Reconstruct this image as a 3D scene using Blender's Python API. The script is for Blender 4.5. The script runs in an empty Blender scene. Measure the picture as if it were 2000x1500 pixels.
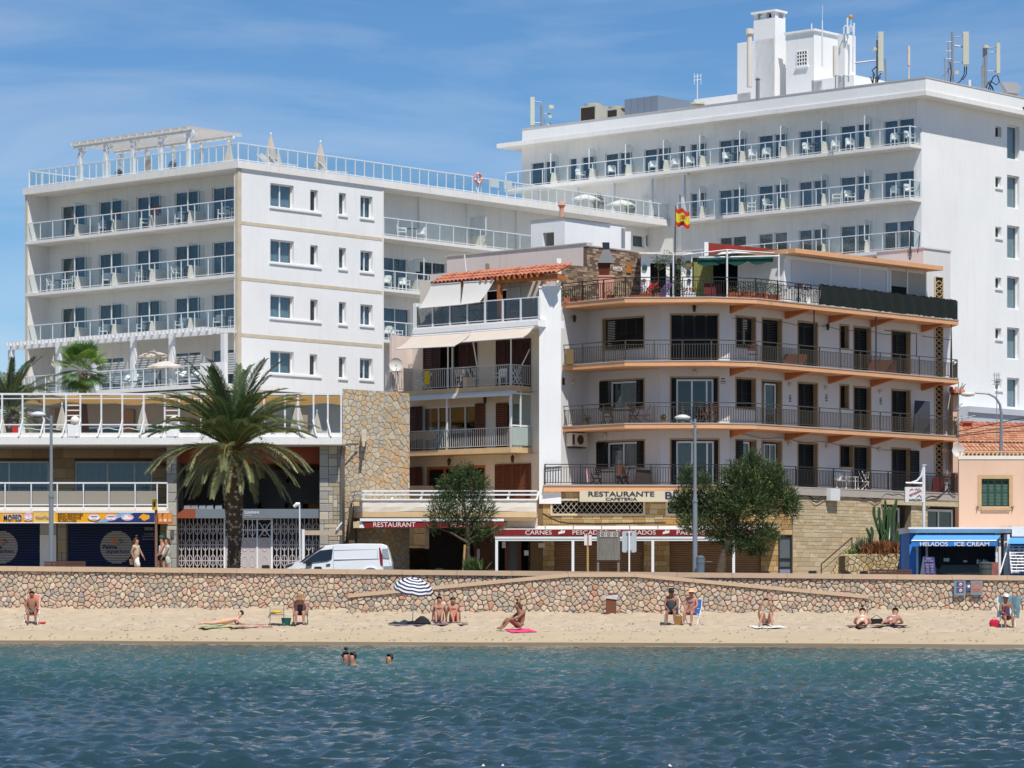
import bpy,math,random
import numpy as np
from mathutils import Vector,Matrix,noise
rnd=random.Random(11)
SC=bpy.context.scene
COL=SC.collection
# ---------------------------------------------------------------- camera, world, sun, exposure
F=6200.0;HY=1146.0;CX=1000.0;HC=2.1
cam=bpy.data.cameras.new('camera');camo=bpy.data.objects.new('camera',cam);COL.objects.link(camo)
camo.location=(0,0,HC);camo.rotation_euler=(math.pi/2,0,0)
cam.sensor_width=36;cam.lens=36*F/2000;cam.shift_y=(HY-750)/2000
cam.clip_start=1;cam.clip_end=9000
SC.camera=camo
SUN_EL=math.radians(59);SUN_AZ=math.radians(163)
W=bpy.data.worlds.new('World');SC.world=W;W.use_nodes=True
nt=W.node_tree;nt.nodes.clear()
def N(nt,t,**kw):
 n=nt.nodes.new(t)
 for k,v in kw.items():setattr(n,k,v)
 return n
sky=N(nt,'ShaderNodeTexSky',sky_type='NISHITA',sun_disc=False,sun_elevation=SUN_EL,sun_rotation=SUN_AZ,altitude=0,air_density=.8,dust_density=.0,ozone_density=5)
tc=N(nt,'ShaderNodeTexCoord')
mp=N(nt,'ShaderNodeMapping');mp.inputs['Scale'].default_value=(2.2,2.2,13);mp.inputs['Rotation'].default_value=(0,math.radians(6),0)
no=N(nt,'ShaderNodeTexNoise');no.inputs['Scale'].default_value=2.6;no.inputs['Detail'].default_value=7;no.inputs['Roughness'].default_value=.55;no.inputs['Distortion'].default_value=.6
ra=N(nt,'ShaderNodeValToRGB');ra.color_ramp.elements[0].position=.40;ra.color_ramp.elements[1].position=.78
ra.color_ramp.elements[1].color=(.46,.46,.46,1)
mx=N(nt,'ShaderNodeMix',data_type='RGBA');mx.inputs[7].default_value=(6.6,7.3,8.2,1)
bg=N(nt,'ShaderNodeBackground');bg.inputs[1].default_value=.104
out=N(nt,'ShaderNodeOutputWorld');L=nt.links.new
L(tc.outputs['Generated'],mp.inputs[0]);L(mp.outputs[0],no.inputs[0]);L(no.outputs[0],ra.inputs[0])
hs=N(nt,'ShaderNodeHueSaturation');hs.inputs['Saturation'].default_value=1.18;hs.inputs['Value'].default_value=1.0;L(sky.outputs[0],hs.inputs['Color'])
L(ra.outputs[0],mx.inputs[0]);L(hs.outputs[0],mx.inputs[6]);L(mx.outputs[2],bg.inputs[0]);L(bg.outputs[0],out.inputs[0])
sl=bpy.data.lights.new('sun','SUN');so=bpy.data.objects.new('sun',sl);COL.objects.link(so)
sl.energy=4.8;sl.angle=math.radians(.55);sl.color=(1,.955,.88)
SD=Vector((math.sin(SUN_AZ)*math.cos(SUN_EL),math.cos(SUN_AZ)*math.cos(SUN_EL),math.sin(SUN_EL)))
so.rotation_euler=SD.to_track_quat('Z','Y').to_euler();so.location=(0,0,60)
vs=SC.view_settings;SC.display_settings.display_device='sRGB'
vs.view_transform='Standard';vs.look='None';vs.gamma=1;vs.use_curve_mapping=False;vs.exposure=0.0
SC.cycles.max_bounces=8;SC.cycles.transparent_max_bounces=16;SC.cycles.caustics_reflective=False;SC.cycles.caustics_refractive=False
SC.cycles.diffuse_bounces=4;SC.cycles.glossy_bounces=3;SC.cycles.use_denoising=True
# ---------------------------------------------------------------- materials
def lin(c):return tuple((x/255/12.92 if x/255<=.04045 else((x/255+.055)/1.055)**2.4)for x in c)
MATS={}
def M(name,rgb,rough=.7,var=.12,sc=1.5,metal=0,bump=0,bsc=20,streak=0,spec=.4,col2=None,stretch=(1,1,1),trans=0):
 """procedural material: base colour (0-255 sRGB albedo) broken up by noise, optional vertical dirt streaks and fine relief"""
 if name in MATS:return MATS[name]
 m=bpy.data.materials.new(name);m.use_nodes=True;nt=m.node_tree;L=nt.links.new
 b=nt.nodes['Principled BSDF'];a=lin(rgb)
 b.inputs['Roughness'].default_value=rough;b.inputs['Metallic'].default_value=metal
 b.inputs['Specular IOR Level'].default_value=spec
 tc=N(nt,'ShaderNodeTexCoord');mp=N(nt,'ShaderNodeMapping');mp.inputs['Scale'].default_value=stretch
 L(tc.outputs['Object'],mp.inputs[0])
 n=N(nt,'ShaderNodeTexNoise');n.inputs['Scale'].default_value=sc;n.inputs['Detail'].default_value=5;n.inputs['Roughness'].default_value=.6
 L(mp.outputs[0],n.inputs[0])
 r=N(nt,'ShaderNodeValToRGB');e=r.color_ramp.elements;e[0].position=.3;e[1].position=.7
 c2=lin(col2)if col2 else tuple(x*(1+var*.6)for x in a)
 e[0].color=tuple(x*(1-var)for x in a)+(1,);e[1].color=tuple(min(x,.9)for x in c2)+(1,)
 L(n.outputs[0],r.inputs[0]);col=r.outputs[0]
 if streak:
  mp2=N(nt,'ShaderNodeMapping');mp2.inputs['Scale'].default_value=(2.2,2.2,.16);L(tc.outputs['Object'],mp2.inputs[0])
  n2=N(nt,'ShaderNodeTexNoise');n2.inputs['Scale'].default_value=1.6;n2.inputs['Detail'].default_value=6;n2.inputs['Roughness'].default_value=.7
  L(mp2.outputs[0],n2.inputs[0])
  r2=N(nt,'ShaderNodeValToRGB');q=r2.color_ramp.elements;q[0].position=.52;q[1].position=.8
  q[0].color=(0,0,0,1);q[1].color=(streak,streak,streak,1);L(n2.outputs[0],r2.inputs[0])
  mx=N(nt,'ShaderNodeMix',data_type='RGBA');L(r2.outputs[0],mx.inputs[0]);L(col,mx.inputs[6]);mx.inputs[7].default_value=(a[0]*.52,a[1]*.47,a[2]*.4,1)
  col=mx.outputs[2]
 L(col,b.inputs['Base Color'])
 if bump:
  n3=N(nt,'ShaderNodeTexNoise');n3.inputs['Scale'].default_value=bsc;n3.inputs['Detail'].default_value=4;L(mp.outputs[0],n3.inputs[0])
  bp=N(nt,'ShaderNodeBump');bp.inputs['Strength'].default_value=bump;bp.inputs['Distance'].default_value=.05
  L(n3.outputs[0],bp.inputs['Height']);L(bp.outputs[0],b.inputs['Normal'])
 if trans:
  t=N(nt,'ShaderNodeBsdfTranslucent');L(col,t.inputs[0]);ms=N(nt,'ShaderNodeMixShader');ms.inputs[0].default_value=trans
  o=nt.nodes['Material Output'];L(b.outputs[0],ms.inputs[1]);L(t.outputs[0],ms.inputs[2]);L(ms.outputs[0],o.inputs[0])
 MATS[name]=m;return m
def glass(name,tint=(235,242,245),refl=.12,rough=.02,k=.3):
 """thin sheet of glass: lets light straight through with a tint, mirrors more at a slant"""
 if name in MATS:return MATS[name]
 m=bpy.data.materials.new(name);m.use_nodes=True;nt=m.node_tree;L=nt.links.new;nt.nodes.remove(nt.nodes['Principled BSDF'])
 t=N(nt,'ShaderNodeBsdfTransparent');t.inputs[0].default_value=lin(tint)+(1,)
 g=N(nt,'ShaderNodeBsdfGlossy');g.inputs['Roughness'].default_value=rough;g.inputs[0].default_value=(.9,.95,1,1)
 fr=N(nt,'ShaderNodeLayerWeight');fr.inputs[0].default_value=.5
 ma=N(nt,'ShaderNodeMath',operation='MULTIPLY_ADD');ma.inputs[1].default_value=k;ma.inputs[2].default_value=refl;ma.use_clamp=True
 ms=N(nt,'ShaderNodeMixShader');L(fr.outputs['Fresnel'],ma.inputs[0]);L(ma.outputs[0],ms.inputs[0]);L(t.outputs[0],ms.inputs[1]);L(g.outputs[0],ms.inputs[2])
 L(ms.outputs[0],nt.nodes['Material Output'].inputs[0]);MATS[name]=m;return m
WHITE=M('white render',(230,228,224),.85,.07,.35,streak=.3,bump=.15,bsc=9)
WHITE2=M('bright white render',(236,236,235),.85,.05,.3,streak=.16,bump=.12,bsc=9)
CREAMW=M('cream white render',(222,214,202),.85,.06,.4,streak=.2)
SOFF=M('soffit plaster',(205,198,188),.9,.06,.5)
TAN=M('tan stone band',(204,191,168),.85,.12,2.5)
WMET=M('white painted metal',(222,224,226),.45,.04,2)
WPVC=M('white window frame',(232,233,233),.4,.03,2)
GRYM=M('grey painted metal',(150,154,158),.45,.08,3,metal=.3)
DKM=M('black iron',(38,36,33),.5,.15,5)
BRNM=M('bronze brown iron',(74,68,58),.5,.15,5)
GLB=glass('balcony glass',(243,247,247),.004,k=.07)
GLW=glass('window glass',(222,230,232),.025,k=.11)
GLD=glass('smoked glass',(196,196,192),.02,k=.2)
CURT=M('blue grey curtain',(138,138,138),.9,.12,1,stretch=(3,3,.2))
CURTP=M('painted reflection curtain',(186,198,206),.9,.12,1,stretch=(3,3,.2));CURT2=M('pale blind',(150,172,186),.9,.06,1)  # CURTP: pale blue paints the end windows' stronger glass reflection into the curtain
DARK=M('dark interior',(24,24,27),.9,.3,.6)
DGRN=M('black green shutter',(18,26,27),.6,.2,4)
PLAST=M('white plastic',(232,232,230),.4,.03,3)
CANV=M('cream canvas',(222,210,196),.9,.05,1.2,trans=.25)
CANVW=M('white canvas',(236,233,228),.9,.04,1.2,trans=.2)
PARA=M('beige parasol cloth',(206,194,180),.9,.07,3,trans=.2)
ORNG=M('orange painted concrete',(220,166,124),.8,.09,.9,streak=.12)
ORNG2=M('burnt orange paint',(196,124,80),.8,.09,.9)
# ---------------------------------------------------------------- geometry helpers
def px(u,v,D):return Vector(((u-CX)*D/F,D,HC-(v-HY)*D/F))
def Zp(v,D):return HC-(v-HY)*D/F
class Fr:
 """upright frame: origin (x,y), t runs right along a wall, n points outward, z is world height"""
 def __init__(s,x,y,tx,ty):
  l=math.hypot(tx,ty);s.o=(x,y);s.t=(tx/l,ty/l);s.n=(s.t[1],-s.t[0]);s.ang=math.atan2(s.t[1],s.t[0])
 def p(s,a,d,z):return Vector((s.o[0]+s.t[0]*a+s.n[0]*d,s.o[1]+s.t[1]*a+s.n[1]*d,z))
 def su(s,u,d=0):
  k=(u-CX)/F;x=s.o[0]+s.n[0]*d;y=s.o[1]+s.n[1]*d
  return(k*y-x)/(s.t[0]-k*s.t[1])
 def D(s,u,d=0):return s.p(s.su(u,d),d,0).y
 def z(s,u,v,d=0):return Zp(v,s.D(u,d))
 def rect(s,u0,u1,v0,v1,d=0):return(s.su(u0,d),s.su(u1,d),s.z((u0+u1)/2,v1,d),s.z((u0+u1)/2,v0,d))
 def off(s,a,d):q=s.p(a,d,0);return Fr(q.x,q.y,*s.t)
def front(D):return Fr(0,D,1,0)
class G:
 def __init__(s):s.v=[];s.f=[];s.m=[];s.k=0
 def add(s,v,f,m=None):
  b=len(s.v);s.v+=[tuple(x)for x in v];s.f+=[tuple(i+b for i in q)for q in f];s.m+=[s.k if m is None else m]*len(f);return s
 def box(s,fr,a0,a1,d0,d1,z0,z1):
  p=[fr.p(a,d,z)for z in(z0,z1)for a,d in((a0,d0),(a1,d0),(a1,d1),(a0,d1))]
  return s.add(p,[(0,1,2,3)[::-1],(4,5,6,7),(0,1,5,4),(1,2,6,5),(2,3,7,6),(3,0,4,7)])
 def wbox(s,x0,x1,y0,y1,z0,z1):return s.box(Fr(0,0,1,0),x0,x1,-y0,-y1,z0,z1)
 def prism(s,pts,fr,d0,d1):
  n=len(pts);v=[fr.p(a,d0,z)for a,z in pts]+[fr.p(a,d1,z)for a,z in pts]
  return s.add(v,[tuple(range(n))[::-1],tuple(range(n,2*n))]+[(i,(i+1)%n,n+(i+1)%n,n+i)for i in range(n)])
 def slab(s,poly,z0,z1):
  n=len(poly);v=[(x,y,z0)for x,y in poly]+[(x,y,z1)for x,y in poly]
  return s.add(v,[tuple(range(n))[::-1],tuple(range(n,2*n))]+[(i,(i+1)%n,n+(i+1)%n,n+i)for i in range(n)])
 def tube(s,pts,r,n=6,cap=True):
  pts=[Vector(p)for p in pts];m=len(pts);rr=r if isinstance(r,(list,tuple))else[r]*m
  b=[];up=None
  for i,p in enumerate(pts):
   d=(pts[min(i+1,m-1)]-pts[max(i-1,0)]).normalized()
   if up is None:up=Vector((0,0,1))if abs(d.z)<.9 else Vector((0,1,0))
   x=d.cross(up).normalized();y=x.cross(d).normalized();up=y
   b+=[p+(x*math.cos(2*math.pi*j/n)+y*math.sin(2*math.pi*j/n))*rr[i]for j in range(n)]
  f=[(i*n+j,i*n+(j+1)%n,(i+1)*n+(j+1)%n,(i+1)*n+j)for i in range(m-1)for j in range(n)]
  if cap:f+=[tuple(range(n))[::-1],tuple(range((m-1)*n,m*n))]
  return s.add(b,f)
 def bar(s,p0,p1,w,h=None):
  """square bar between two points"""
  p0=Vector(p0);p1=Vector(p1);h=h or w;d=(p1-p0).normalized();up=Vector((0,0,1))if abs(d.z)<.95 else Vector((0,1,0))
  x=d.cross(up).normalized()*w/2;y=x.normalized().cross(d)*h/2
  v=[p+a*x+c*y for p in(p0,p1)for a,c in((-1,-1),(1,-1),(1,1),(-1,1))]
  return s.add(v,[(0,1,2,3)[::-1],(4,5,6,7),(0,1,5,4),(1,2,6,5),(2,3,7,6),(3,0,4,7)])
 def lathe(s,c,prof,n=16,sx=1,sy=1):
  c=Vector(c);m=len(prof)
  v=[c+Vector((r*sx*math.cos(2*math.pi*j/n),r*sy*math.sin(2*math.pi*j/n),z))for r,z in prof for j in range(n)]
  f=[(i*n+j,i*n+(j+1)%n,(i+1)*n+(j+1)%n,(i+1)*n+j)for i in range(m-1)for j in range(n)]
  return s.add(v,f+[tuple(range(n))[::-1],tuple(range((m-1)*n,m*n))])
 def ball(s,c,r,n=10,sz=1):return s.lathe(c,[(max(r*math.sin(math.pi*i/8),.001),-r*sz*math.cos(math.pi*i/8))for i in range(9)],n)
 def quad(s,*p):return s.add(p,[tuple(range(len(p)))])
 def sheet(s,rows,th=0):
  """grid of points, optionally given thickness along z"""
  m=len(rows);n=len(rows[0]);v=[p for r in rows for p in r]
  f=[(i*n+j,i*n+j+1,(i+1)*n+j+1,(i+1)*n+j)for i in range(m-1)for j in range(n-1)]
  s.add(v,f)
  if th:s.add([Vector(p)-Vector((0,0,th))for p in v],[q[::-1]for q in f])
  return s
 def mesh(s,name,mat,smooth=False):
  me=bpy.data.meshes.new(name);me.from_pydata(s.v,[],s.f)
  for m in(mat if isinstance(mat,(list,tuple))else[mat]):me.materials.append(m)
  if any(s.m):me.polygons.foreach_set('material_index',s.m)
  if smooth:me.polygons.foreach_set('use_smooth',[True]*len(s.f))
  return me
INV={}
def link(name,data,parent=None,kind=None,label=None,mat4=None):
 o=bpy.data.objects.new(name,data);COL.objects.link(o)
 if mat4 is not None:o.matrix_basis=mat4
 if parent is not None:
  o.parent=parent
  if parent.name in INV:o.matrix_parent_inverse=INV[parent.name]
 if kind:o['kind']=kind
 if label:o['label']=label
 return o
def obj(name,g,mat,parent=None,kind=None,label=None,smooth=False):return link(name,g.mesh(name,mat,smooth),parent,kind,label)
def thing(name,label,cat,loc,group=None,rz=0):
 o=bpy.data.objects.new(name,None);COL.objects.link(o);o.empty_display_size=.3;o.location=loc;o.rotation_euler=(0,0,rz)
 o['label']=label;o['category']=cat
 if group:o['group']=group
 INV[o.name]=(Matrix.Translation(loc)@Matrix.Rotation(rz,4,'Z')).inverted();return o
def solo(name,g,mat,label,cat,group=None,smooth=False):
 """a thing that is one mesh: moves its origin to its base centre"""
 v=np.array(g.v);c=((v[:,0].min()+v[:,0].max())/2,(v[:,1].min()+v[:,1].max())/2,v[:,2].min())
 g.v=[(a-c[0],b-c[1],z-c[2])for a,b,z in g.v]
 o=link(name,g.mesh(name,mat,smooth));o.location=c;o['label']=label;o['category']=cat
 if group:o['group']=group
 return o
def cube_mesh(mat,bev=False):
 k='unit block '+mat.name+('b' if bev else '')
 if k in bpy.data.meshes:return bpy.data.meshes[k]
 me=bpy.data.meshes.new(k);h=.5
 if bev:
  i=.42;v=[(-h,-h,-h),(h,-h,-h),(h,-h,h),(-h,-h,h),(-h,.35,-h),(h,.35,-h),(h,.35,h),(-h,.35,h),(-i,h,-i),(i,h,-i),(i,h,i),(-i,h,i)]
  f=[(0,1,5,4),(1,2,6,5),(2,3,7,6),(3,0,4,7),(4,5,9,8),(5,6,10,9),(6,7,11,10),(7,4,8,11),(8,9,10,11),(3,2,1,0)]
  v=[(x,-y,z)for x,y,z in v];f=[q for q in f]
 else:
  v=[(x,y,z)for z in(-h,h)for x,y in((-h,-h),(h,-h),(h,h),(-h,h))]
  f=[(3,2,1,0),(4,5,6,7),(0,1,5,4),(1,2,6,5),(2,3,7,6),(3,0,4,7)]
 me.from_pydata(v,[],f);me.materials.append(mat);return me
def ubox(name,mat,parent,fr,a0,a1,d0,d1,z0,z1,bev=False,label=None):
 """one block object sharing its mesh with every other block of that material"""
 c=fr.p((a0+a1)/2,(d0+d1)/2,(z0+z1)/2)
 m4=Matrix.Translation(c)@Matrix.Rotation(fr.ang,4,'Z')@Matrix.Diagonal((a1-a0,abs(d1-d0),z1-z0,1))
 return link(name,cube_mesh(mat,bev),parent,None,label,m4)
def wall(fr,a0,a1,z0,z1,holes,d0,d1,g=None,top=True):
 """wall between d0 (inside) and d1 (face) with real openings and reveals; holes = (a0,a1,z0,z1)"""
 g=g or G();S=sorted({a0,a1,*[min(max(h[i],a0),a1)for h in holes for i in(0,1)]});Z=sorted({z0,z1,*[min(max(h[i],z0),z1)for h in holes for i in(2,3)]})
 def hole(i,j):
  if i<0 or j<0 or i>=len(S)-1 or j>=len(Z)-1:return None
  a=(S[i]+S[i+1])/2;z=(Z[j]+Z[j+1])/2
  return any(h[0]<a<h[1]and h[2]<z<h[3]for h in holes)
 for i in range(len(S)-1):
  for j in range(len(Z)-1):
   if hole(i,j):continue
   A,B,C,D_=S[i],S[i+1],Z[j],Z[j+1]
   g.quad(fr.p(A,d1,C),fr.p(B,d1,C),fr.p(B,d1,D_),fr.p(A,d1,D_));g.quad(fr.p(B,d0,C),fr.p(A,d0,C),fr.p(A,d0,D_),fr.p(B,d0,D_))
   if hole(i-1,j)is not False:g.quad(fr.p(A,d0,C),fr.p(A,d1,C),fr.p(A,d1,D_),fr.p(A,d0,D_))
   if hole(i+1,j)is not False:g.quad(fr.p(B,d1,C),fr.p(B,d0,C),fr.p(B,d0,D_),fr.p(B,d1,D_))
   if hole(i,j-1)is not False:g.quad(fr.p(A,d0,C),fr.p(B,d0,C),fr.p(B,d1,C),fr.p(A,d1,C))
   if hole(i,j+1)is not False:g.quad(fr.p(A,d1,D_),fr.p(B,d1,D_),fr.p(B,d0,D_),fr.p(A,d0,D_))
 return g
def curtain(fr,a0,a1,d,z0,z1,amp=.03,wl=.16):
 n=max(4,int((a1-a0)/wl*4));ph=rnd.random()*6
 r=[[fr.p(a0+(a1-a0)*i/n,d+amp*math.sin(i*math.pi/2+ph)+amp*.5*rnd.random(),z)for i in range(n+1)]for z in(z0,z1)]
 return G().sheet(r)
def window(fr,r,d,parent,panes=2,fill='curtain',fw=.07,gm=None,fm=None,name='window',gap=0,split=None,label=None,cm=None):
 """framed window set at offset d in an opening r=(a0,a1,z0,z1): frame part, panes, curtain or blind behind"""
 a0,a1,z0,z1=r;g=G();gm=gm or GLW;fm=fm or WPVC
 g.box(fr,a0,a0+fw,d-.08,d,z0,z1);g.box(fr,a1-fw,a1,d-.08,d,z0,z1)
 g.box(fr,a0+fw,a1-fw,d-.08,d,z0,z0+fw);g.box(fr,a0+fw,a1-fw,d-.08,d,z1-fw,z1)
 cuts=split or[i/panes for i in range(1,panes)]
 xs=[a0+fw]+[a0+(a1-a0)*c for c in cuts]+[a1-fw]
 for x in xs[1:-1]:g.box(fr,x-fw/2,x+fw/2,d-.075,d+.004,z0+fw,z1-fw)
 w=obj(name,g,fm,parent,label=label)
 for i in range(len(xs)-1):
  ubox('pane',gm,w,fr,xs[i]+(fw/2 if i else 0),xs[i+1]-(fw/2 if i<len(xs)-2 else 0),d-.05,d-.04,z0+fw,z1-fw)
 if fill=='curtain':
  obj('curtain',curtain(fr,a0+.04,a1-.04-gap,d-.2,z0+.02,z1-.03),cm or CURT,w)
  if gap or rnd.random()<.35:pass
 elif fill=='blind':ubox('blind',CURT2,w,fr,a0+.05,a1-.05,d-.2,d-.19,z0+(z1-z0)*gap,z1-.03)
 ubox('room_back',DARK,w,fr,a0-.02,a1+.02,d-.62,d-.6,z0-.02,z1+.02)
 return w
def text(name,s,fr,a,d,z,h,mat,parent=None,w=None,font_bold=False,extrude=.008,align='CENTER',rot=0,kind=None):
 """flat lettering standing on a wall frame; turned to a mesh. h = cap height, w = fitted width"""
 c=bpy.data.curves.new(name,'FONT');c.body=s;c.align_x=align;c.align_y='CENTER';c.extrude=extrude;c.resolution_u=3
 if font_bold:c.offset=.018 if font_bold is True else font_bold
 o=bpy.data.objects.new(name+'_tmp',c);COL.objects.link(o);c.size=1
 dg=bpy.context.evaluated_depsgraph_get();me=bpy.data.meshes.new_from_object(o.evaluated_get(dg));bpy.data.objects.remove(o)
 v=np.zeros(len(me.vertices)*3);me.vertices.foreach_get('co',v);v=v.reshape(-1,3)
 if len(v)==0:return None
 ww=v[:,0].max()-v[:,0].min();hh=v[:,1].max()-v[:,1].min();mid=(v[:,1].max()+v[:,1].min())/2
 sy=h/(.7 if '\n' not in s else hh);sx=(w/ww)if w else sy
 me.name=name;me.materials.clear();me.materials.append(mat)
 m4=Matrix.Translation(fr.p(a,d,z))@Matrix.Rotation(fr.ang,4,'Z')@Matrix.Rotation(math.pi/2,4,'X')@Matrix.Rotation(rot,4,'Z')@Matrix.Diagonal((sx,sy,1,1))@Matrix.Translation((0,-mid if '\n' in s or True else 0,0))
 me.transform(m4);return link(name,me,parent,kind)
# ---------------------------------------------------------------- masonry
def clip(poly,nx,nz,c):
 """keep the side nx*x+nz*z<=c"""
 o=[];n=len(poly)
 for i in range(n):
  p,q=poly[i],poly[(i+1)%n];a=nx*p[0]+nz*p[1]-c;b=nx*q[0]+nz*q[1]-c
  if a<=0:o.append(p)
  if(a<0<b)or(b<0<a):t=a/(a-b);o.append((p[0]+t*(q[0]-p[0]),p[1]+t*(q[1]-p[1])))
 return o
def area(p):return abs(sum(p[i][0]*p[(i+1)%len(p)][1]-p[(i+1)%len(p)][0]*p[i][1]for i in range(len(p))))/2
def cells(outline,cw,ch,jit=.42):
 xs=[p[0]for p in outline];zs=[p[1]for p in outline];x0,x1,z0,z1=min(xs),max(xs),min(zs),max(zs)
 nx=int((x1-x0)/cw)+3;nz=int((z1-z0)/ch)+3;S={}
 for j in range(-1,nz):
  for i in range(-1,nx):
   S[i,j]=(x0+(i+.5*(j%2)+rnd.uniform(-jit,jit))*cw,z0+(j+.5+rnd.uniform(-jit,jit))*ch)
 res=[];n=len(outline);cxm=sum(xs)/n;czm=sum(zs)/n;edges=[]
 for k in range(n):
  p,q=outline[k],outline[(k+1)%n];nxn,nzn=q[1]-p[1],p[0]-q[0];c=nxn*p[0]+nzn*p[1]
  if nxn*cxm+nzn*czm>c:nxn,nzn,c=-nxn,-nzn,-c
  edges.append((nxn,nzn,c))
 for(i,j),(sx,sz)in S.items():
  if sx<x0-cw or sx>x1+cw or sz<z0-ch or sz>z1+ch:continue
  poly=[(sx-2*cw,sz-2*ch),(sx+2*cw,sz-2*ch),(sx+2*cw,sz+2*ch),(sx-2*cw,sz+2*ch)]
  for dj in(-2,-1,0,1,2):
   for di in(-2,-1,0,1,2):
    o=S.get((i+di,j+dj))
    if(di or dj)and o:
     a=o[0]-sx;b=o[1]-sz;poly=clip(poly,a,b,(o[0]**2-sx**2+o[1]**2-sz**2)/2)
     if len(poly)<3:break
   if len(poly)<3:break
  for e in edges:
   if len(poly)<3:break
   poly=clip(poly,*e)
  if len(poly)>=3 and area(poly)>cw*ch*.08:res.append(poly)
 return res
def stone_geo(g,fr,poly,gap,depth,d0=0.,rough=.3,flat=False):
 n=len(poly);cx=sum(p[0]for p in poly)/n;cz=sum(p[1]for p in poly)/n
 r=math.sqrt(area(poly)/math.pi);k=max(.6,1-gap/r);P=[(cx+(x-cx)*k,cz+(z-cz)*k)for x,z in poly]
 if not flat:
  Q=[]
  for i in range(n):
   p,q=P[i],P[(i+1)%n];Q+=[(p[0]*.8+q[0]*.2,p[1]*.8+q[1]*.2),(p[0]*.2+q[0]*.8,p[1]*.2+q[1]*.8)]
  P=[((x-cx)*(1+rnd.uniform(-.05,.04))+cx,(z-cz)*(1+rnd.uniform(-.05,.04))+cz)for x,z in Q]
 m=len(P);dd=depth*rnd.uniform(.65,1.15);tx=rnd.uniform(-.25,.25)*depth/r;tz=rnd.uniform(-.25,.25)*depth/r;ins=.78 if not flat else .93
 v=[fr.p(x,d0,z)for x,z in P]+[fr.p(cx+(x-cx)*ins,d0+dd+tx*(x-cx)+tz*(z-cz)+rnd.uniform(-.2,.2)*depth*rough,cz+(z-cz)*ins)for x,z in P]+[fr.p(cx,d0+dd*1.1,cz)]
 g.add(v,[(i,(i+1)%m,m+(i+1)%m,m+i)for i in range(m)]+[(m+i,m+(i+1)%m,2*m)for i in range(m)])
def masonry(polys,fr,parent,mats,gap,depth,weights=None,name='stone',limit=300,flat=False,frs=None,d0=0.):
 """LIMIT largest stones become parts, the rest one part of kind stuff"""
 order=sorted(range(len(polys)),key=lambda i:-area(polys[i]));g2=G()
 for r,i in enumerate(order):
  mi=rnd.choices(range(len(mats)),weights)[0]
  if r<limit:
   g=G();stone_geo(g,fr,polys[i],gap,depth,d0,flat=flat);obj(name,g,mats[mi],parent)
  else:g2.k=mi;stone_geo(g2,fr,polys[i],gap,depth,d0,flat=flat)
 if g2.f:obj('small_stones',g2,mats,parent,kind='stuff')
def coursed(a0,a1,z0,z1,ch,wmin,wmax,holes=(),var=.0):
 """rows of cut blocks as rectangles"""
 o=[];z=z0
 while z<z1-.02:
  h=min(ch*(1+rnd.uniform(-var,var)),z1-z);a=a0-rnd.random()*wmax*.6
  if z1-z-h<ch*.3:h=z1-z
  while a<a1:
   w=rnd.uniform(wmin,wmax);b0,b1=max(a,a0),min(a+w,a1)
   if b1-b0>.03 and not any(b1>q[0]+.01 and b0<q[1]-.01 and z+h>q[2]+.01 and z<q[3]-.01 for q in holes):o.append((b0,b1,z,z+h))
   elif b1-b0>.03:
    for q in holes:
     if z+h>q[2]+.01 and z<q[3]-.01:
      if b0<q[0]-.04 and b1>q[0]:o.append((b0,q[0],z,z+h))
      if b1>q[1]+.04 and b0<q[1]:o.append((q[1],b1,z,z+h))
   a+=w
  z+=h
 return o
def blocks(rects,fr,parent,mats,gap=.012,depth=.03,weights=None,name='brick',limit=300,d0=0.):
 order=sorted(range(len(rects)),key=lambda i:-(rects[i][1]-rects[i][0])*(rects[i][3]-rects[i][2]));g2=G()
 for r,i in enumerate(order):
  a0,a1,z0,z1=rects[i];mi=rnd.choices(range(len(mats)),weights)[0];dd=depth*rnd.uniform(.6,1.2)
  if a1-a0<2.5*gap or z1-z0<2.5*gap:continue
  if r<limit:ubox(name,mats[mi],parent,fr,a0+gap/2,a1-gap/2,d0-.02,d0+dd,z0+gap/2,z1-gap/2,bev=True)
  else:g2.k=mi;g2.box(fr,a0+gap/2,a1-gap/2,d0-.02,d0+dd,z0+gap/2,z1-gap/2)
 if g2.f:obj('small_blocks',g2,mats,parent,kind='stuff')
def ashlar(a0,a1,z0,z1,u):
 """irregular squared rubble on a grid of unit u"""
 nx=max(1,round((a1-a0)/u));nz=max(1,round((z1-z0)/u));used=set();o=[];sx=(a1-a0)/nx;sz=(z1-z0)/nz
 for j in range(nz):
  for i in range(nx):
   if(i,j)in used:continue
   for w,h in rnd.sample([(1,1),(2,1),(1,2),(2,2),(2,2),(3,2),(2,3),(3,1)],8)+[(1,1)]:
    cs=[(i+p,j+q)for p in range(w)for q in range(h)]
    if all(c not in used and c[0]<nx and c[1]<nz for c in cs):break
   used.update(cs);o.append((a0+i*sx,a0+(i+w)*sx,z0+j*sz,z0+(j+h)*sz))
 return o
def stone_mats(pfx,cols,bump=.5,sc=7):
 return[M(f'{pfx} {i}',c,.9,.16,sc,bump=bump,bsc=14)for i,c in enumerate(cols)]
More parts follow.
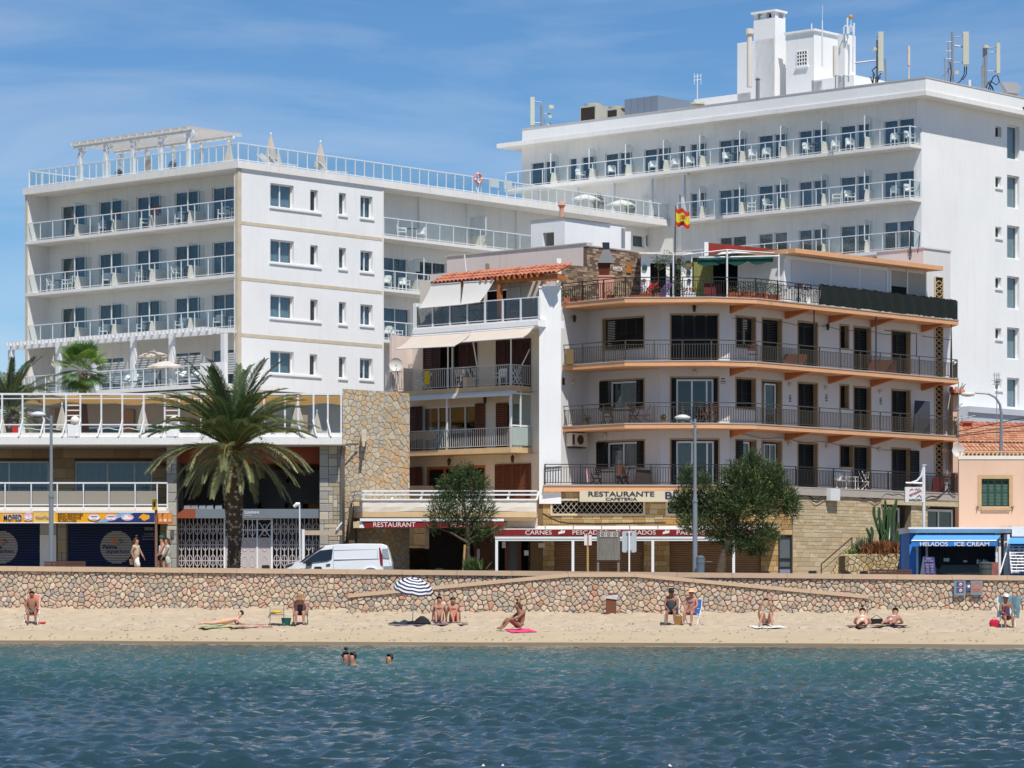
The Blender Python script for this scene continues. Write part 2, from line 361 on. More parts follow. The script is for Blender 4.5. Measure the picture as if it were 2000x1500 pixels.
class Proto:
 """a small kind of thing built once around (0,0,0); place() copies it with its parts"""
 def __init__(s,name,cat):s.name=name;s.cat=cat;s.parts=[]
 def part(s,name,g,mat,smooth=False,up=None):s.parts.append((name,g.mesh(name,mat,smooth),up));return s
 def place(s,p,rz,label,group=None,sc=1):
  if len(s.parts)==1:
   o=bpy.data.objects.new(s.name,s.parts[0][1]);COL.objects.link(o)
  else:
   o=bpy.data.objects.new(s.name,None);COL.objects.link(o);o.empty_display_size=.2;made={}
   for n,me,up in s.parts:
    c=bpy.data.objects.new(n,me);COL.objects.link(c);c.parent=made.get(up,o);made.setdefault(n,c)
  o.location=p;o.rotation_euler=(0,0,rz);o.scale=(sc,)*3;o['label']=label;o['category']=s.cat
  if group:o['group']=group
  return o
LF=Fr(0,0,1,0)
ORD=['first','second','third','fourth','fifth','sixth','seventh','eighth','ninth','tenth','eleventh','twelfth','thirteenth','fourteenth','fifteenth','sixteenth','seventeenth','eighteenth']
# ================================================================ SETTING
SEED=np.random.RandomState(3)
def wt(x):return 2.74-.0094*x
def gz(x):return wt(x)-.5
YW=127.0
def dw(x):return 116-.24*(min(max(x,-30),30)+18)+.35*math.sin(x*.23)+.15*math.sin(x*.7)
def sandz(x,y):
 d=dw(x);t=(y-d)/(YW-d)
 if t<0:return t*1.3
 return(np.interp(t,[0,.1,.2,.32,.5,1.0,1.2],[0,.13,.30,.50,.68,1.2-.002*x,1.26]))
def drop(u,v):
 """world point where the sight line of a photo pixel meets the beach"""
 D=106.
 while D<YW:
  x=(u-CX)*D/F
  if Zp(v,D)<=sandz(x,D):break
  D+=.05
 return Vector((x,D,sandz(x,D)))
# --- water
def waves():
 ks=np.concatenate([np.linspace(-2.5,-.24,8),np.linspace(-.2,.2,400),np.linspace(.24,2.5,8)])
 ds=[22.]
 while ds[-1]<121:ds.append(ds[-1]+.06+ds[-1]*.0011)
 ds=np.array(ds);Y,K=np.meshgrid(ds,ks,indexing='ij');X=K*Y;Z=np.zeros_like(X)
 comps=[(SEED.uniform(.26,.5),.34)for _ in range(30)]+[(SEED.uniform(.5,1.0),.20)for _ in range(22)]+[(SEED.uniform(1.2,2.6),.08)for _ in range(10)]
 gust=.72+.28*np.sin(X*.21+1.3*np.sin(Y*.13))*np.sin(Y*.17+.8*np.sin(X*.11))
 for lam,sl in comps:
  th=SEED.normal(math.radians(82),math.radians(38 if lam<.6 else 22));k=2*math.pi/lam;ph=SEED.rand()*6.28
  kx,ky=k*math.cos(th),k*math.sin(th);a=sl/k/math.sqrt(9.)
  g=gust if lam<1.1 else 1
  Z+=a*g*np.sin(kx*X+ky*Y+ph)
 fade=np.clip((np.array([dw(x)for x in np.clip(X[-1],-40,40)])[None,:]-Y)/6+.12,.12,1)
 Z*=fade;Z+=np.abs(Z)*.25
 m,n=X.shape;idx=np.arange(m*n).reshape(m,n)
 V=np.stack([X.ravel(),Y.ravel(),Z.ravel()],1)
 Fc=np.stack([idx[:-1,:-1].ravel(),idx[:-1,1:].ravel(),idx[1:,1:].ravel(),idx[1:,:-1].ravel()],1)
 b=len(V);a,c=-2.5,2.5
 ext=[(a*22,22),(c*22,22),(a*121,121),(c*121,121),(-1500,22),(1500,22),(-1500,121),(1500,121),(-1500,-1500),(1500,-1500)]
 V=np.concatenate([V,np.array([(x,y,0.)for x,y in ext])])
 F2=[(b+4,b,b+2,b+6),(b+1,b+5,b+7,b+3),(b+8,b+9,b+5,b+4)]
 me=bpy.data.meshes.new('water');me.vertices.add(len(V));me.vertices.foreach_set('co',V.ravel())
 FA=np.concatenate([Fc,np.array(F2)]);me.loops.add(FA.size);me.loops.foreach_set('vertex_index',FA.ravel())
 me.polygons.add(len(FA));me.polygons.foreach_set('loop_start',np.arange(0,FA.size,4));me.polygons.foreach_set('use_smooth',np.ones(len(FA),bool));me.update(calc_edges=True)
 return me
wm=bpy.data.materials.new('sea water');wm.use_nodes=True;nt=wm.node_tree;L=nt.links.new;b=nt.nodes['Principled BSDF']
tc=N(nt,'ShaderNodeTexCoord');sp=N(nt,'ShaderNodeSeparateXYZ');L(tc.outputs['Object'],sp.inputs[0])
na=N(nt,'ShaderNodeTexNoise');na.inputs['Scale'].default_value=.09;na.inputs['Detail'].default_value=4;L(tc.outputs['Object'],na.inputs[0])
ad=N(nt,'ShaderNodeMath',operation='MULTIPLY_ADD');ad.inputs[1].default_value=46;L(na.outputs[0],ad.inputs[0]);L(sp.outputs[1],ad.inputs[2])
sub=N(nt,'ShaderNodeMath',operation='SUBTRACT');sub.inputs[1].default_value=23;L(ad.outputs[0],sub.inputs[0])
mr=N(nt,'ShaderNodeMapRange');mr.inputs[1].default_value=30;mr.inputs[2].default_value=118;L(sub.outputs[0],mr.inputs[0])
cr=N(nt,'ShaderNodeValToRGB');cr.color_ramp.elements[0].color=(.016,.040,.052,1);cr.color_ramp.elements[1].color=(.13,.12,.08,1)
for p_,c_ in((.35,(.020,.055,.062,1)),(.64,(.042,.105,.098,1)),(.88,(.088,.112,.090,1))):
 e=cr.color_ramp.elements.new(p_);e.color=c_
L(mr.outputs[0],cr.inputs[0]);L(cr.outputs[0],b.inputs['Base Color'])
b.inputs['Roughness'].default_value=.08;b.inputs['IOR'].default_value=1.33
nb=N(nt,'ShaderNodeTexNoise');nb.inputs['Scale'].default_value=6;nb.inputs['Detail'].default_value=5;mw=N(nt,'ShaderNodeMapping');mw.inputs['Scale'].default_value=(.7,1.6,1);L(tc.outputs['Object'],mw.inputs[0]);L(mw.outputs[0],nb.inputs[0])
bp=N(nt,'ShaderNodeBump');bp.inputs['Strength'].default_value=.55;bp.inputs['Distance'].default_value=.05;L(nb.outputs[0],bp.inputs['Height']);L(bp.outputs[0],b.inputs['Normal'])
wme=waves();wme.materials.append(wm);link('water',wme,kind='structure')
# --- sand
SAND=M('dry sand',(186,169,146),.95,.14,2.2,bump=1,bsc=4.5,spec=.1)
WET=M('wet sand',(122,106,80),.45,.10,.8,bump=.15,bsc=3,spec=.4)
DAMP=M('damp sand',(184,167,140),.9,.08,.8,bump=.3,bsc=5,spec=.2)
def sand(name,mat,t0,t1,nt_,rough):
 xs=np.concatenate([np.linspace(-400,-32,12),np.linspace(-30,30,330),np.linspace(32,400,12)]);rows=[]
 for j in range(nt_+1):
  t=t0+(t1-t0)*j/nt_;r=[]
  for x in xs:
   y=dw(x)+(YW-dw(x))*t;z=sandz(x,y);e=.02*rough
   z+=e*(noise.noise((x*2.1,y*1.1,0))+.8*noise.noise((x*5,y*2.5,4))+.6*noise.noise((x*.5,y*.6,9)))*min(1,abs(j)*.5)
   r.append((x,y,z))
  rows.append(r)
 obj(name,G().sheet(rows),mat,kind='structure',smooth=True)
sand('wet_sand',WET,-.6,.09,16,.1)
sand('damp_sand',DAMP,.09,.30,16,.5)
sand('sand_beach',SAND,.30,1.03,90,5.0)
g=G()
for k in range(2):
 xs_=np.arange(-40,40,.12)
 rows=[[(x,dw(x)+o+.12*math.sin(x*1.7+k)+.09*math.sin(x*4.3)-k*.5,.02+.004*k)for x in xs_]for o in(-.09-.1*k,.0)]
 V_=rows[0]+rows[1];n=len(xs_);g.add(V_,[(i,i+1,n+i+1,n+i)for i in range(n-1)if noise.noise((xs_[i]*.9,k*5,1))>(-.05 if k==0 else .15)])
obj('foam_line',g,M('thin foam',(226,228,226),.8,.2,9),kind='stuff')
g=G()
for i in range(900):
 x=rnd.uniform(-21,21);t=rnd.choice([rnd.gauss(.33,.03),rnd.uniform(.12,1),rnd.uniform(.12,1),rnd.gauss(.14,.02),rnd.uniform(.3,.9)]);y=dw(x)+(YW-dw(x))*t;z=sandz(x,y)+.02;a=rnd.uniform(.015,.07);q=rnd.uniform(-.4,.4)
 g.add([(x-a,y+q*a,z),(x,y-.03,z+.004),(x+a,y,z+.01),(x+a*.2,y+.05,z+.02)],[(0,1,2,3)])
obj('seaweed_scraps',g,M('dry seaweed',(84,70,50),.9,.3,9),kind='stuff')
# --- ground behind the wall
xs=(-900,-60,60,900)
def gsheet(y0,y1,dz):return G().sheet([[(x,y,gz(max(-60,min(60,x)))+dz)for x in xs]for y in(y0,y1)])
obj('promenade_pavement',gsheet(YW+.3,132,0),M('paving',(176,164,148),.9,.1,3,bump=.3),kind='structure')
g=gsheet(132,139.5,-.12);g.add([(x,132,gz(max(-60,min(60,x)))+a)for a in(-.12,0)for x in xs],[(0,1,5,4),(1,2,6,5),(2,3,7,6)])
obj('road',g,M('asphalt',(62,62,64),.95,.15,5,bump=.3),kind='structure')
g=gsheet(139.5,2500,0);g.add([(x,139.5,gz(max(-60,min(60,x)))+a)for a in(-.12,0)for x in xs],[(0,1,5,4),(1,2,6,5),(2,3,7,6)])
obj('ground',g,M('pavement slabs',(150,142,130),.95,.12,2,bump=.2),kind='structure')
# ================================================================ SEA WALL
SEAW=stone_mats('rubble',[(194,173,149),(198,166,146),(172,164,155),(206,189,167),(192,146,122),(184,170,153),(202,174,154),(170,159,146)])
SWT=[6,3,2,5,.6,5,4,2]
MORT=M('dark mortar',(134,117,100),.95,.2,6)
COPE=M('pale coping stone',(196,170,143),.85,.08,1.2,bump=.2)
fw=front(YW)
t=thing('sea_wall','long rubble stone sea wall with pale coping behind the beach','wall',(0,YW,1.0))
A,B=-24.0,24.0
g=G();g.prism([(-60,.6),(60,.6),(60,wt(60)-.2),(-60,wt(-60)-.2)],fw,-.42,-.05);obj('wall_core',g,MORT,t)
polys=cells([(A,.95),(B,.95),(B,wt(B)-.2),(A,wt(A)-.2)],.235,.185,.46)
masonry(polys,fw,t,SEAW,.0055,.06,SWT,d0=-.05)
g2=G()
for s in(-1,1):
 for q in cells([(24*s,.95),(44*s,.95),(44*s,wt(44*s)-.2),(24*s,wt(24*s)-.2)]if s>0 else[(-44,.95),(-24,.95),(-24,wt(-24)-.2),(-44,wt(-44)-.2)],.42,.34):
  g2.k=rnd.choices(range(8),SWT)[0];stone_geo(g2,fw,q,.014,.075,-.06)
obj('end_stones',g2,SEAW,t,kind='stuff')
a=-44.
while a<44:
 b_=a+2.2;g=G();dz=rnd.uniform(-.004,.004)
 g.prism([(a+.006,wt(a)-.2+dz),(b_-.006,wt(b_)-.2+dz),(b_-.006,wt(b_)+dz),(a+.006,wt(a)+dz)],fw,-.5,.08);obj('coping_stone',g,COPE,t);a=b_
YR=125.2;fr_=front(YR)
U=lambda u,D=YR:(u-CX)*D/F
pk=[(U(680),Zp(1160,YR)),(U(1110),Zp(1119.5,YR)),(U(1240),Zp(1119.5,YR)),(U(1697),Zp(1162,YR))]
t=thing('ramp_wall','lower rubble wall of a beach ramp with coping rising to a point in the middle','wall',(U(1175),YR,.9))
body=[(pk[0][0],.8)]+[(a,z-.15)for a,z in pk]+[(pk[3][0],.8)]
g=G();g.prism(body,fr_,-.33,-.05);obj('wall_core',g,MORT,t)
masonry(cells(body,.24,.188,.46),fr_,t,SEAW,.0055,.06,SWT,d0=-.05)
g2=G();sf=Fr(U(1697),YR,0,1)
for i,q in enumerate(cells([(.02,.9),(.33,.9),(.33,pk[3][1]-.16),(.02,pk[3][1]-.16)],.3,.24)):g2.k=i%8;stone_geo(g2,sf,q,.012,.03)
obj('end_stones',g2,SEAW,t,kind='stuff')
for(a0,z0),(a1,z1)in zip(pk[:-1],pk[1:]):
 n=max(1,round((a1-a0)/2.1))
 for i in range(n):
  p=a0+(a1-a0)*i/n+.005;q=a0+(a1-a0)*(i+1)/n-.005;zz=lambda a:z0+(z1-z0)*(a-a0)/(a1-a0)
  g=G().prism([(p,zz(p)-.15),(q,zz(q)-.15),(q,zz(q)),(p,zz(p))],fr_,-.4,.07);obj('coping_stone',g,COPE,t)
# ================================================================ LEFT HOTEL WING
C0=px(465,0,171);FA=Fr(C0.x,171,1.119,-1);FB=Fr(C0.x,171,.8855,1)
H1=thing('hotel_building','white five storey hotel with loggia balconies and a windowed end wall','hotel',(C0.x,171,gz(C0.x)))
sL=FA.su(50);sW=FB.su(749);sF=FB.su(1352)
ZR0,ZR1=24.66,25.05
ZS=[21.80,18.81,15.92]
TH=.17;ZT=12.78
DR=[(120,169),(193,241),(266,315),(341,391),(414,461)]
holes=[];doors=[]
for k,zb in enumerate(ZS+[ZT+.1]):
 zf=zb+TH
 for b_,(u0,u1)in enumerate(DR):
  if k==3 and b_==0:continue
  h=(FA.su(u0,-1.6),FA.su(u1,-1.6),zf,zf+2.08);holes.append(h);doors.append((k,b_,h))
obj('facade_wall',wall(FA,sL,-.05,9,ZR0,holes,-1.85,-1.6),WHITE,H1)
def rail(fr,a0,a1,d,zf,parent,n,h=1.05,name='balcony_railing',gm=None,th=.038,mat=None,glassy=True,ends=True,d2=None):
 """top and bottom rails as one part, its posts and glass panels as sub-parts"""
 mat=mat or WMET;g=G();g.box(fr,a0,a1,d-.03,d+.03,zf+h-.05,zf+h);g.box(fr,a0,a1,d-.02,d+.02,zf+.07,zf+.11)
 r=obj(name,g,mat,parent)
 for i in range(n+1):
  a=a0+(a1-a0)*i/n;ubox('post',mat,r,fr,a-th/2,a+th/2,d-th/2-.004,d+th/2+.004,zf,zf+h-.051)
  if glassy and i<n:ubox('glass_panel',gm or GLB,r,fr,a+th/2+.01,a+(a1-a0)/n-th/2-.01,d-.006,d+.006,zf+.12,zf+h-.06)
 return r
for k,b_,h in doors:window(FA,h,-1.68,H1,2,'curtain',.06,name='balcony_door',gap=rnd.choice([0,0,.1,.5]))
def rel(fr,pts):return[tuple(fr.p(a,d,0)[:2])for a,d in pts]
far=FB.p(sF,0,0);back=Vector((far.x+FA.t[0]*sL,far.y+FA.t[1]*sL,0));lft=FA.p(sL,0,0)
g=G();e=.12
poly=[tuple(FA.p(sL-e,e,0)[:2]),tuple(Vector((C0.x,171,0))+Vector((FA.n[0]+FB.n[0],FA.n[1]+FB.n[1],0))*e)[:2],tuple(FB.p(sF,e,0)[:2]),(back.x,back.y)]
g.slab(poly,ZR0,ZR1);obj('roof_slab',g,WHITE,H1)
g=G();g.slab([tuple(FA.p(sL,-1.9,0)[:2]),tuple(FA.p(-2.3,-1.9,0)[:2]),tuple(FB.p(sF,-1.9,0)[:2]),(back.x,back.y)],1.0,ZR0-.01);obj('building_core',g,WHITE,H1)
for zb in ZS:
 g=G();g.box(FA,sL+.02,-.2,-1.6,.04,zb,zb+TH);obj('balcony_slab',g,SOFF if False else WHITE,H1)
 rail(FA,sL+.2,-.22,-.03,zb+TH,H1,16)
g=G();g.box(FA,sL,sL+.18,-1.6,-.01,9,ZR0);obj('end_wall',g,WHITE,H1)
g=G();g.box(FA,sL-.01,sL+.19,-.01,.02,9,ZR0);g.box(FA,sL-.015,sL,-.5,.02,9,ZR0);obj('edge_band',g,TAN,H1)
g=G();g.box(FA,-.2,0,-.25,.025,9.5,ZR0);g.box(FB,0,.16,-.02,.02,9.5,ZR0);obj('corner_band',g,TAN,H1)
g=G();g.box(FA,-.2,-.05,-1.6,-.25,9.5,ZR0);obj('corner_pier',g,WHITE,H1)
def divider(fr,s,zf,parent,d0=-.3,d1=-1.58):
 q=fr.p(s,d0,0);fp=Fr(q.x,q.y,-fr.n[0],-fr.n[1]);w=d0-d1;g=G()
 for a,b_ in((0,.05),(w*.62,w*.62+.04)):g.box(fp,a,b_,-.025,.025,zf+.78,zf+1.95)
 g.box(fp,0,w*.66,-.025,.025,zf+1.95,zf+2.0);g.box(fp,0,w,-.025,.025,zf+.72,zf+.78)
 o=obj('balcony_divider',g,WMET,parent)
 g=G();g.prism([(.0,zf+.02),(w,zf+.02),(w,zf+.72),(.12,zf+.72)],fp,-.03,.03);obj('solid_base',g,CREAMW,o)
 ubox('glass_panel',GLB,o,fp,.05,w,-.005,.005,zf+.79,zf+1.94)
for zb in ZS:
 for u in(145,217,291,366):divider(FA,FA.su(u,-.3),zb+TH,H1)
# --- end wall (faces right) with windows
rowsB=[[(528,574,360,406),(606,621,371,413),(662,676,377,420),(704,728,383,426)],[(528,574,469,514),(606,621,479,519),(662,676,484,525),(704,728,490,531)],[(528,574,577,622),(606,621,585,628),(662,676,590,633),(704,728,595,636)],[(528,574,686,730),(605,620,692,734),(662,676,697,739),(703,728,700,741)]]
holes=[];wl=[]
for r,row in enumerate(rowsB):
 for c,q in enumerate(row):h=FB.rect(*q);holes.append(h);wl.append((r,c,h))
obj('end_facade',wall(FB,.0,sW,ZT,ZR0,holes,-.32,0),WHITE2,H1)
for r,c,h in wl:
 fill='blind' if(r==3 or c==3 or(c==2 and r))and c!=1 else('curtain' if c!=1 else None)
 window(FB,h,-.2,H1,2 if c in(0,3)else 1,fill,.075,gap=.32 if(r==3 and c>1)or(r==1 and c==3)else 0,gm=GLW if c!=1 else GLD,cm=CURTP)
 if c in(0,2,3):
  g=G();e2=FB.su(621)-h[0]+.25 if c==0 else h[1]-h[0]+.1
  g.box(FB,h[0]-.08,h[0]+e2,-.05,.07,h[2]-.1,h[2]-.005);obj('sill',g,WHITE2,H1)
for v0,v1 in((431,437.5),(540,546.5),(650,657)):
 z0,z1=Zp(v1,171),Zp(v0,171);g=G();g.box(FB,.16,sW-.02,-.01,.015,z0,z1);obj('stone_band',g,TAN,H1)
g=G();g.box(FB,sW-.25,sW,-1.6,-.32,9,ZR0);g.box(FB,sW-.12,sW+.004,-.02,.02,ZT,ZR0);obj('recess_cheek',g,WHITE,H1)
# --- recessed loggias right of the end wall
holes=[];dr=[]
for k,us in((0,[]),(1,[(745,796,0),(820,872,0)]),(2,[(745,800,0),(838,880,0)])):
 for u0,u1,_ in us:h=(FB.su(u0,-1.6),FB.su(u1,-1.6),ZS[k]+TH,ZS[k]+TH+2.05);holes.append(h);dr.append(h)
for u0,u1,v0,v1 in((1236,1258,459,483),(1262,1286,459,483),(1303,1322,462,490),(1332,1342,468,492)):
 h=FB.rect(u0,u1,v0,v1,-1.6);holes.append(h);dr.append(h)
obj('rear_wall',wall(FB,sW-.3,sF,9,ZR0,holes,-1.85,-1.6),WHITE,H1)
for h in dr:window(FB,h,-1.68,H1,2 if h[1]-h[0]>1.7 else 1,'curtain',.06,name='balcony_door')
for k,zb in enumerate(ZS):
 a1=FB.su(1045 if k==0 else 900);g=G();g.box(FB,sW+.004,sF if k==0 else a1+4,-1.6,.04,zb,zb+TH);obj('balcony_slab',g,WHITE,H1)
 rail(FB,sW+.05,a1+(1 if k==0 else 0),-.03,zb+TH,H1,12 if k==0 else 7)
for u,k in((947,0),(826,1),(1257,1),(1352,1)):
 if k==0:divider(FB,FB.su(u,-.4),ZS[0]+TH,H1)
 elif u<900:divider(FB,FB.su(u,-.4),ZS[1]+TH,H1)
for u in(820,913,1010,1160,1290):
 g=G();a=FB.su(u,-1.6);g.box(FB,a-.15,a+.15,-1.6,-1.5,ZS[0]+TH,ZR0);obj('wall_pilaster',g,WHITE,H1)
# --- roof railing
rail(FA,sL+.3,-.03,-.05,ZR1,H1,30,h=1.0,name='roof_railing')
rail(FB,.03,sF-.3,-.05,ZR1,H1,52,h=1.0,name='roof_railing')
bk=Fr(*FA.p(sL+.3,-8,0)[:2],-FA.n[0]*-1,-FA.n[1]*-1)
rail(Fr(*FA.p(sL+.3,-9,0)[:2],FA.n[0],FA.n[1]),0,9,0,ZR1,H1,10,h=1.0,name='roof_railing')
# --- roof pergola
t=thing('roof_pergola','white timber pergola with lattice roof standing on the left hotel roof terrace','pergola',tuple(FA.p(FA.su(270),-2,ZR1)))
pz=27.08;s0=FA.su(152,-.8);s1=FA.su(370,-.8);pd0,pd1=-.8,-4.2
for i,u in enumerate((157,207,260,314,368)):
 a=FA.su(u,pd0);ubox('post',WMET,t,FA,a-.11,a+.11,pd0-.1,pd0+.1,ZR1,pz);ubox('post',WMET,t,FA,a-.09,a+.09,pd1+.25,pd1+.42,ZR1,pz)
 g=G();g.bar(FA.p(a,pd0,pz-.5),FA.p(a+.45,pd0,pz-.03),.07);g.bar(FA.p(a,pd0,pz-.5),FA.p(a,pd0-.5,pz-.03),.07);obj('brace',g,WMET,t)
for d in(pd0,pd1+.33):ubox('beam',WMET,t,FA,s0-.3,s1+.3,d-.06,d+.06,pz,pz+.16)
n=15
for i in range(n):a=s0-.2+(s1-s0+.4)*i/(n-1);ubox('rafter',WMET,t,FA,a-.04,a+.04,pd1-.3,pd0+.35,pz+.16,pz+.29)
g=G()
for i in range(44):d=pd1-.2+(pd0-pd1+.5)*i/43;g.box(FA,s0-.35,s1+.35,d-.022,d+.022,pz+.29,pz+.32)
obj('lattice',g,M('sand coloured lath',(214,200,180),.8,.06),t,kind='stuff')
# --- roof things
def closed_parasol(h=2.5,r=.33):
 P_=Proto('closed_parasol','parasol');n=12;v=[]
 prof=[(1.02,.9),(1.1,1.),(1.5,.75),(2.0,.42),(2.42,.1),(2.5,.02)]
 for q,w in prof:v.append([Vector((r*w*(1+.22*(j%2))*math.cos(2*math.pi*j/n),r*w*(1+.22*(j%2))*math.sin(2*math.pi*j/n),q*h/2.5))for j in range(n)])
 g=G();m=len(prof);g.add([p for q in v for p in q],[(i*n+j,i*n+(j+1)%n,(i+1)*n+(j+1)%n,(i+1)*n+j)for i in range(m-1)for j in range(n)]+[tuple(range(n))[::-1]])
 P_.part('canopy',g,PARA);g=G();g.tube([(0,0,0),(0,0,h+.06)],.025);g.lathe((0,0,0),[(.24,0),(.24,.07)],10);P_.part('pole',g,WMET)
 g=G();g.lathe((0,0,h),[(.05,0),(.045,.05),(.01,.12)],8);P_.part('finial',g,PLAST);return P_
def open_parasol(r=1.35,h=2.15,mat=None):
 P_=Proto('open_parasol','parasol');n=16;rows=[]
 for w,z in((.02,.42),(.35,.33),(.7,.16),(1.,.0)):
  rows.append([Vector((r*w*math.cos(2*math.pi*j/n),r*w*math.sin(2*math.pi*j/n),h-.4+z-(.05 if w==1 and j%2 else 0)))for j in range(n+1)])
 rows.append([p-Vector((0,0,.16 if i%2 else .1))for i,p in enumerate(rows[-1])])
 P_.part('canopy',G().sheet(rows),mat or CANV);g=G();g.tube([(0,0,0),(0,0,h+.08)],.028)
 for j in range(8):a=2*math.pi*j/8;g.tube([(0,0,h-.6),(r*.6*math.cos(a),r*.6*math.sin(a),h-.22)],.01,4)
 P_.part('pole',g,WMET);g=G();g.ball((0,0,h+.1),.05,8);P_.part('finial',g,PLAST);return P_
CP=closed_parasol();OP=open_parasol()
for u,d,w in((447,-2.2,'nearest the corner of the roof railing'),(290,-2.6,'half hidden under the white roof pergola')):CP.place(FA.p(FA.su(u,d),d,ZR1-.5),.3,'closed beige parasol on the left hotel roof '+w,'closed parasols on the roof terrace',.82)
for u,d,w in((529,-1.6,'the taller of two standing close together'),(544,-3.4,'the lower one behind its taller neighbour'),(626,-1.7,'standing alone with a lounger at its foot')):CP.place(FB.p(FB.su(u,d),d,ZR1-.5),0,'closed beige parasol, '+w,'closed parasols on the roof terrace',1.0 if u!=544 else .8)
LG=Proto('sun_lounger','sun lounger');g=G()
g.sheet([[(x,y,z)for x in(-.3,.3)]for y,z in((-.95,.36),(.25,.36),(.75,.85))],.04);LG.part('sling',g,PLAST)
g=G()
for s in(-.31,.31):g.bar((s,-.97,.35),(s,.4,.35),.04);g.bar((s,.25,.36),(s,.8,.86),.04)
for s in(-.31,.31):
 for y in(-.8,.35):g.bar((s,y,0),(s,y,.35),.035)
LG.part('frame',g,WMET)
for u,w in((532,'left of the closed parasol pair'),(545,'right below the closed parasol pair'),(644,'beside the lone closed parasol')):
 LG.place(FB.p(FB.su(u,-1.4),-1.4,ZR1),FB.ang+math.radians(70),'white reclining sun lounger on the roof edge '+w,'sun loungers on the roof')
def leaf_ball(g,c,r,n,ls,flat=1.0,up=0.0):
 for _ in range(n):
  d=Vector((rnd.gauss(0,1),rnd.gauss(0,1),rnd.gauss(0,1)*flat)).normalized()*r*rnd.random()**.4;p=Vector(c)+d
  a=Vector((rnd.gauss(0,1),rnd.gauss(0,1),rnd.gauss(0,1)+up)).normalized()*ls;b_=a.cross(Vector((rnd.gauss(0,1),rnd.gauss(0,1),rnd.gauss(0,1)))).normalized()*ls*.35
  g.add([p-a*.5,p+b_*.5,p+a*.5,p-b_*.5],[(0,1,2,3)])
LEAFD=M('dark leaf',(48,62,40),.6,.35,6,trans=.25);LEAFM=M('mid green leaf',(74,96,50),.6,.3,6,trans=.25);LEAFO=M('olive leaf',(96,104,74),.6,.3,6,trans=.25)
TERR=M('terracotta',(178,96,62),.85,.12,4);TERRP=M('pink clay',(206,150,130),.85,.1,4)
def pot_plant(p,label,r=.3,h=.3,leaf=None,potmat=None,n=160,group=None,fl=None,box=None):
 t=thing('potted_plant',label,'plant',tuple(p),group);g=G()
 if box:g.box(Fr(p[0],p[1],1,0),-box/2,box/2,-.12,.12,p[2],p[2]+h)
 else:g.lathe(p,[(h*.35,0),(h*.5,h),(h*.55,h),(h*.55,h*.9)],12)
 obj('pot',g,potmat or TERR,t);g=G()
 if box:
  for i in range(int(box/.3)+1):leaf_ball(g,(p[0]-box/2+.15+i*.3,p[1],p[2]+h+r*.5),r*.8,n//3,.1)
 else:leaf_ball(g,(p[0],p[1],p[2]+h+r*.7),r,n,.12)
 obj('foliage',g,leaf or LEAFM,t,kind='stuff')
 if fl:
  g=G()
  for _ in range(26):q=Vector((p[0]+rnd.uniform(-1,1)*(box or r)*.5,p[1]+rnd.uniform(-r,r)*.6,p[2]+h+rnd.uniform(.3,1.3)*r));g.ball(q,.03,5)
  obj('flowers',g,fl,t)
 return t
pot_plant(FA.p(FA.su(232,-1.2),-1.2,ZR1),'small dark potted shrub under the left end of the roof pergola',.22,.25,LEAFD)
pot_plant(FA.p(FA.su(337,-1.2),-1.2,ZR1),'round dark potted shrub under the right end of the roof pergola',.24,.3,LEAFD)
t=thing('lifebuoy','orange and white lifebuoy hanging on a post at the roof railing','lifebuoy',tuple(FB.p(FB.su(934),-.3,ZR1)))
c=FB.p(FB.su(934,.08),.08,Zp(349,FB.D(934)));g1,g2=G(),G()
for i in range(16):
 a0,a1=2*math.pi*i/16,2*math.pi*(i+1.02)/16;(g2 if i%4==0 else g1).tube([c+Vector((FB.t[0]*math.cos(a)*.27,FB.t[1]*math.cos(a)*.27,math.sin(a)*.27))for a in(a0,(a0+a1)/2,a1)],.07,8)
obj('ring',g1,M('faded orange foam',(224,130,104),.7,.1),t);obj('ring_bands',g2,PLAST,t)
g=G();g.tube([c+Vector((0,.1,-1.25)),c+Vector((0,.1,.1))],.035);obj('post',g,WMET,t);g=G();g.tube([c+Vector((-.05,0,-.25)),c+Vector((-.12,0,-.6)),c+Vector((0,0,-.8))],.03);obj('rope',g,WMET,t)
for u,lab in((966,'left'),(992,'right')):
 h=FB.rect(u-8,u+8,349+(u-966)*.14,366+(u-966)*.14,.02);g=G();g.box(FB,h[0],h[1],.02,.04,h[2],h[3]);solo('notice_board',g,M('pale notice board',(196,206,210),.6,.05),f'pale blank notice on the roof railing, {lab} one of two beside the lifebuoy','notice','roof railing notices')
t=thing('roof_pergola','long white pergola on the rear roof terrace below the tower balconies','pergola',tuple(FB.p(FB.su(1250,-4),-4,ZR1)))
FP=Fr(*px(1338,0,197)[:2],1.119,-1);zt=Zp(338,197);a0=FP.su(990);a1=0.25
for u in(1335,1272,1198,1127,1050):a=FP.su(u);ubox('post',WMET,t,FP,a-.11,a+.11,-.11,.11,ZR1,zt-.14)
ubox('beam',WMET,t,FP,a0,a1,-.09,.09,zt-.14,zt+.06)
for i in range(26):a=a0+.2+(a1-a0-.4)*i/25;ubox('rafter',WMET,t,FP,a-.05,a+.05,-.9,.35,zt+.06,zt+.2)
WP=open_parasol(1.25,2.1,CANVW)
for u,v,w in((1143,380,'left one'),(1213,391,'middle one, hanging lower'),(1280,379,'right one beside the lounger')):
 Dd=FB.D(u)+2.5;p=px(u,v,Dd);WP.place((p.x,p.y,p.z-1.55),0,f'open white parasol on the rear roof terrace, {w} of three','open white parasols on the rear roof terrace',.74)
p=FB.p(FB.su(1290,-1.3),-1.3,ZR1);LG.place(p,FB.ang+math.radians(-60),'white sun lounger with raised back behind the rear roof railing near the flag','sun loungers on the roof')
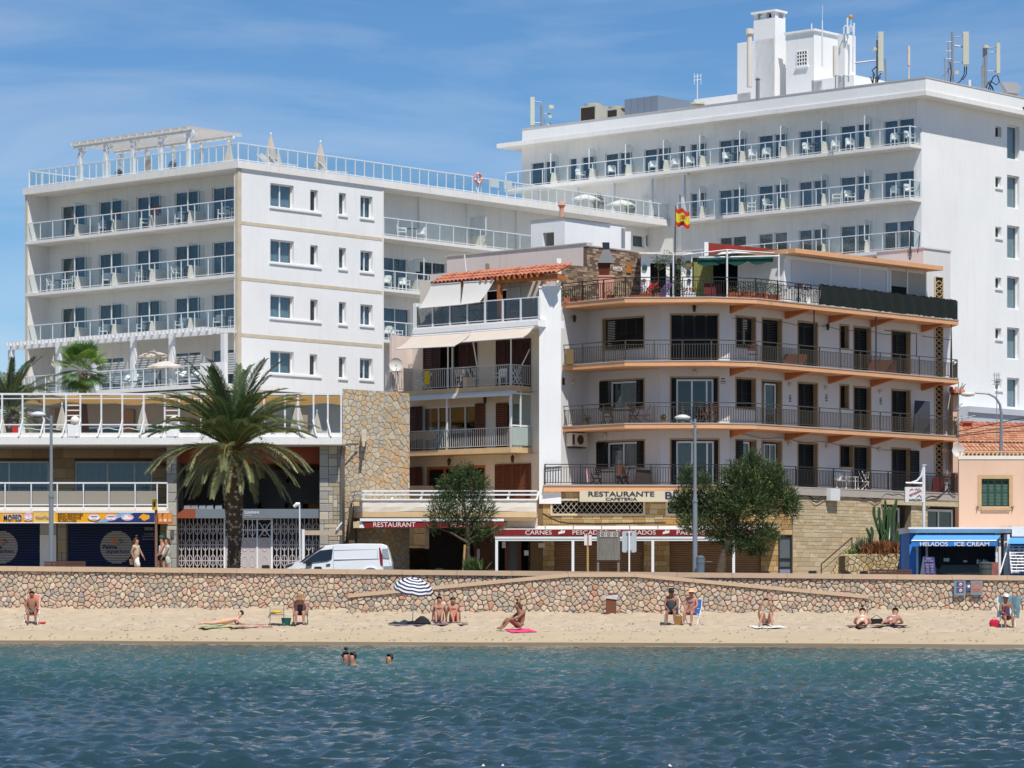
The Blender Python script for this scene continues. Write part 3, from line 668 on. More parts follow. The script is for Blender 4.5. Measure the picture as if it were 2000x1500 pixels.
for u,v,r in((1170,384,.33),(1231,395,.4)):
 p=px(u,v,FB.D(u)+2);pot_plant((p.x,p.y,ZR1),('topiary ball on a stem between the two left white roof parasols' if u<1200 else 'round grey green bush behind the rear roof railing right of the middle parasol'),r,max(.3,p.z-ZR1-r),LEAFD if u<1200 else LEAFO,M('grey pot',(150,146,140)))
# --- balcony furniture
CH=Proto('balcony_chair','chair');g=G()
g.box(LF,-.24,.24,-.22,.24,.42,.46)
for x in(-.24,.24):
 g.bar((x,-.22,0),(x*.96,-.2,.66),.04);g.bar((x,.24,0),(x*.96,.3,.84),.04);g.bar((x,-.24,.65),(x,.3,.65),.045)
g.sheet([[(x,y,z)for x in(-.2,0,.2)]for y,z in((.24,.5),(.3,.84),(.31,.88))],.02);g.box(LF,-.2,.2,-.3,-.27,.5,.86)
CH.part('balcony_chair',g,PLAST)
TB=Proto('balcony_table','table');g=G();g.lathe((0,0,.68),[(.32,0),(.32,.03)],14);g.tube([(0,0,.02),(0,0,.69)],.03);g.lathe((0,0,0),[(.2,0),(.2,.03)],10);TB.part('balcony_table',g,M('grey table top',(96,100,104),.5,.05))
FLN=['top balcony','middle balcony','lowest balcony']
def bchairs(fr,zs,lst,where):
 for k,u,kind,rot in lst:
  d=-.75;p=fr.p(fr.su(u,d),d,zs[k]+TH)
  if kind=='c':CH.place(p,fr.ang+math.radians(rot),f'white armchair, {FLN[k]}, {where}, {PLACE(where, k, u)}','white balcony armchairs')
  else:TB.place(p,0,f'small grey table, {FLN[k]}, {where}, {PLACE(where, k, u)}','small balcony tables')
CNT={}
def PLACE(where,k,u):
 q=CNT.get((where,k),0);CNT[where,k]=q+1;return ORD[q]+' piece from the left'
bchairs(FA,ZS,[(0,200,'c',60),(0,209,'t',0),(0,281,'c',-40),(0,352,'c',30),(0,362,'t',0),(0,437,'c',20),(0,451,'t',0),(0,458,'c',-30),(1,103,'c',80),(1,117,'t',0),(1,131,'c',-60),(1,143,'c',-100),(1,209,'c',40),(1,276,'c',70),(1,284,'t',0),(1,347,'c',80),(1,360,'t',0),(2,204,'c',30),(2,278,'c',20),(2,287,'t',0),(2,353,'c',20),(2,427,'c',30),(2,441,'t',0),(2,456,'c',-30)],'left hotel face')
bchairs(FB,ZS,[(0,786,'c',40),(0,804,'t',0),(0,823,'c',-60),(1,754,'c',-60),(1,790,'c',-20),(2,754,'c',-70),(2,776,'c',10)],'loggia beside the end wall')
def cloth(name,fr,a0,a1,d,z0,z1,mat,label,cat='towel',wav=.04):
 g=G();n=8;g.sheet([[fr.p(a0+(a1-a0)*i/n,d+wav*math.sin(i*1.9+z*3),z-(.03*math.sin(i*1.3)if z==z0 else 0))for i in range(n+1)]for z in(z0,(z0+z1)/2,z1)]);return solo(name,g,mat,label,cat)
a=FA.su(222,-.25);cloth('towel',FA,a-.1,a+.6,-.28,22.75,23.15,M('navy towel',(38,44,54),.95,.1),'dark towel over the divider on the top balcony, left of two towels')
a=FA.su(296,-.25);cloth('towel',FA,a-.1,a+.75,-.28,22.75,23.15,M('maroon towel',(92,44,52),.95,.1),'maroon towel over the divider on the top balcony, right of two towels')
a=FB.su(812,-.2);cloth('towel',FB,a,a+.45,-.2,19.75,20.15,M('black cloth',(24,24,26),.95,.1),'black swimwear drying at the loggia railing beside the tile roof','swimwear')
# ================================================================ HOTEL PODIUM AND STREET FLOOR
D0=146.;f0=front(D0);X=lambda u,D=D0:(u-CX)*D/F
BEIGE=M('pink beige wall',(180,154,134),.9,.06,.5);BROWNST=M('brown stone cladding',(194,158,120),.85,.14,.8,bump=.2)
GREY=M('grey awning fascia',(112,122,130),.7,.08,1);DKG=M('dark grey wall',(160,160,164),.9,.12,.5);ORP=M('orange paint',(146,74,50),.8,.1,1)
H2=thing('hotel_podium','hotel front terrace block over blue shuttered shops, with glass windbreak and stone entrance','building',(X(330),D0,gz(X(330))))
zt1,zt0=Zp(845,D0),Zp(868,D0)
FL0=8.62
g=G();g.slab([(X(-220),D0+.35),(X(668),D0+.35),(X(668),171),(X(-220),184)],FL0,FL0+.1);g.wbox(X(-220),X(668),D0+.1,D0+5.2,zt0+.01,FL0+.001)
obj('terrace_floor',g,SOFF,H2)
g=G();g.wbox(X(-220),X(668),D0-.0,D0+.35,zt0,zt0+.36);g.wbox(X(-220),X(668),D0+.12,D0+.33,zt0+.36,zt1);obj('parapet',g,WHITE,H2)
zb=Zp(768,D0)
g=G();g.wbox(X(-220),X(668),D0+.16,D0+.26,zb-.07,zb+.02);g.wbox(X(-220),X(470),D0+.18,D0+.24,Zp(829,D0)-.03,Zp(829,D0)+.03);g.wbox(X(-220),X(470),D0+.18,D0+.24,Zp(778,D0)-.02,Zp(778,D0)+.02)
wb=obj('windbreak_frame',g,WMET,H2)
posts=[-197,-157,-117,-77,-37,3,43,85,128,156,197,238,280,321,349,392,434,474,515,556,582,612,640,666]
for i,u in enumerate(posts):
 ubox('post',WMET,wb,f0,X(u)-.035,X(u)+.035,-.25,-.13,zt0+.37,zb-.071)
 if u<360 or u in(582,612,640):
  g=G();s=1 if u<500 else-1;g.bar((X(u)+.02*s,D0+.1,Zp(820,D0)),(X(u)-.16*s,D0-.02,zt0+.37),.07,.06);obj('strut',g,WPVC,wb)
 if i and u-posts[i-1]>25 and u not in(156,349):ubox('glass_panel',GLB,wb,f0,X(posts[i-1])+.07,X(u)-.07,-.2,-.19,zt1+.01,zb-.08)
for ua,ub in((128,156),(321,349)):
 for v in(791,801,811,821):ubox('ladder_rung',WMET,wb,f0,X(ua)+.06,X(ub)-.06,-.22,-.17,Zp(v,D0)-.025,Zp(v,D0)+.025)
for u in(144,337):
 g=G();g.wbox(X(u)-.28,X(u)+.28,D0-.02,D0+.34,zt0+.361,Zp(829,D0));o=obj('lamp_pier',g,WHITE2,H2)
 g=G();g.ball((X(u+2),D0+.1,Zp(821.5,D0)),.215,14);g.lathe((X(u+2),D0+.1,Zp(829,D0)),[(.1,0),(.07,.06)],8);obj('globe_lamp',g,M('opal glass',(236,228,216),.35,.02),o,smooth=True)
YEL=M('ochre awning cloth',(214,168,100),.9,.08,1,trans=.35)
g=G();g.sheet([[Vector((X(u),D0+4.6+7*j,zb+.16-.05*math.sin(u*.07)*j))for u in range(-220,669,12)]for j in(0,.33,.66,1)]);obj('sun_sail',g,YEL,H2)
g=G();g.tube([(X(u),D0+.8,Zp(838-3.5*math.sin((u-185)/41*math.pi)**2,D0))for u in range(185,321,5)],.025,5);g.tube([(X(u),D0+.8,Zp(838-3*math.sin((u-30)/41*math.pi)**2,D0))for u in range(30,120,5)],.025,5);obj('rope',g,WMET,H2)
h1=[(FA.su(180,-1.45),FA.su(208,-1.45),8.7,10.6),(FA.su(268,-1.45),FA.su(318,-1.45),8.7,10.7)]
g=G();g.box(FA,FA.su(100,-1.45),-.2,-1.5,-1.3,FL0+.1,12.55);obj('room_wall',g,BEIGE,H2)
g=G();g.box(FA,FA.su(240,-1.2),FA.su(262,-1.2),-1.2,-1.16,9.4,12.05);obj('wood_door',g,M('varnished wood',(172,112,66),.6,.15,2),H2)
g=G();g.box(FA,FA.su(107,-1.2),FA.su(158,-1.2),-1.29,-1.2,8.7,12.5);obj('wood_panel',g,M('brown panel',(160,112,78),.7,.1,1),H2)
gd=G();gd.box(FA,FA.su(165,-1.2),-.5,-1.29,-1.22,9.0,11.1);obj('dark_glazing',gd,M('dark glazing',(66,72,78),.3,.2,1),H2)
gd=G();gd.box(FA,FA.su(165,-1.2),-.5,-1.21,-1.17,11.1,11.2)
for i in range(9):a=FA.su(165,-1.2)+i*1.55;gd.box(FA,a,a+.07,-1.21,-1.17,9.0,11.1)
obj('glazing_bars',gd,WMET,H2)
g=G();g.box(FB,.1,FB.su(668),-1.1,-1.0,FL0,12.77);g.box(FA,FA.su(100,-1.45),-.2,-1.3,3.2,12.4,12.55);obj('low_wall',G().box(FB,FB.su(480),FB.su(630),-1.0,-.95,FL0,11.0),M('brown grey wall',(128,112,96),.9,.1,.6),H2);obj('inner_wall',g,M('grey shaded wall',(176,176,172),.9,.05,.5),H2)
g=G();g.box(FB,FB.su(600),FB.su(616),-.9,-.6,FL0,12.7);obj('round_column',g,BEIGE,H2)
g=G();g.box(FB,FB.su(636),FB.su(667),-.99,-.9,8.9,10.5);obj('dark_window',g,GLD,H2);g=G();g.box(FB,FB.su(636),FB.su(667),-.9,-.85,10.5,10.6);g.box(FB,FB.su(651),FB.su(653),-.9,-.85,8.9,10.5);g.box(FB,FB.su(636),FB.su(667),-.9,-.85,9.3,9.36);obj('window_bars',g,WPVC,H2)
for i,u in enumerate((90,130,210,262,155)):g=G();g.lathe(FA.p(FA.su(u,1.5),1.5,12.3),[(.15,0),(.18,.1)],10);obj('ceiling_lamp',g,GRYM,H2)
zr=FA.z(385,712,3.);zf_=FA.z(385,750,3.)
g=G();sa=FA.su(48,3);sb=FA.su(425,3);g.box(FA,sa,sb,-1.6,3.05,zf_-.22,zf_);obj('terrace_slab',g,WHITE,H1)
rail(FA,sa,FA.su(392,3),3.,zf_,H1,16,h=zr-zf_)
g=G();g.box(FA,FA.su(392,3),2.2,2.85,3.05,zf_,zr+.05);obj('terrace_parapet',g,WHITE2,H1)
zp=FA.z(465,647,.0)
sp0=FA.su(17,2.2);t=thing('terrace_pergola','white timber pergola along the first floor terrace of the left hotel wing','pergola',tuple(FA.p(sp0/2,2,zf_)))
for u in(22,115,187,261,336,438):a=FA.su(u,2.);ubox('post',WMET,t,FA,a-.14,a+.14,1.87,2.13,zf_ if u>40 else 9,zp-.3)
ubox('beam',WMET,t,FA,sp0,-.05,1.9,2.1,zp-.3,zp-.08)
n=27
for i in range(n):a=sp0+.15+(-.25-sp0)*i/(n-1);g=G();g.box(FA,a-.05,a+.05,.06,2.55,zp-.08,zp+.08);obj('rafter',g,WMET,t)
g=G()
for i in range(9):d=.2+2.2*i/8;g.box(FA,sp0-.1,0,d-.02,d+.02,zp+.08,zp+.11)
obj('battens',g,WMET,t,kind='stuff')
for u0,u1,v0 in((197,250,712),(265,310,704),(342,400,699),(443,463,692)):
 g=G();zz=FA.z(u0,v0,.1);a0,a1=FA.su(u0,.1),FA.su(u1,.1)
 for i in range(9):g.box(FA,a0,a1,.08,.13,zz-.03-i*.13,zz+.06-i*.13)
 g.box(FA,a0,a0+.06,.07,.15,zf_,zz+.07);g.box(FA,a1-.06,a1,.07,.15,zf_,zz+.07);obj('louvre_screen',g,M('pale grey louvre',(196,196,194),.6,.05),H1)
for u,d,lab,pr,sc in((104,1.4,'closed beige parasol on the first floor terrace left of the fan palm',CP,1),(51,-.2,'closed grey parasol at the left end of the first floor terrace',CP,.95),(301,1.3,'open cream parasol on the first floor terrace, the higher of two',OP,1),(324,2.1,'open cream parasol on the first floor terrace, the lower of two',OP,.92)):
 s_=sc if pr is CP else(.68 if u==301 else .76);zz=zf_-.35 if pr is CP else FA.z(u,683 if u==301 else 702,d)-2.27*s_
 pr.place(FA.p(FA.su(u,d),d,zz),.2,lab,'parasols on the hotel terraces',s_)
for i,(u,w)in enumerate(((245,'between the fan palm and the open parasols'),(283,'below the left open parasol'),(338,'right end, under the lower open parasol'),(122,'left of the fan palm trunk'),(375,'behind the top of the date palm'))):
 LG.place(FA.p(FA.su(u,1.6),1.6,zf_),FA.ang+math.radians(20),'cream lounger on the first floor terrace, '+w,'loungers on the first floor terrace',1.15)
for u,lab in((121,'left of the two fully seen along the shop roof'),(279,'right of the two fully seen along the shop roof'),(2,'cut by the left edge of the photo'),(619,'beside the flagstone wall'),(581,'between the big date palm and the flagstone wall')):
 CP.place((X(u,149),149,FL0),.1,'closed grey parasol, glass windbreak terrace, '+lab,'parasols on the hotel terraces',(Zp({121:786,279:785,2:800,619:800,581:775}[u],149)-FL0)/2.62)
g=G();g.wbox(X(23,148),X(34,148),147.7,148.1,9.05,9.15);g.wbox(X(23,148),X(34,148),148.1,148.16,9.1,9.6);g.wbox(X(23,148),X(34,148),147.72,147.78,8.7,9.05);solo('red_chair',g,M('red plastic',(206,40,34),.5,.05),'red plastic chair on the podium terrace near the left edge','chair')
# --- hotel first floor facade over the shops
DW=150.6;fw2=front(DW);z0,z1=2.0,zt0
zs=Zp(990,147)
wins=[(X(-160,DW),X(-75,DW)),(X(-60,DW),X(95,DW)),(X(146,DW),X(297,DW))];ztop=Zp(901,DW)
holes=[(a,b_,zs+.1,ztop)for a,b_ in wins]
obj('upper_wall',wall(fw2,X(-220,DW),X(327,DW),zs,zt0,holes,-.3,-.03),M('mortar brown',(112,86,62),.9,.1),H2)
bl=coursed(X(-130,DW),X(325,DW),zs,zt0,.48,.8,1.5,holes);blocks(bl,fw2,H2,[BROWNST,M('brown stone light',(204,170,132),.85,.12,.8,bump=.2),M('brown stone dark',(180,146,110),.85,.14,.8,bump=.2)],.012,.03,d0=-.03,name='cladding_stone')
CURB=M('blue shop curtain',(116,164,206),.9,.12,1,stretch=(2.5,2.5,.2))
for i,(a,b_)in enumerate(wins):
 w=window(fw2,(a,b_,zs+.1,ztop),-.1,H2,1,None,.07,split=[.42,.77]if i==2 else[.5]);obj('curtain',curtain(fw2,a+.05,b_-.05,-.3,zs+.15,ztop-.05,.04,.3),CURB,w)
g=G();g.wbox(X(-220,147),X(327,147),147,DW,zs-.18,zs);g.wbox(X(-220),X(327),146.6,147,zs-.35,zs-.2);obj('balcony_floor',g,CREAMW,H2)
zt=Zp(943,147);fb=front(147.0)
g=G();g.wbox(X(-220,147),X(327,147),146.97,147.03,zt-.04,zt+.03);g.wbox(X(-220,147),X(327,147),146.98,147.02,zs+.07,zs+.13);rl=obj('balcony_railing',g,WMET,H2)
ps=[-145,-95,-45,10,61,112,163,213,264,307,327]
for i,u in enumerate(ps):
 ubox('post',WMET,rl,fb,X(u,147)-.026,X(u,147)+.026,-.03,.03,zs-.1,zt-.05)
 if i and u<327:
  a,b_=X(ps[i-1],147)+.05,X(u,147)-.05;zm=Zp(959,147)
  ubox('frosted_panel',M('frosted beige panel',(150,144,132),.5,.04,.5),rl,fb,a,b_,-.01,.01,zs+.14,zm);ubox('glass_panel',GLB,rl,fb,a,b_,-.01,.0,zm+.01,zt-.06)
# --- shops
SHB=M('navy shutter',(26,42,82),.55,.08,1.5);DS=149.5;fs=front(DS);g0=gz(X(150))-.1
zl=Zp(1021,DS)
def shutter(name,fr,a0,a1,z0,z1,mat,parent,pitch=.11,depth=.025,d=0):
 """roller shutter of curved slats, each slat a part up to the limit"""
 o=obj(name,G().box(fr,a0,a1,d-.06,d-.03,z0,z1),mat,parent);n=int((z1-z0)/pitch);me=None
 for i in range(n):
  g=G();z=z0+i*pitch;g.add([fr.p(a,dd,zz)for a in(a0,a1)for dd,zz in((d-.03,z),(d+depth*.8,z+pitch*.25),(d+depth,z+pitch*.55),(d-.01,z+pitch*.97))],[(0,4,5,1),(1,5,6,2),(2,6,7,3)])
  obj('slat',g,mat,o)
 return o
def disc(fr,a,d,z,r,mat,name,parent,th=.01,n=40,kx=1.0):
 return obj(name,G().prism([(a+r*kx*math.cos(2*math.pi*i/n),z+r*math.sin(2*math.pi*i/n))for i in range(n)],fr,d,d+th),mat,parent)
g=G();g.wbox(X(-220,DS),X(345,DS),DS,DS+.3,zl,zs-.19);g.wbox(X(-220,DS),X(327,DS),DW,DW+.2,z0,zs);obj('shop_lintel',g,BROWNST,H2)
STRP=M('pale shutter print',(176,172,166),.6,.05)
for a,b_,c in((X(-60,DS),X(76,DS),3),(X(133,DS),X(309,DS),228)):
 sh=shutter('roller_shutter',fs,a,b_,g0,zl,SHB,H2,.12)
 zc=Zp(1069,DS);r=.77;n=int(2*r/.077)
 for i in range(n):
  z=zc-r+.077*(i+.5);w=math.sqrt(max(0,r*r-(z-zc)**2));xc=X(c,DS)
  if w>.1:g=G();g.box(fs,max(xc-w,a),xc+w,.028,.036,z-.025,z+.025);obj('printed_stripe',g,STRP,sh)
 NV=M('navy lettering',(24,44,84),.6,.03);text('lettering','Palma',fs,X(c-13,DS),.045,Zp(1068,DS),.19,NV,sh,w=.68,font_bold=True);text('lettering','aquarium',fs,X(c+2,DS),.045,Zp(1077.5,DS),.17,NV,sh,w=1.05,font_bold=True)
 disc(fs,X(c-4,DS),.045,Zp(1056,DS),.09,M('logo orange',(220,110,40),.6,.03),'sun_logo',sh,n=14)
 g=G()
 for i in range(8):aa=2*math.pi*i/8;g.prism([(X(c-4,DS)+math.cos(aa+q)*rr,Zp(1056,DS)+math.sin(aa+q)*rr)for q,rr in((-.2,.11),(.2,.11),(0,.17))],fs,.045,.055)
 obj('sun_rays',g,M('logo orange',(220,110,40)),sh)
 g=G();g.tube([fs.p(X(c+4,DS)+.02*i,.05,Zp(1057,DS)+.07*math.sin(i*.42))for i in range(14)],.014,5);g.tube([fs.p(X(c+2,DS)+.02*i,.05,Zp(1061,DS)-.06*math.sin(i*.5))for i in range(12)],.012,5);obj('fish_logo',g,NV,sh)
SGW=M('white lettering',(232,232,232),.6,.02)
for s_,v,w in(('VISION\nTOURS',1033,.42),('Tel. 971 000',1043,.42),('info excursions',1047,.6),('www tours',1053,.6)):text('lettering',s_,fs,X(291,DS),.045,Zp(v,DS),.14 if '\n' in s_ else .04,SGW,sh,w=w)
g=G();g.box(fs,X(78,DS),X(110,DS),-.05,0,g0,zl);g2=G();g2.box(fs,X(78,DS),X(110,DS),.001,.03,g0,Zp(1045,DS));g2.box(fs,X(79,DS),X(84,DS),.03,.05,g0,Zp(1045,DS));obj('side_door',g,M('pale grey panel',(176,178,180),.7,.05),H2);obj('side_door',g2,WPVC,H2)
for u0,u1 in((112,127),(313,327)):
 g=G();g.wbox(X(u0,DS),X(u1+5,DS),DS+.02,DS+.4,g0,zl);obj('pier_core',g,M('mortar grey',(120,112,100),.9,.1),H2)
 blocks(ashlar(X(u0,DS),X(u1+2,DS),g0,zl,.2),front(DS+.02),H2,[M('ashlar tan',(170,154,128),.9,.14,4,bump=.4),M('ashlar grey',(160,156,148),.9,.14,4,bump=.4)],.02,.04)
OR=M('sign orange',(232,164,22),.5,.03,.5);NVY=M('sign navy',(34,48,110),.5,.03);YL=M('sign pale orange',(226,186,104),.5,.03);BR=M('sign brown letters',(84,46,20),.5,.03);PKK=M('sign pink',(226,176,184),.5,.03);SKY=M('sign sky blue',(120,176,214),.5,.03)
za,zb_=Zp(1021,146),Zp(1000,146)
def sign(a,b_,z0,z1,mat,lab,d=0.):
 t=thing('shop_sign',lab,'sign',(X((a+b_)/2),D0,z0));g=G();g.box(f0,X(a),X(b_),-.12+d,d,z0,z1);obj('board',g,mat,t)
 g=G();g.box(f0,X(a),X(b_),d+.001,d+.02,z1-.03,z1+.02);g.box(f0,X(a),X(b_),d+.001,d+.02,z0-.02,z0+.02);obj('sign_border',g,SGW,t);return t
t=sign(-110,64,za,zb_,OR,'orange shop sign with white edged word MOPED and a scooter picture')
text('lettering','& BIKE',f0,X(-42),.025,(za+zb_)/2,.28,NVY,t,w=.9,font_bold=True)
for mt,ww,e,of in((SGW,.88,.022,.035),(NVY,.84,.05,.004)):text('lettering','MOPED',f0,X(25),e,(za+zb_)/2,.27,mt,t,w=ww,font_bold=of)
disc(f0,X(55.5),.02,(za+zb_)/2+.03,.2,PKK,'icon_disc',t)
def scooter(p,t,z):
 g=G()
 for dx in(-.12,.12):g.tube([f0.p(p+dx+.055*math.cos(a),.045,z-.07+.055*math.sin(a))for a in np.linspace(0,6.283,11)],.012,4)
 g.prism([(p-.12,z-.07),(p+.1,z-.07),(p+.14,z+.09),(p+.07,z+.1),(p+.06,z-.02),(p-.02,z-.02),(p-.05,z+.06),(p-.15,z+.05)],f0,.04,.05);obj('scooter_icon',g,SGW,t)
scooter(X(55.5),t,(za+zb_)/2)
t=sign(65,108,za-.001,zb_+.06,YL,'pale orange tour shop sign behind the left lamp post',.015);text('lettering','VisionTours',f0,X(86),.045,(za+zb_)/2,.13,GREY,t,w=.75)
t=sign(108,303,za,zb_,OR,'long orange and navy excursions sign with bus and boat pictures')
zc=(za+zb_)/2
g=G();g.prism([(X(185),za+.02),(X(302),za+.02),(X(302),zb_-.04),(X(247),zb_-.04),(X(225),zc)],f0,.02,.03);obj('navy_field',g,NVY,t)
g=G();g.prism([(X(186),za+.02),(X(206),za+.02),(X(262),zb_-.04),(X(236),zb_-.04),(X(218),zc+.02)],f0,.03,.036);obj('blue_wave',g,SKY,t)
for i,s_ in enumerate(('EXCURSIONES','EXCURSIONS','AUSFLUGE')):text('lettering',s_,f0,X(113),.03,zb_-.1-.148*i,.108,BR,t,w=(1.15,1.06,.86)[i],align='LEFT',font_bold=.01)
for u,k in((184,0),(217,1),(249,2)):
 g=G();x=X(u);g.prism([(x+.29*math.cos(q)+(.0),zc+.15*math.sin(q))for q in np.linspace(0,6.2,24)],f0,.037,.042);obj('icon_disc',g,PKK,t)
 g=G()
 if k<2:
  w=(.24,.19)[k];g.prism([(x-w,zc-.07),(x+w,zc-.07),(x+w-.02,zc+.05),(x+w-.08,zc+.08),(x-w+.04,zc+.08),(x-w,zc+.02)],f0,.043,.05)
  for dx in(-w*.6,w*.6):g.prism([(x+dx+.04*math.cos(q),zc-.08+.04*math.sin(q))for q in np.linspace(0,6,12)],f0,.043,.055)
 else:g.prism([(x-.18,zc-.09),(x+.15,zc-.09),(x+.22,zc),(x+.05,zc),(x+.02,zc+.08),(x-.1,zc+.1),(x-.16,zc)],f0,.043,.05)
 obj(('van_icon','bus_icon','boat_icon')[k],g,SGW,t)
 if k<2:g=G();g.box(f0,x-.15,x+.15,.051,.055,zc+.01,zc+.05);obj('icon_window',g,BR,t)
g=G();g.prism([(X(270)+a*.115,zc+b_*.13)for a,b_ in((0,-.3),(1,-.2),(1.6,-.9),(2.6,-1.3),(3.2,-.9),(4.3,-.6),(4.7,.3),(4.2,.9),(3.2,.9),(2.2,1.3),(1.3,.9),(.6,.3))],f0,.037,.045);obj('island_shape',g,OR,t)
# --- entrance recess
LP,RP=(325,345),(624,668);DE=148.;fe=front(DE)
MASH=[M('pale ashlar',(176,172,160),.9,.12,4,bump=.4),M('ashlar tan',(170,154,128)),M('ashlar grey',(160,156,148)),M('ashlar cream',(196,184,160),.9,.1,4,bump=.4)]
zc1=zt0-.02
for(u0,u1)in(LP,RP):
 g=G();g.wbox(X(u0,147),X(u1,147),147.03,149.5,g0,zc1);obj('pier_core',g,M('mortar grey',(120,112,100)),H2)
 blocks(ashlar(X(u0,147),X(u1,147),g0,zc1,.19 if u0>400 else .22),front(147.03),H2,MASH,.022,.045,[4,2,3,3],name='ashlar_stone')
a,b_=X(345,DE),X(624,DE)
g=G();g.wbox(a-2.5,b_+2.5,156,156.2,1,9);g.wbox(a-.2,a,149.5,156,1,9);g.wbox(b_+.2,b_+.4,149.5,156,1,9);obj('lobby_wall',g,DKG,H2)
g=G();g.wbox(a-1,b_+1,149,160,Zp(905,DE),Zp(905,DE)+.1);g.wbox(a,b_,DE,DE+.2,Zp(905,DE),FL0);obj('lobby_ceiling',g,ORP,H2)
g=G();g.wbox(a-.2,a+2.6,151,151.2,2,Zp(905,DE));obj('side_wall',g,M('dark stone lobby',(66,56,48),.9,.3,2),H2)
g=G();g.wbox(X(592,153),X(622,153),153,153.5,5.2,Zp(984,153));g.wbox(X(592,153),X(602,153),153,153.5,5.2,Zp(978,153));obj('reception_desk',g,M('orange wood',(176,100,50),.6,.1),H2)
for u in(504,556,573):g=G();g.wbox(X(u,155.9),X(u+7,155.9),155.85,155.95,Zp(993,156),Zp(983,156));obj('wall_poster',g,M('black poster',(16,16,18)),H2)
g=G();g.ball(px(562,939,155.8),.1,8);obj('wall_speaker',g,DARK,H2)
zz0,zz1=Zp(1012,147.2),Zp(994,147.2);fcb=front(147.2)
g=G();g.box(fcb,X(377),X(622),-1.2,0,zz0,zz1);obj('canopy_fascia',g,GREY,H2)
g=G();g.prism([(X(346,147.2),zz0),(X(377),zz0),(X(377),zz1),(X(360,147.2),zz1),(X(346,147.2),zz0+.2)],fcb,-1.2,.0);obj('canopy_end',g,ORP,H2)
text('lettering','SUNPRIME',fcb,X(492,147.2),.012,(zz0+zz1)/2+.04,.12,SGW,H2,w=.68);text('lettering','WATERFRONT',fcb,X(485,147.2),.012,zz0+.12,.04,SGW,H2,w=.36)
disc(fcb,X(470,147.2),.005,(zz0+zz1)/2,.09,SGW,'heart_logo',H2,n=12)
for u in(365,379,394,409,426):g=G();g.prism([(X(u-7,147.4),zz1),(X(u+7,147.4),zz1),(X(u+6,147.4),zz1+.2),(X(u-6,147.4),zz1+.17)],front(147.6),-.4,0);obj('canopy_lamp',g,M('frosted lamp cover',(150,154,156),.4,.1),H2)
GATE=M('pinkish white gate',(186,177,175),.6,.05,2);fg=front(DE);gz0=g0;gz1=Zp(1012,DE)
gt=thing('entrance_gate','pale metal gate with rows of upright ovals closing the hotel entrance','gate',(X(485,DE),DE,g0))
ring=G();ring.tube([(.13*math.cos(q),0,.26*math.sin(q))for q in np.linspace(0,2*math.pi,17)],.022,5,cap=False);RM=ring.mesh('oval_ring',GATE)
def rings(us,vs):
 for u in us:
  for v in vs:link('oval_ring',RM,gt,mat4=Matrix.Translation(fg.p(X(u,DE),.0,Zp(v,DE))))
L1=[354.5,370,385.5,401,416,431.5];R1=[540.5,555.5,571,587,603,618];VS=(1033,1064,1095)
rings(L1+R1,VS);rings((475,493),(1035,));rings((517,),(1035,))
g=G()
for us in(L1,R1):
 for u in us:
  g.box(fg,X(u,DE)-.02,X(u,DE)+.02,-.02,.02,gz0,gz1)
  if u not in(431.5,618):g.box(fg,X(u+7.7,DE)-.025,X(u+7.7,DE)+.025,-.02,.02,gz0,gz1)
 a0,a1=X(us[0]-7,DE),X(us[-1]+6,DE)
 for v in(1033,1064,1095):g.box(fg,a0,a1,-.025,.025,Zp(v,DE)-.03,Zp(v,DE)+.02)
obj('gate_bars',g,GATE,gt,kind='stuff')
g=G()
for u0,u1 in((437,440),(469,471),(501,504),(529,533)):g.box(fg,X(u0,DE),X(u1,DE),-.04,.04,gz0,gz1)
g.box(fg,X(437,DE),X(533,DE),-.04,.05,gz1-.08,gz1)
for u in(484,493,475):g.box(fg,X(u,DE)-.02,X(u,DE)+.02,-.02,.02,Zp(1050,DE),gz1)
for sx in(-1,1):g.bar(fg.p(X(506,DE),0,Zp(1035-14*sx,DE)),fg.p(X(528,DE),0,Zp(1035+14*sx,DE)),.03)
for sx in(-1,1):g.bar(fg.p(X(441,DE),0,Zp(1035-14*sx,DE)),fg.p(X(468,DE),0,Zp(1035+14*sx,DE)),.03)
g.box(fg,X(440,DE),X(530,DE),-.03,.03,Zp(1035,DE)-.02,Zp(1035,DE)+.02)
obj('gate_frame',g,WPVC,gt)
for u0,u1 in((440,469),(471,501),(504,529)):
 g=G();g.box(fg,X(u0,DE),X(u1,DE),-.03,.0,gz0,Zp(1050,DE));obj('gate_panel',g,GATE,gt)
GR2=ring.mesh('oval_ring',M('pinkish relief',(190,180,178),.6,.05))
for u in(478,493,517):
 for v in(1066,1097):link('oval_ring',GR2,gt,mat4=Matrix.Translation(fg.p(X(u,DE),.0,Zp(v,DE))))
# --- flagstone wall right of the entrance
t=thing('flagstone_wall','tall wall of pale and ochre irregular flagstones between entrance and restaurant','wall',(X(710,149.5),149.5,g0))
DF=149.5;ff=front(DF);FLG=stone_mats('flag',[(184,174,156),(188,170,144),(190,164,130),(174,166,152),(194,182,162),(196,168,132)]);g1_=2.0
top0,top1=Zp(759,DF),Zp(764,DF);x0,x1=X(669,DF),X(750,DF)
g=G();g.prism([(x0,g1_),(x1,g1_),(x1,top1),(x0,top0)],ff,-.6,-.03);frt=Fr(x1,DF,.8855,1);aR=frt.su(800)
g.box(frt,0,aR,-.4,-.03,g1_,top1-.02);obj('wall_core',g,M('flag mortar',(150,140,124),.95,.1),t)
c=cells([(x0,g1_),(x1,g1_),(x1,top1),(x0,top0)],.30,.20,.46);masonry(c,ff,t,FLG,.008,.03,[4,3,2,4,4,1],name='flagstone',flat=True,d0=-.03)
g=G()
for q in cells([(0,g1_),(aR,g1_),(aR,top1-.02),(0,top1-.02)],.36,.26,.46):g.k=rnd.randrange(6);stone_geo(g,frt,q,.012,.035,-.03,flat=True)
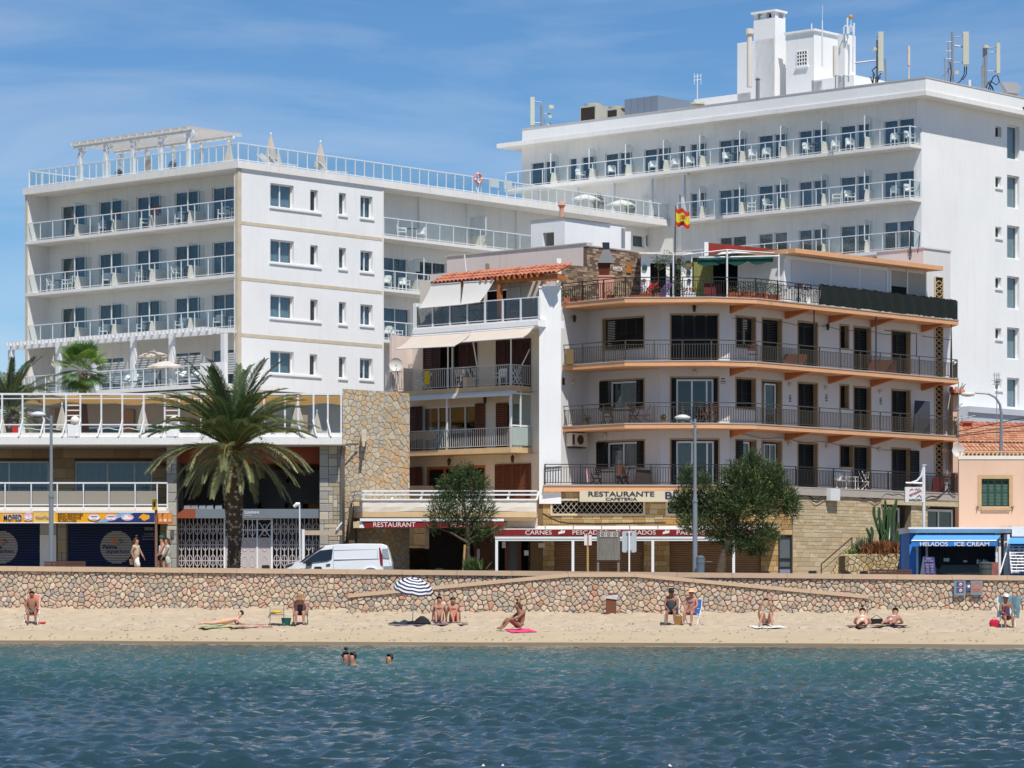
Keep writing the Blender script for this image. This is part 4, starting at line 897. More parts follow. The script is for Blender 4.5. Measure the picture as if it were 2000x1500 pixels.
obj('return_stones',g,FLG,t,kind='stuff')
g=G();g.tube([px(666,1108,146.9),px(666,880,146.9),px(669,872,146.9),px(676,868,148.9),px(700,867,149.3)],.045);solo('drain_pipe',g,M('grey pipe',(96,98,98),.5,.1),'grey drain pipe running up beside the flagstone wall and bending over it','pipe')
g=G();g.wbox(X(706,149),X(716,149),149,149.4,Zp(862,149),Zp(838,149));g.wbox(X(708,149),X(713,149),148.8,149,Zp(872,149),Zp(861,149));solo('wall_box',g,TAN,'small beige meter box on the flagstone wall with a black cable below','box')
t=thing('white_house','far white house with a balustrade seen through the windbreak at left','house',(X(45,215),215,2))
g=G();g.wbox(X(-60,215),X(112,215),215,225,2,Zp(824,215));obj('wall',g,WHITE2,t)
g=G();g.wbox(X(-60,215),X(112,215),214.8,215,Zp(824,215),Zp(822,215));g.wbox(X(-60,215),X(112,215),214.8,215,Zp(810,215)-.1,Zp(810,215))
for i in range(40):u=-60+i*4.3;g.lathe((X(u,215),214.9,Zp(822,215)),[(.05,0),(.12,.15),(.05,.34)],6)
g.wbox(X(57,215),X(66,215),214.7,215.1,Zp(824,215),Zp(803,215));obj('balustrade',g,WHITE,t)
# ================================================================ TALL HOTEL BLOCK
c1=px(1800,0,186);FF=Fr(c1.x,186,1.119,-1);FR=Fr(c1.x,186,.8855,1)
T1=thing('hotel_tower','tall white hotel block with three rows of glass fronted balconies behind the apartment house','hotel',(c1.x,186,gz(c1.x)))
sl_=FF.su(1019);sr=16.;zw=FF.z(1800,195);zfa=30.7;zpa=FF.z(1800,154)-.15
zfl=[FF.z(1800,289,0)-.0,FF.z(1800,393,0),FF.z(1800,493,0)];zfl=[z-.05 for z in zfl]
bays=[[(1037,1062),(1065,1087),(1112,1126),(1136,1163),(1182,1207),(1210,1234),(1258,1283),(1284,1310),(1326,1338),(1348,1361),(1364,1379),(1404,1429),(1430,1457),(1481,1509),(1512,1537),(1560,1585),(1588,1616),(1641,1670),(1674,1700),(1726,1753),(1755,1785)],[(1326,1338),(1349,1361),(1365,1379),(1404,1429),(1430,1457),(1481,1509),(1513,1538),(1560,1585),(1588,1616),(1641,1670),(1674,1700),(1726,1753),(1755,1785)],[(1405,1429),(1430,1457),(1481,1509),(1512,1537),(1560,1585),(1588,1616),(1641,1670),(1674,1700),(1726,1753),(1755,1785)]]
vt=[231,333,430]
holes=[];wn=[]
for k,row in enumerate(bays):
 for u0,u1 in row:
  zf=zfl[k]+.2;zt=FF.z(1770,vt[k]+(0));h=(FF.su(u0),FF.su(u1),zf,zt);holes.append(h);wn.append((k,u0,u1,h))
obj('front_wall',wall(FF,sl_,-.02,1,zw+.6,holes,-.3,0),WHITE,T1)
for k,u0,u1,h in wn:window(FF,h,-.08,T1,1,'curtain',.055,name='balcony_door')
side=[];sm=[]
for v0,v1 in((245,312),(343,407),(441,506),(540,604),(640,702),(738,797)):side.append(FR.rect(1967,1991,v0,v1))
for v0,v1 in((247,268),(345,366),(443,464),(542,563),(641,662),(740,761)):sm.append(FR.rect(1944,1956,v0,v1))
obj('side_wall',wall(FR,0,sr,1,zw+.6,side+sm,-.35,0),WHITE2,T1)
for h in side:window(FR,h,-.22,T1,1,'blind',.09,gm=GLW,name='stair_window')
for h in sm:window(FR,h,-.2,T1,1,None,.05,gm=GLD,name='small_window');g=G();g.box(FR,h[0]-.05,h[1]+.1,-.02,.08,h[2]-.12,h[2]-.01);obj('sill',g,WHITE2,T1)
g=G();g.slab([tuple(FF.p(-.7,-.36,0)[:2]),tuple(FF.p(sl_+.0,-.31,0)[:2]),tuple(FF.p(sl_+.0,-14,0)[:2]),tuple(FF.p(-.7,-14,0)[:2])],1,zw+.59)
g2=G();g2.slab([tuple(FR.p(.5,-.4,0)[:2]),tuple(FR.p(sr,-.4,0)[:2]),tuple(FR.p(sr,-12,0)[:2]),tuple(FR.p(.5,-12,0)[:2])],1,zw+.55);g2.add(g.v,g.f);obj('building_core',g2,WHITE,T1)
def corner(d,dz=0):return tuple(Vector((c1.x+(FF.n[0]+FR.n[0])*d,186+(FF.n[1]+FR.n[1])*d,0))[:2])
ov=1.0
g=G();g.slab([tuple(FF.p(FF.su(970,ov),ov,0)[:2]),corner(ov),tuple(FR.p(sr+1,ov,0)[:2]),tuple(FR.p(sr+1,-12,0)[:2]),tuple(FF.p(FF.su(970,ov),-14,0)[:2])],zfa,zfa+.28);obj('roof_slab',g,WHITE,T1)
q=.93;s1=FF.su(1020,q)
g=G();g.box(FF,s1,q-.001,q-.2,q,zfa+.281,zpa);g.box(FF,s1,s1+.2,-12,q-.2,zfa+.281,zpa-.1);g.box(FR,-q+.2,sr+1,q-.2,q,zfa+.281,zpa);obj('parapet',g,WHITE2,T1)
g=G();g.box(FF,s1-.03,q+.03,q-.23,q+.03,zpa,zpa+.07);g.box(FR,-q+.23,sr+1,q-.23,q+.03,zpa+.001,zpa+.07);obj('parapet_cap',g,M('weathered cap',(190,186,180),.9,.1),T1)
g=G();g.slab([tuple(FF.p(s1+.3,q-.3,0)[:2]),corner(q-.3),tuple(FR.p(sr,q-.3,0)[:2]),tuple(FR.p(sr,-11,0)[:2]),tuple(FF.p(s1+.3,-13,0)[:2])],zfa+.281,zpa-.7);obj('roof_deck',g,SOFF,T1)
BD=1.2
for k,zb in enumerate(zfl):
 sA=FF.su((1000,1345,1345)[k],0)if k else sl_-.4
 g=G();g.box(FF,sA,.0,0.005,BD,zb,zb+.2);obj('balcony_slab',g,WHITE,T1)
 n=(30,18,18)[k];rail(FF,sA+.05,-.05,BD-.05,zb+.2,T1,n,h=1.05)
 rail(Fr(*FF.p(-.05,0,0)[:2],*FF.n),0.05,BD-.1,0.0,zb+.2,T1,1,h=1.05)
dv=[(1075,0),(1150,0),(1221,0),(1295,0),(1366,0),(1366,1)]+[(u,k)for k in(0,1)for u in(1444,1524,1604,1688)]+[(u,2)for u in(1604,1688)]
for u,k in dv:divider(FF,FF.su(u,BD-.35),zfl[k]+.2,T1,BD-.35,.03)
TS=[z+.2-TH for z in zfl]
def tch(lst):
 for k,u,kind,rot in lst:
  p=FF.p(FF.su(u,.55),.55,TS[k]+TH);w=PLACE('tall hotel',k,u)
  if kind=='c':CH.place(p,FF.ang+math.radians(rot),f'white armchair, {FLN[k]} of the tall hotel block, {w}','white balcony armchairs')
  else:TB.place(p,0,f'small grey table, {FLN[k]} of the tall hotel block, {w}','small balcony tables')
tch([(0,u,'c',r)for u,r in((1134,60),(1195,40),(1275,30),(1320,30),(1348,40))]+[(0,1420,'c',50),(0,1434,'t',0),(0,1470,'c',40),(0,1497,'c',30),(0,1578,'c',60),(0,1592,'t',0),(0,1632,'c',30),(0,1660,'c',40),(0,1748,'c',30),(0,1763,'t',0),(0,1777,'c',60)]+[(1,1468,'c',-60),(1,1500,'c',60),(1,1633,'c',-50),(1,1660,'c',60),(1,1748,'c',30),(1,1763,'t',0),(1,1778,'c',80)])
CNT.clear()
# --- roof blocks: positions follow the two wall directions
def rbox(name,u0,uc,u1,vt_,D,z0,mat,t,g=None):
 """roof box whose front corner stands at column uc: left face back along -FF.t, right face back along FR.t"""
 D=FF.D(uc,-2.2)if name!='casing' and name!='cladding' else FF.D(uc,-2.6);c=px(uc,0,D);a=Fr(c.x,D,*FF.t);b_=Fr(c.x,D,*FR.t);sa,sb_=a.su(u0),b_.su(u1);z1=Zp(vt_,D)
 q0=a.p(sa,0,0);q1=b_.p(sb_,0,0);poly=[tuple(q0[:2]),(c.x,D),tuple(q1[:2]),(q0.x+q1.x-c.x,q0.y+q1.y-D)]
 G_=g or G();G_.slab(poly,z0,z1)
 if g is None:return obj(name,G_,mat,t),a,b_,sa,sb_,z1
 return None,a,b_,sa,sb_,z1
t=thing('rooftop_stair_tower','white rooftop stair and lift block with tall chimney and small block grille','rooftop block',tuple(px(1550,150,192)))
zr_=zpa-.8
_,a_,b_,sa,sb_,z1=rbox('main_block',1535,1590,1640,60,190,zr_,WHITE2,t);
g=G();g.box(a_,sa-.1,.12,-.3,.12,z1,z1+.12);g.box(b_,0,sb_+.1,-.3,.12,z1+.001,z1+.12);obj('roof_edge',g,WHITE2,t)
rbox('right_block',1636,1650,1671,66,193,zr_,WHITE2,t)
_,a2,b2,sa2,sb2,z2=rbox('wide_block',1440,1512,1538,74,190.5,zr_,WHITE2,t)
g=G();n0=G();
_,a3,b3,sa3,sb3,z3=rbox('chimney_shaft',1472,1514,1534,33,190.0,zr_,WHITE2,t)
for fr_c,sA_,sB_ in((a3,sa3,0),(b3,0,sb3)):
 w=abs(sB_-sA_);n=3 if fr_c is a3 else 2
 for i in range(n):
  q0=min(sA_,sB_)+w*i/(n-1)*.82;g=G();g.box(fr_c,q0,q0+w*.18,-.3,-.001*(i+1),z3,z3+.34);obj('chimney_post',g,WHITE2,t)
g=G();g.box(a3,sa3-.12,.12,-1.1,.12,z3+.34,z3+.46);obj('chimney_cap',g,WHITE2,t)
g=G();g.box(a3,sa3+.3,-.4,-.8,-.6,z3,z3+.3);obj('chimney_throat',g,DARK,t)
h=a_.rect(1557,1577,100,128,.0);g=G()
for i in range(5):a=h[0]+(h[1]-h[0])*i/4;g.box(a_,a-.03,a+.03,.001,.05,h[2],h[3])
for i in range(5):z=h[2]+(h[3]-h[2])*i/4;g.box(a_,h[0]-.03,h[1]+.03,.002,.051,z-.03,z+.03)
g.box(a_,h[0]-.1,h[1]+.1,.001,.12,h[2]-.14,h[2]-.05)
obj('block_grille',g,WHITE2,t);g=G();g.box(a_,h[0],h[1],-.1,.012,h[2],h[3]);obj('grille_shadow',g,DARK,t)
g=G();g.tube([px(1464,170,189.6),px(1464,70,189.6)],.16,8);g.lathe(px(1464,70,189.6),[(.17,0),(.26,.1),(.26,.4),(.18,.42)],10);obj('flue',g,CREAMW,t)
g=G();g.tube([px(1631,150,189.3),px(1631,90,189.3)],.14,8);obj('flue',g,CREAMW,t)
g=G();g.tube([px(1606,130,189.2),px(1606,40,189.2)],.04);g.tube([px(1606,40,189.2),px(1607,10,189.2)],.015);g.tube([px(1585,60,190),px(1585,46,190)],.05);obj('lightning_rod',g,WMET,t)
g=G();g.tube([px(1666,140,192),px(1668,45,192)],.06);g.tube([px(1655,66,192),px(1655,35,192)],.06);g.tube([px(1662,62,192),px(1662,34,192)],.03)
for u in(1648,1658):g.tube([px(u,66,192),px(u,54,192),px(u+3,50,192),px(u+7,52,192),px(u+8,66,192)],.04)
obj('vent_hoops',g,WMET,t);g=G();g.ball(px(1662,33,192),.13,8);obj('warning_lamp',g,M('amber lamp',(214,150,60),.5),t)
t=thing('rooftop_plinth','low white plant room on the tower roof right of the stair block','rooftop block',tuple(px(1660,170,188)))
rbox('plinth',1585,1668,1760,146,188.3,zr_,WHITE2,t);rbox('plinth',1585,1606,1640,157,187.6,zr_,WHITE2,t)
t=thing('rooftop_plinth','low white plant room on the tower roof left of the stair block','rooftop block',tuple(px(1440,190,192)))
rbox('plinth',1356,1466,1545,180,188.5,zr_-.3,WHITE2,t)
g=G();g.tube([px(1480,195,187),px(1480,156,187)],.11,8);g.lathe(px(1480,156,187),[(.13,0),(.17,.05),(.02,.2)],8);obj('flue',g,GRYM,t)
for u in(1632,1648):
 g=G();w=9;g.tube([px(u,174,186.5),px(u,147,186.5),px(u+w,149,186.5),px(u+w,160,186.5)],.04);solo('roof_ladder_hoop',g,GRYM,f'grey bent handrail on the tower roof edge, {"left" if u < 1640 else "right"} one of a pair','handrail','roof access handrails')
t=thing('plant_room','blue grey metal plant room on the tower roof between chillers and white blocks','rooftop block',tuple(px(1285,230,192)))
_,ag,bg_,sg,sh_,zg=rbox('cladding',1220,1285,1352,186,190.5,zr_-.4,M('blue grey cladding',(122,134,150),.6,.05,.4),t)
for i in range(4):q=sg*(i+1)/5;ubox('panel_joint',M('joint grey',(100,110,124)),t,ag,q-.01,q+.01,-.01,.008,zr_,zg-.02)
g=G();g.bar(ag.p(-2.0,.1,zr_+.9),ag.p(-.8,.1,zr_+.9),.04);g.bar(ag.p(-.8,.1,zr_),ag.p(-.8,.1,zr_+.9),.04);g.bar(ag.p(-2.0,.1,zr_),ag.p(-2.0,.1,zr_+.9),.04);obj('handrail',g,GRYM,t)
for u0,uc,u1,v,lab,DD in((1133,1164,1187,204,'large grey rooftop chiller with dark coil face, left of two',192.5),(1185,1207,1222,210,'large grey rooftop chiller with dark coil face, right of two',193.5)):
 t=thing('chiller',lab,'air conditioner',tuple(px(uc,245,DD)),'rooftop chillers')
 _,a,b,s_a,s_b,zc_=rbox('casing',u0,uc,u1,v,DD,zr_-.5,M('chiller casing',(186,184,172),.6,.06),t)
 g=G();g.box(a,s_a+.08,-.1,.0,.012,zc_-1.05,zc_-.12);obj('coil',g,M('dark coil',(52,46,40),.8,.2,8),t);g=G();g.lathe(a.p(s_a*.5,-.6,zc_),[(.6,0),(.62,.15),(.5,.15)],16);obj('fan_shroud',g,M('chiller casing',(1,1,1)),t)
ANT=M('antenna cover',(196,194,176),.5,.05)
def mast(lab,D,pole,panels,bits=(),dishes=(),cables=()):
 D=FR.D(pole[0],-.9)if pole[0]>1800 else FF.D(pole[0],-1.2)
 t=thing('mobile_mast',lab,'antenna',tuple(px(pole[0],pole[2],D)),'mobile phone masts')
 g=G();g.tube([px(pole[0],pole[2],D),px(pole[0],pole[1],D)],pole[3],8)
 for(a,b_,r)in bits:g.tube([px(*a,D),px(*b_,D)],r,6)
 obj('pole',g,GRYM,t)
 for u,v0,v1,w in panels:
  g=G();c=px(u,v1,D);hh=Zp(v0,D)-Zp(v1,D);ww=w*D/F/2;g.wbox(c.x-ww,c.x+ww,D-.4,D-.15,c.z,c.z+hh);g.wbox(c.x-ww*.6,c.x+ww*.6,D-.36,D-.2,c.z-.1,c.z-.001);obj('panel_antenna',g,ANT,t)
  g=G();g.tube([px(u,v0+6,D-.1),px(pole[0],v0+9,D)],.03);g.tube([px(u,v1-6,D-.1),px(pole[0],v1-6,D)],.03);obj('bracket',g,GRYM,t)
 for u,v,r in dishes:g=G();g.lathe(px(u,v,D-.2),[(.02,-r*.6),(r,-r*.5),(r,r*.5),(.02,r*.7)],12);obj('dish',g,ANT,t)
 if cables:
  g=G()
  for c in cables:g.tube([px(u,v,D-.25)for u,v in c],.035,5)
  obj('cables',g,M('black cable',(22,22,24),.6),t)
mast('phone mast at the far left corner of the tower roof with one tall panel',194,(1058,205,262,.09),[(1040,191,246,8)],[((1064,222),(1076,222),.03),((1064,232),(1064,240),.05)],[(1076,209,.2),(1074,228,.14),(1071,244,.12)],[[(1040,247),(1041,257),(1050,254),(1056,246)],[(1043,247),(1047,259),(1053,260)],[(1074,240),(1074,252),(1066,256)]])
mast('phone mast with tall panel just right of the white stair block',188,(1713,78,165,.06),[(1719,64,141,10)],[((1670,123),(1712,118),.05),((1729,115),(1731,160),.06),((1705,165),(1706,140),.05)],[(1708,96,.15)],[[(1705,160),(1708,145),(1703,138),(1712,130)],[(1714,164),(1716,150),(1722,142)],[(1709,165),(1711,150),(1716,155),(1720,150)],[(1700,150),(1704,162)]])
mast('lattice phone mast with long pale panel, middle one on the right roof edge',187,(1860,62,162,.08),[(1885,64,128,11)],[((1852,80),(1852,160),.04),((1849,82),(1862,82),.03),((1848,100),(1861,100),.03),((1848,115),(1861,115),.03),((1864,89),(1880,92),.05),((1845,114),(1846,160),.04),((1832,157),(1860,128),.05)],[(1868,142,.16)],[[(1884,130),(1883,145),(1876,158),(1868,164)],[(1888,130),(1887,146),(1880,156)],[(1856,160),(1858,140),(1855,120)]])
mast('phone mast with short panel and tangled black cables nearest the right edge',186,(1925,88,172,.1),[(1948,86,145,7)],[((1918,128),(1919,170),.06),((1932,102),(1945,101),.02),((1921,90),(1921,172),.06)],[(1925,91,.16),(1929,92,.12)],[[(1948,147),(1952,160),(1946,166),(1934,158),(1928,166),(1926,172)],[(1946,147),(1940,150),(1936,160),(1930,175)],[(1930,160),(1938,170),(1944,190),(1956,200),(1975,206),(2005,211)],[(1932,164),(1940,176),(1948,194),(1962,204),(2010,214)],[(1934,172),(1935,203)]])
g=G();dd=FF.D(1775,-1);g.tube([px(1775,162,dd),px(1775,128,dd)],.05);g.tube([px(1775,128,dd),px(1775,90,dd)],.085);solo('whip_antenna',g,M('pinkish white tube',(214,198,190),.6),'single upright white rod antenna between the roof masts','antenna')
g=G();dd=FR.D(1894,-1);g.tube([px(1894,175,dd),px(1894,156,dd)],.08);solo('vent_stub',g,WMET,'short white vent pipe on the roof between the two right masts','pipe')
_X=X;X=lambda u,D:(u-CX)*192/F
Zq=Zp;Zp=lambda v,D:HC-(v-HY)*192/F
t=thing('roof_duct','angular grey ventilation cowl on the roof at the far right','duct',tuple(px(1972,185,184)))
g=G();g.prism([(X(1956,184),Zp(160,184)),(X(1968,184),Zp(180,184)),(X(1990,184),Zp(183,184)),(X(1996,184),Zp(172,184)),(X(1985,184),Zp(161,184)),(X(1975,184),Zp(160,184))],front(192),-1,0);obj('cowl',g,M('galvanised sheet',(168,170,172),.5,.08),t)
X=_X;Zp=Zq
t=thing('tv_aerial','white television aerial with dish standing above the grey plant room','antenna',tuple(px(1362,205,189)))
g=G();g.tube([px(1362,205,189),px(1362,146,189)],.035)
for v in(150,157):g.tube([px(1355,v,189),px(1370,v-2,189)],.02)
for u in(1356,1362,1369):g.tube([px(u,143,189),px(u,165,189)],.02)
obj('aerial',g,WMET,t);g=G();g.lathe(px(1362,207,189),[(.3,0),(.45,.08),(.42,.2),(.1,.25)],14);obj('drum',g,ANT,t)
g=G();q0=FR.su(1868);zz=FR.z(1900,797,.9);g.box(FR,q0,sr+4,0.01,.95,zz-.25,zz+.1);g.box(FR,q0,sr+4,0.01,.8,4,zz-.251);solo('lean_to',g,M('pale grey render',(186,190,198),.9,.05,.4),'pale grey annex with a ledge at the foot of the tall hotel side wall','annex')
# ================================================================ NARROW STEPPED APARTMENT HOUSE (middle)
q0=px(998,0,150);FM=Fr(q0.x,150,1.119,-1);FN=Fr(q0.x,150,.8855,1)
PINKW=M('faded pinkish render',(222,206,198),.9,.07,.5,streak=.3);STONE=M('sandstone slab',(206,178,138),.85,.12,1.5)
MAR=M('maroon shutter',(62,30,26),.6,.12,4);BRS=M('brown wood shutter',(112,64,40),.6,.15,3,stretch=(1,1,6));ORW=M('orange wood frame',(178,110,58),.6,.15,3)
M1=thing('apartment_house','narrow white stepped apartment house with cream awnings and grey balcony bars','apartment house',(q0.x-3,152,gz(0)))
BK=-1.5;DP=-8.
def zf_M(v):return Zp(v,150)
zA,zB,zD=zf_M(752),zf_M(873),zf_M(622.5)+.0
zDt=FM.z(998,626.5);zC=Zp(976,147)
aL,aR_=FM.su(752),FN.su(1051)
def shut(fr,u0,u1,v0,v1,d,mat,parent,n=2,name='shutter',zb=None,lou=True):
 """louvred shutter leaves: each leaf a frame with slanting slats"""
 a0,a1,z0,z1=fr.rect(u0,u1,v0,v1,d);z0=zb if zb is not None else z0
 for i in range(n):
  b0=a0+(a1-a0)*i/n+.008;b1=a0+(a1-a0)*(i+1)/n-.008;g=G();w=.055
  g.box(fr,b0,b0+w,d,d+.04,z0,z1);g.box(fr,b1-w,b1,d,d+.04,z0,z1)
  for zz in(z0,(z0+z1)/2-w/2,z1-w):g.box(fr,b0+w,b1-w,d,d+.038,zz,zz+w)
  m=int((z1-z0)/.085)
  for k in range(m):z=z0+k*.085;g.quad(fr.p(b0+w,d+.03,z),fr.p(b1-w,d+.03,z),fr.p(b1-w,d+.004,z+.08),fr.p(b0+w,d+.004,z+.08))
  obj(name,g,mat,parent)
hl=[]
def H(fr,u0,u1,v0,zb,d):h=(fr.su(u0,d),fr.su(u1,d),zb,fr.z((u0+u1)/2,v0,d));return h
hA=[H(FM,826,932,672,zA,BK),H(FM,968,1036,666,zA+.05,BK)]
hB=[H(FM,826,930,793,zB,BK),H(FM,980,1019,787,zB+.9,BK)]
hC=[H(FM,832,948,910,zC-.1,BK),H(FM,967,1037,906,zC-.1,BK)]
hD=[H(FM,938,990,566,zDt,BK-.3)]
sr_=FM.su(1052,BK);sl2=FM.su(800,BK)
g=wall(FM,sl2,sr_,zC-2.9,zDt-.25,hA+hB+hC,BK-.25,BK);wall(FM,FM.su(812,BK),sr_+.0,zDt-.24,Zp(535,153),hD,BK-.55,BK-.3,g);obj('balcony_wall',g,CREAMW,M1)
g=G();g.box(FM,sl2-.3,sr_-.1,-3.2,BK-.9,2,zDt);obj('building_core',g,PINKW,M1)
g=G();g.box(FM,FM.su(752,-.1),sl2-.02,-2.0,BK-.0,zA-.1,FM.z(770,703,-1.0));g.box(FM,sl2-.02,sl2+.15,-2.2,-.1,zA,zDt-.25);obj('side_wall',g,PINKW,M1)
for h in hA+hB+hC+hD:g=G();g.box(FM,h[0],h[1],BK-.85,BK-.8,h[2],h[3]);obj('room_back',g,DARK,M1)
shut(FM,827,861,672,752,BK+.03,MAR,M1,2,zb=zA);shut(FM,897,932,670,752,BK+.03,MAR,M1,2,zb=zA);shut(FM,969,1037,663,752,BK+.03,MAR,M1,4,zb=zA)
g=G();a=FM.su(882,BK);g.box(FM,a,a+.07,BK-.1,BK,zA,hA[0][3]);obj('door_post',g,WPVC,M1)
shut(FM,801,825,794,870,BK+.12,MAR,M1,2,zb=zB);window(FM,hB[0],BK-.06,M1,1,None,.07,split=[.28,.5,.78],gm=GLD);shut(FM,928,948,788,870,BK+.03,BRS,M1,1,zb=zB);shut(FM,969,992,787,870,BK+.03,BRS,M1,1,zb=zB)
window(FM,hB[1],BK-.04,M1,2,None,.05,gm=GLD)
shut(FM,801,825,912,975,BK+.12,BRS,M1,2,zb=zC-.1);window(FM,hC[0],BK-.06,M1,1,'curtain',.14,split=[.3,.5,.75],fm=ORW,gm=GLD);shut(FM,967,1037,906,975,BK+.03,BRS,M1,4,zb=zC-.1)
def mbalc(zt,vb,name='balcony_slab',mat=STONE,th=.25):
 L_=FM.p(aL,0,0);R_=FN.p(aR_,0,0);poly=[(L_.x,L_.y),(q0.x,150),(R_.x,R_.y),tuple(FM.p(sr_+1.2,BK-.2,0)[:2]),tuple(FM.p(aL,BK-.2,0)[:2])]
 g=G();g.slab(poly,zt-th,zt);obj(name,g,mat,M1)
def bars(fr,a0,a1,zb,h,parent,mat,d=-.06,pitch=.135,name='balcony_railing',tr=.0,gap=.08,r=.012,posts=0,lower=None,panel=None):
 g=G();g.box(fr,a0,a1,d-.025,d+.025,zb+h-.04,zb+h);g.box(fr,a0,a1,d-.015,d+.015,zb+gap,zb+gap+.03)
 if lower:g.box(fr,a0,a1,d-.012,d+.012,zb+h-lower-.025,zb+h-lower)
 o=obj(name,g,mat,parent);g=G();n=max(2,int((a1-a0)/pitch));zt=zb+h-.04 if not lower else zb+h-lower-.025
 for i in range(1,n):a=a0+(a1-a0)*i/n;g.box(fr,a-r,a+r,d-r,d+r,zb+gap+.03,zt)
 obj('balusters',g,mat,o,kind='stuff')
 m=posts or 1
 for i in range(m+1):a=a0+(a1-a0)*i/m;ubox('post',mat,o,fr,a-.022,a+.022,d-.024,d+.024,zb+.0,zb+h-.041)
 return o
for z,hh in((zA,1.0),(zB,.96)):
 mbalc(z,0);bars(FM,aL,-.03,z,hh,M1,M('pale grey bars',(186,186,184),.5,.06));bars(FN,.03,aR_,z,hh,M1,MATS['pale grey bars'])
g=G();g.box(FM,aL-.1,.1,.02,.22,zA-.5,zA-.36);g.box(FM,aL-.1,.1,-.3,.12,zA-.38,zA-.26);obj('rolled_awning',g,M('grey white box',(206,208,208),.6,.04),M1)
g=G();a=FM.su(873,-.06);
for u in(873,997):a=FM.su(u,-.1);g.box(FM,a-.04,a+.04,-.14,-.06,zB,zA-.25)
obj('steel_posts',g,WMET,M1)
g=G();g.box(FN,.1,aR_-.05,-.1,-.06,zB+1.05,zA-.3);o=obj('glazed_corner',g,GLW,M1)
g=G()
for a in(.05,.72,aR_-.1):g.box(FN,a,a+.07,-.11,-.04,zB,zA-.26)
g.box(FN,.12,aR_,-.108,-.042,zB+1.0,zB+1.07);g.box(FN,.12,aR_,-.108,-.042,zA-.4,zA-.33);obj('corner_frame',g,WPVC,M1);g=G();g.box(FN,.1,aR_-.05,-.02,.0,zB+.1,zB+.95);obj('frosted_sheet',g,M('frosted green glass',(170,184,180),.5,.05),M1)
g=G();aD0,aD1=FM.su(808,.0),FM.su(1053,.0);g.box(FM,aD0,aD1,BK-.3,.05,zDt-.36,zDt-.0);g.box(FM,aD0,aD1,.05,.1,zDt-.3,zDt-.08);g.box(FM,aD0,aD0+.2,-2.5,.04,zDt,zDt+1.2);obj('terrace_slab',g,WHITE2,M1)
rail(FM,aD0+.15,aD1,0.,zDt,M1,7,h=1.05,th=.08,gm=GLD,name='terrace_railing')
zE=FM.z(970,545,-.4)
g=G();g.box(FM,FM.su(842,-.2),FM.su(1088,-.2),-.55,-.3,zE-.22,zE);obj('roof_beam',g,ORW,M1)
for u in(975,):a=FM.su(u,-.3);g=G();g.box(FM,a-.1,a+.1,-.45,-.25,zDt,zE-.22);obj('wood_post',g,ORW,M1)
for i in range(11):a=FM.su(950,-.6)+.36*i;g=G();g.box(FM,a,a+.1,-2.3,-.1,zE-.1,zE+.05);obj('rafter',g,ORW,M1)
TILE=[M('roof tile',(184,116,90),.85,.14,3),M('roof tile dark',(160,94,72),.85,.14,3)]
def tiles(fr,a0,a1,d0,z0,d1,z1,parent,rows=3,pitch=.26,TILE=TILE,name='roof_tile',limit=300,kind=None):
 """half round clay tiles running down the slope from (d1,z1) to the eave (d0,z0)"""
 n=int((a1-a0)/pitch);cnt=0;me=[]
 for m_ in TILE:
  g=G();S=7;Lx=math.hypot(d1-d0,z1-z0)/rows*1.12;rr=[]
  for y,r in((0,.48*pitch),(Lx,.38*pitch)):rr.append([Vector((r*math.cos(math.pi*j/(S-1)),y,r*.85*math.sin(math.pi*j/(S-1))))for j in range(S)])
  inn=[[p*.86 if False else Vector((p.x*.84,p.y,p.z*.84))for p in q]for q in rr]
  g.sheet(rr);g.sheet(inn);g.add(rr[0]+inn[0],[(j,j+1,S+j+1,S+j)for j in range(S-1)]);me.append(g.mesh(name,m_))
 sl=math.atan2(z1-z0,abs(d1-d0));o=obj('tile_bed',G().add([fr.p(a0,d0-.02,z0-.03),fr.p(a1,d0-.02,z0-.03),fr.p(a1,d1,z1-.03),fr.p(a0,d1,z1-.03)],[(0,1,2,3)]),TILE[1],parent)
 for r in range(rows):
  for i in range(n):
   t_=r/rows;p=fr.p(a0+(i+.5)*pitch,d0+(d1-d0)*t_,z0+(z1-z0)*t_+.015*r)
   m4=Matrix.Translation(p)@Matrix.Rotation(fr.ang,4,'Z')@Matrix.Rotation(sl+rnd.uniform(-.01,.01),4,'X');link(name,me[rnd.random()<.3],o,mat4=m4);cnt+=1
tiles(FM,FM.su(842,-.2),FM.su(1088,-.2),-.15,zE+.02,-1.3,zE+.5,M1);g=G();g.box(FM,FM.su(842,-1.3),sr_-.6,-3,-1.3,zE+.3,zE+.42);obj('roof_deck',g,PINKW,M1)
zP=FM.z(985,491,DP);g=G();g.box(FM,FM.su(873,DP),FM.su(1146,DP),DP-.4,DP,zE-3,zP);g.box(FM,FM.su(839,DP),FM.su(873,DP),DP-.4,DP-.02,zE-3,FM.z(850,535,DP));obj('parapet_wall',g,PINKW,M1)
g=G();g.box(FM,FM.su(871,DP),FM.su(1146,DP),DP-.45,DP+.05,zP,zP+.06);obj('parapet_cap',g,M('weathered cap',(190,186,180)),M1)
g=G();a=FM.su(948,DP);zq=FM.z(948,527,DP)
for i in range(9):g.box(FM,a+rnd.uniform(-.1,.15),a+rnd.uniform(.2,.3),DP,DP+.003+.0003*i,zq+i*.03,zq+.08+i*.03)
obj('bare_patch',g,M('bare cement',(170,146,122),.9,.2,6),M1)
g=G();p=FM.p(FM.su(911,-1.5),-1.5,zE+.4);g.tube([p,p+Vector((-.1,0,1.05))],.035);obj('vent_pipe',g,WMET,M1)
XP0,XP1=(1053-CX)*149.2/F,(1096-CX)*149.2/F
g=G();g.wbox(XP0,XP1,149.2,158,6.0,Zp(562,149.2));g.wbox(XP0-.03,XP1+.03,149.15,152,Zp(562,149.2),Zp(559,149.2));obj('party_wall',g,WHITE2,M1)
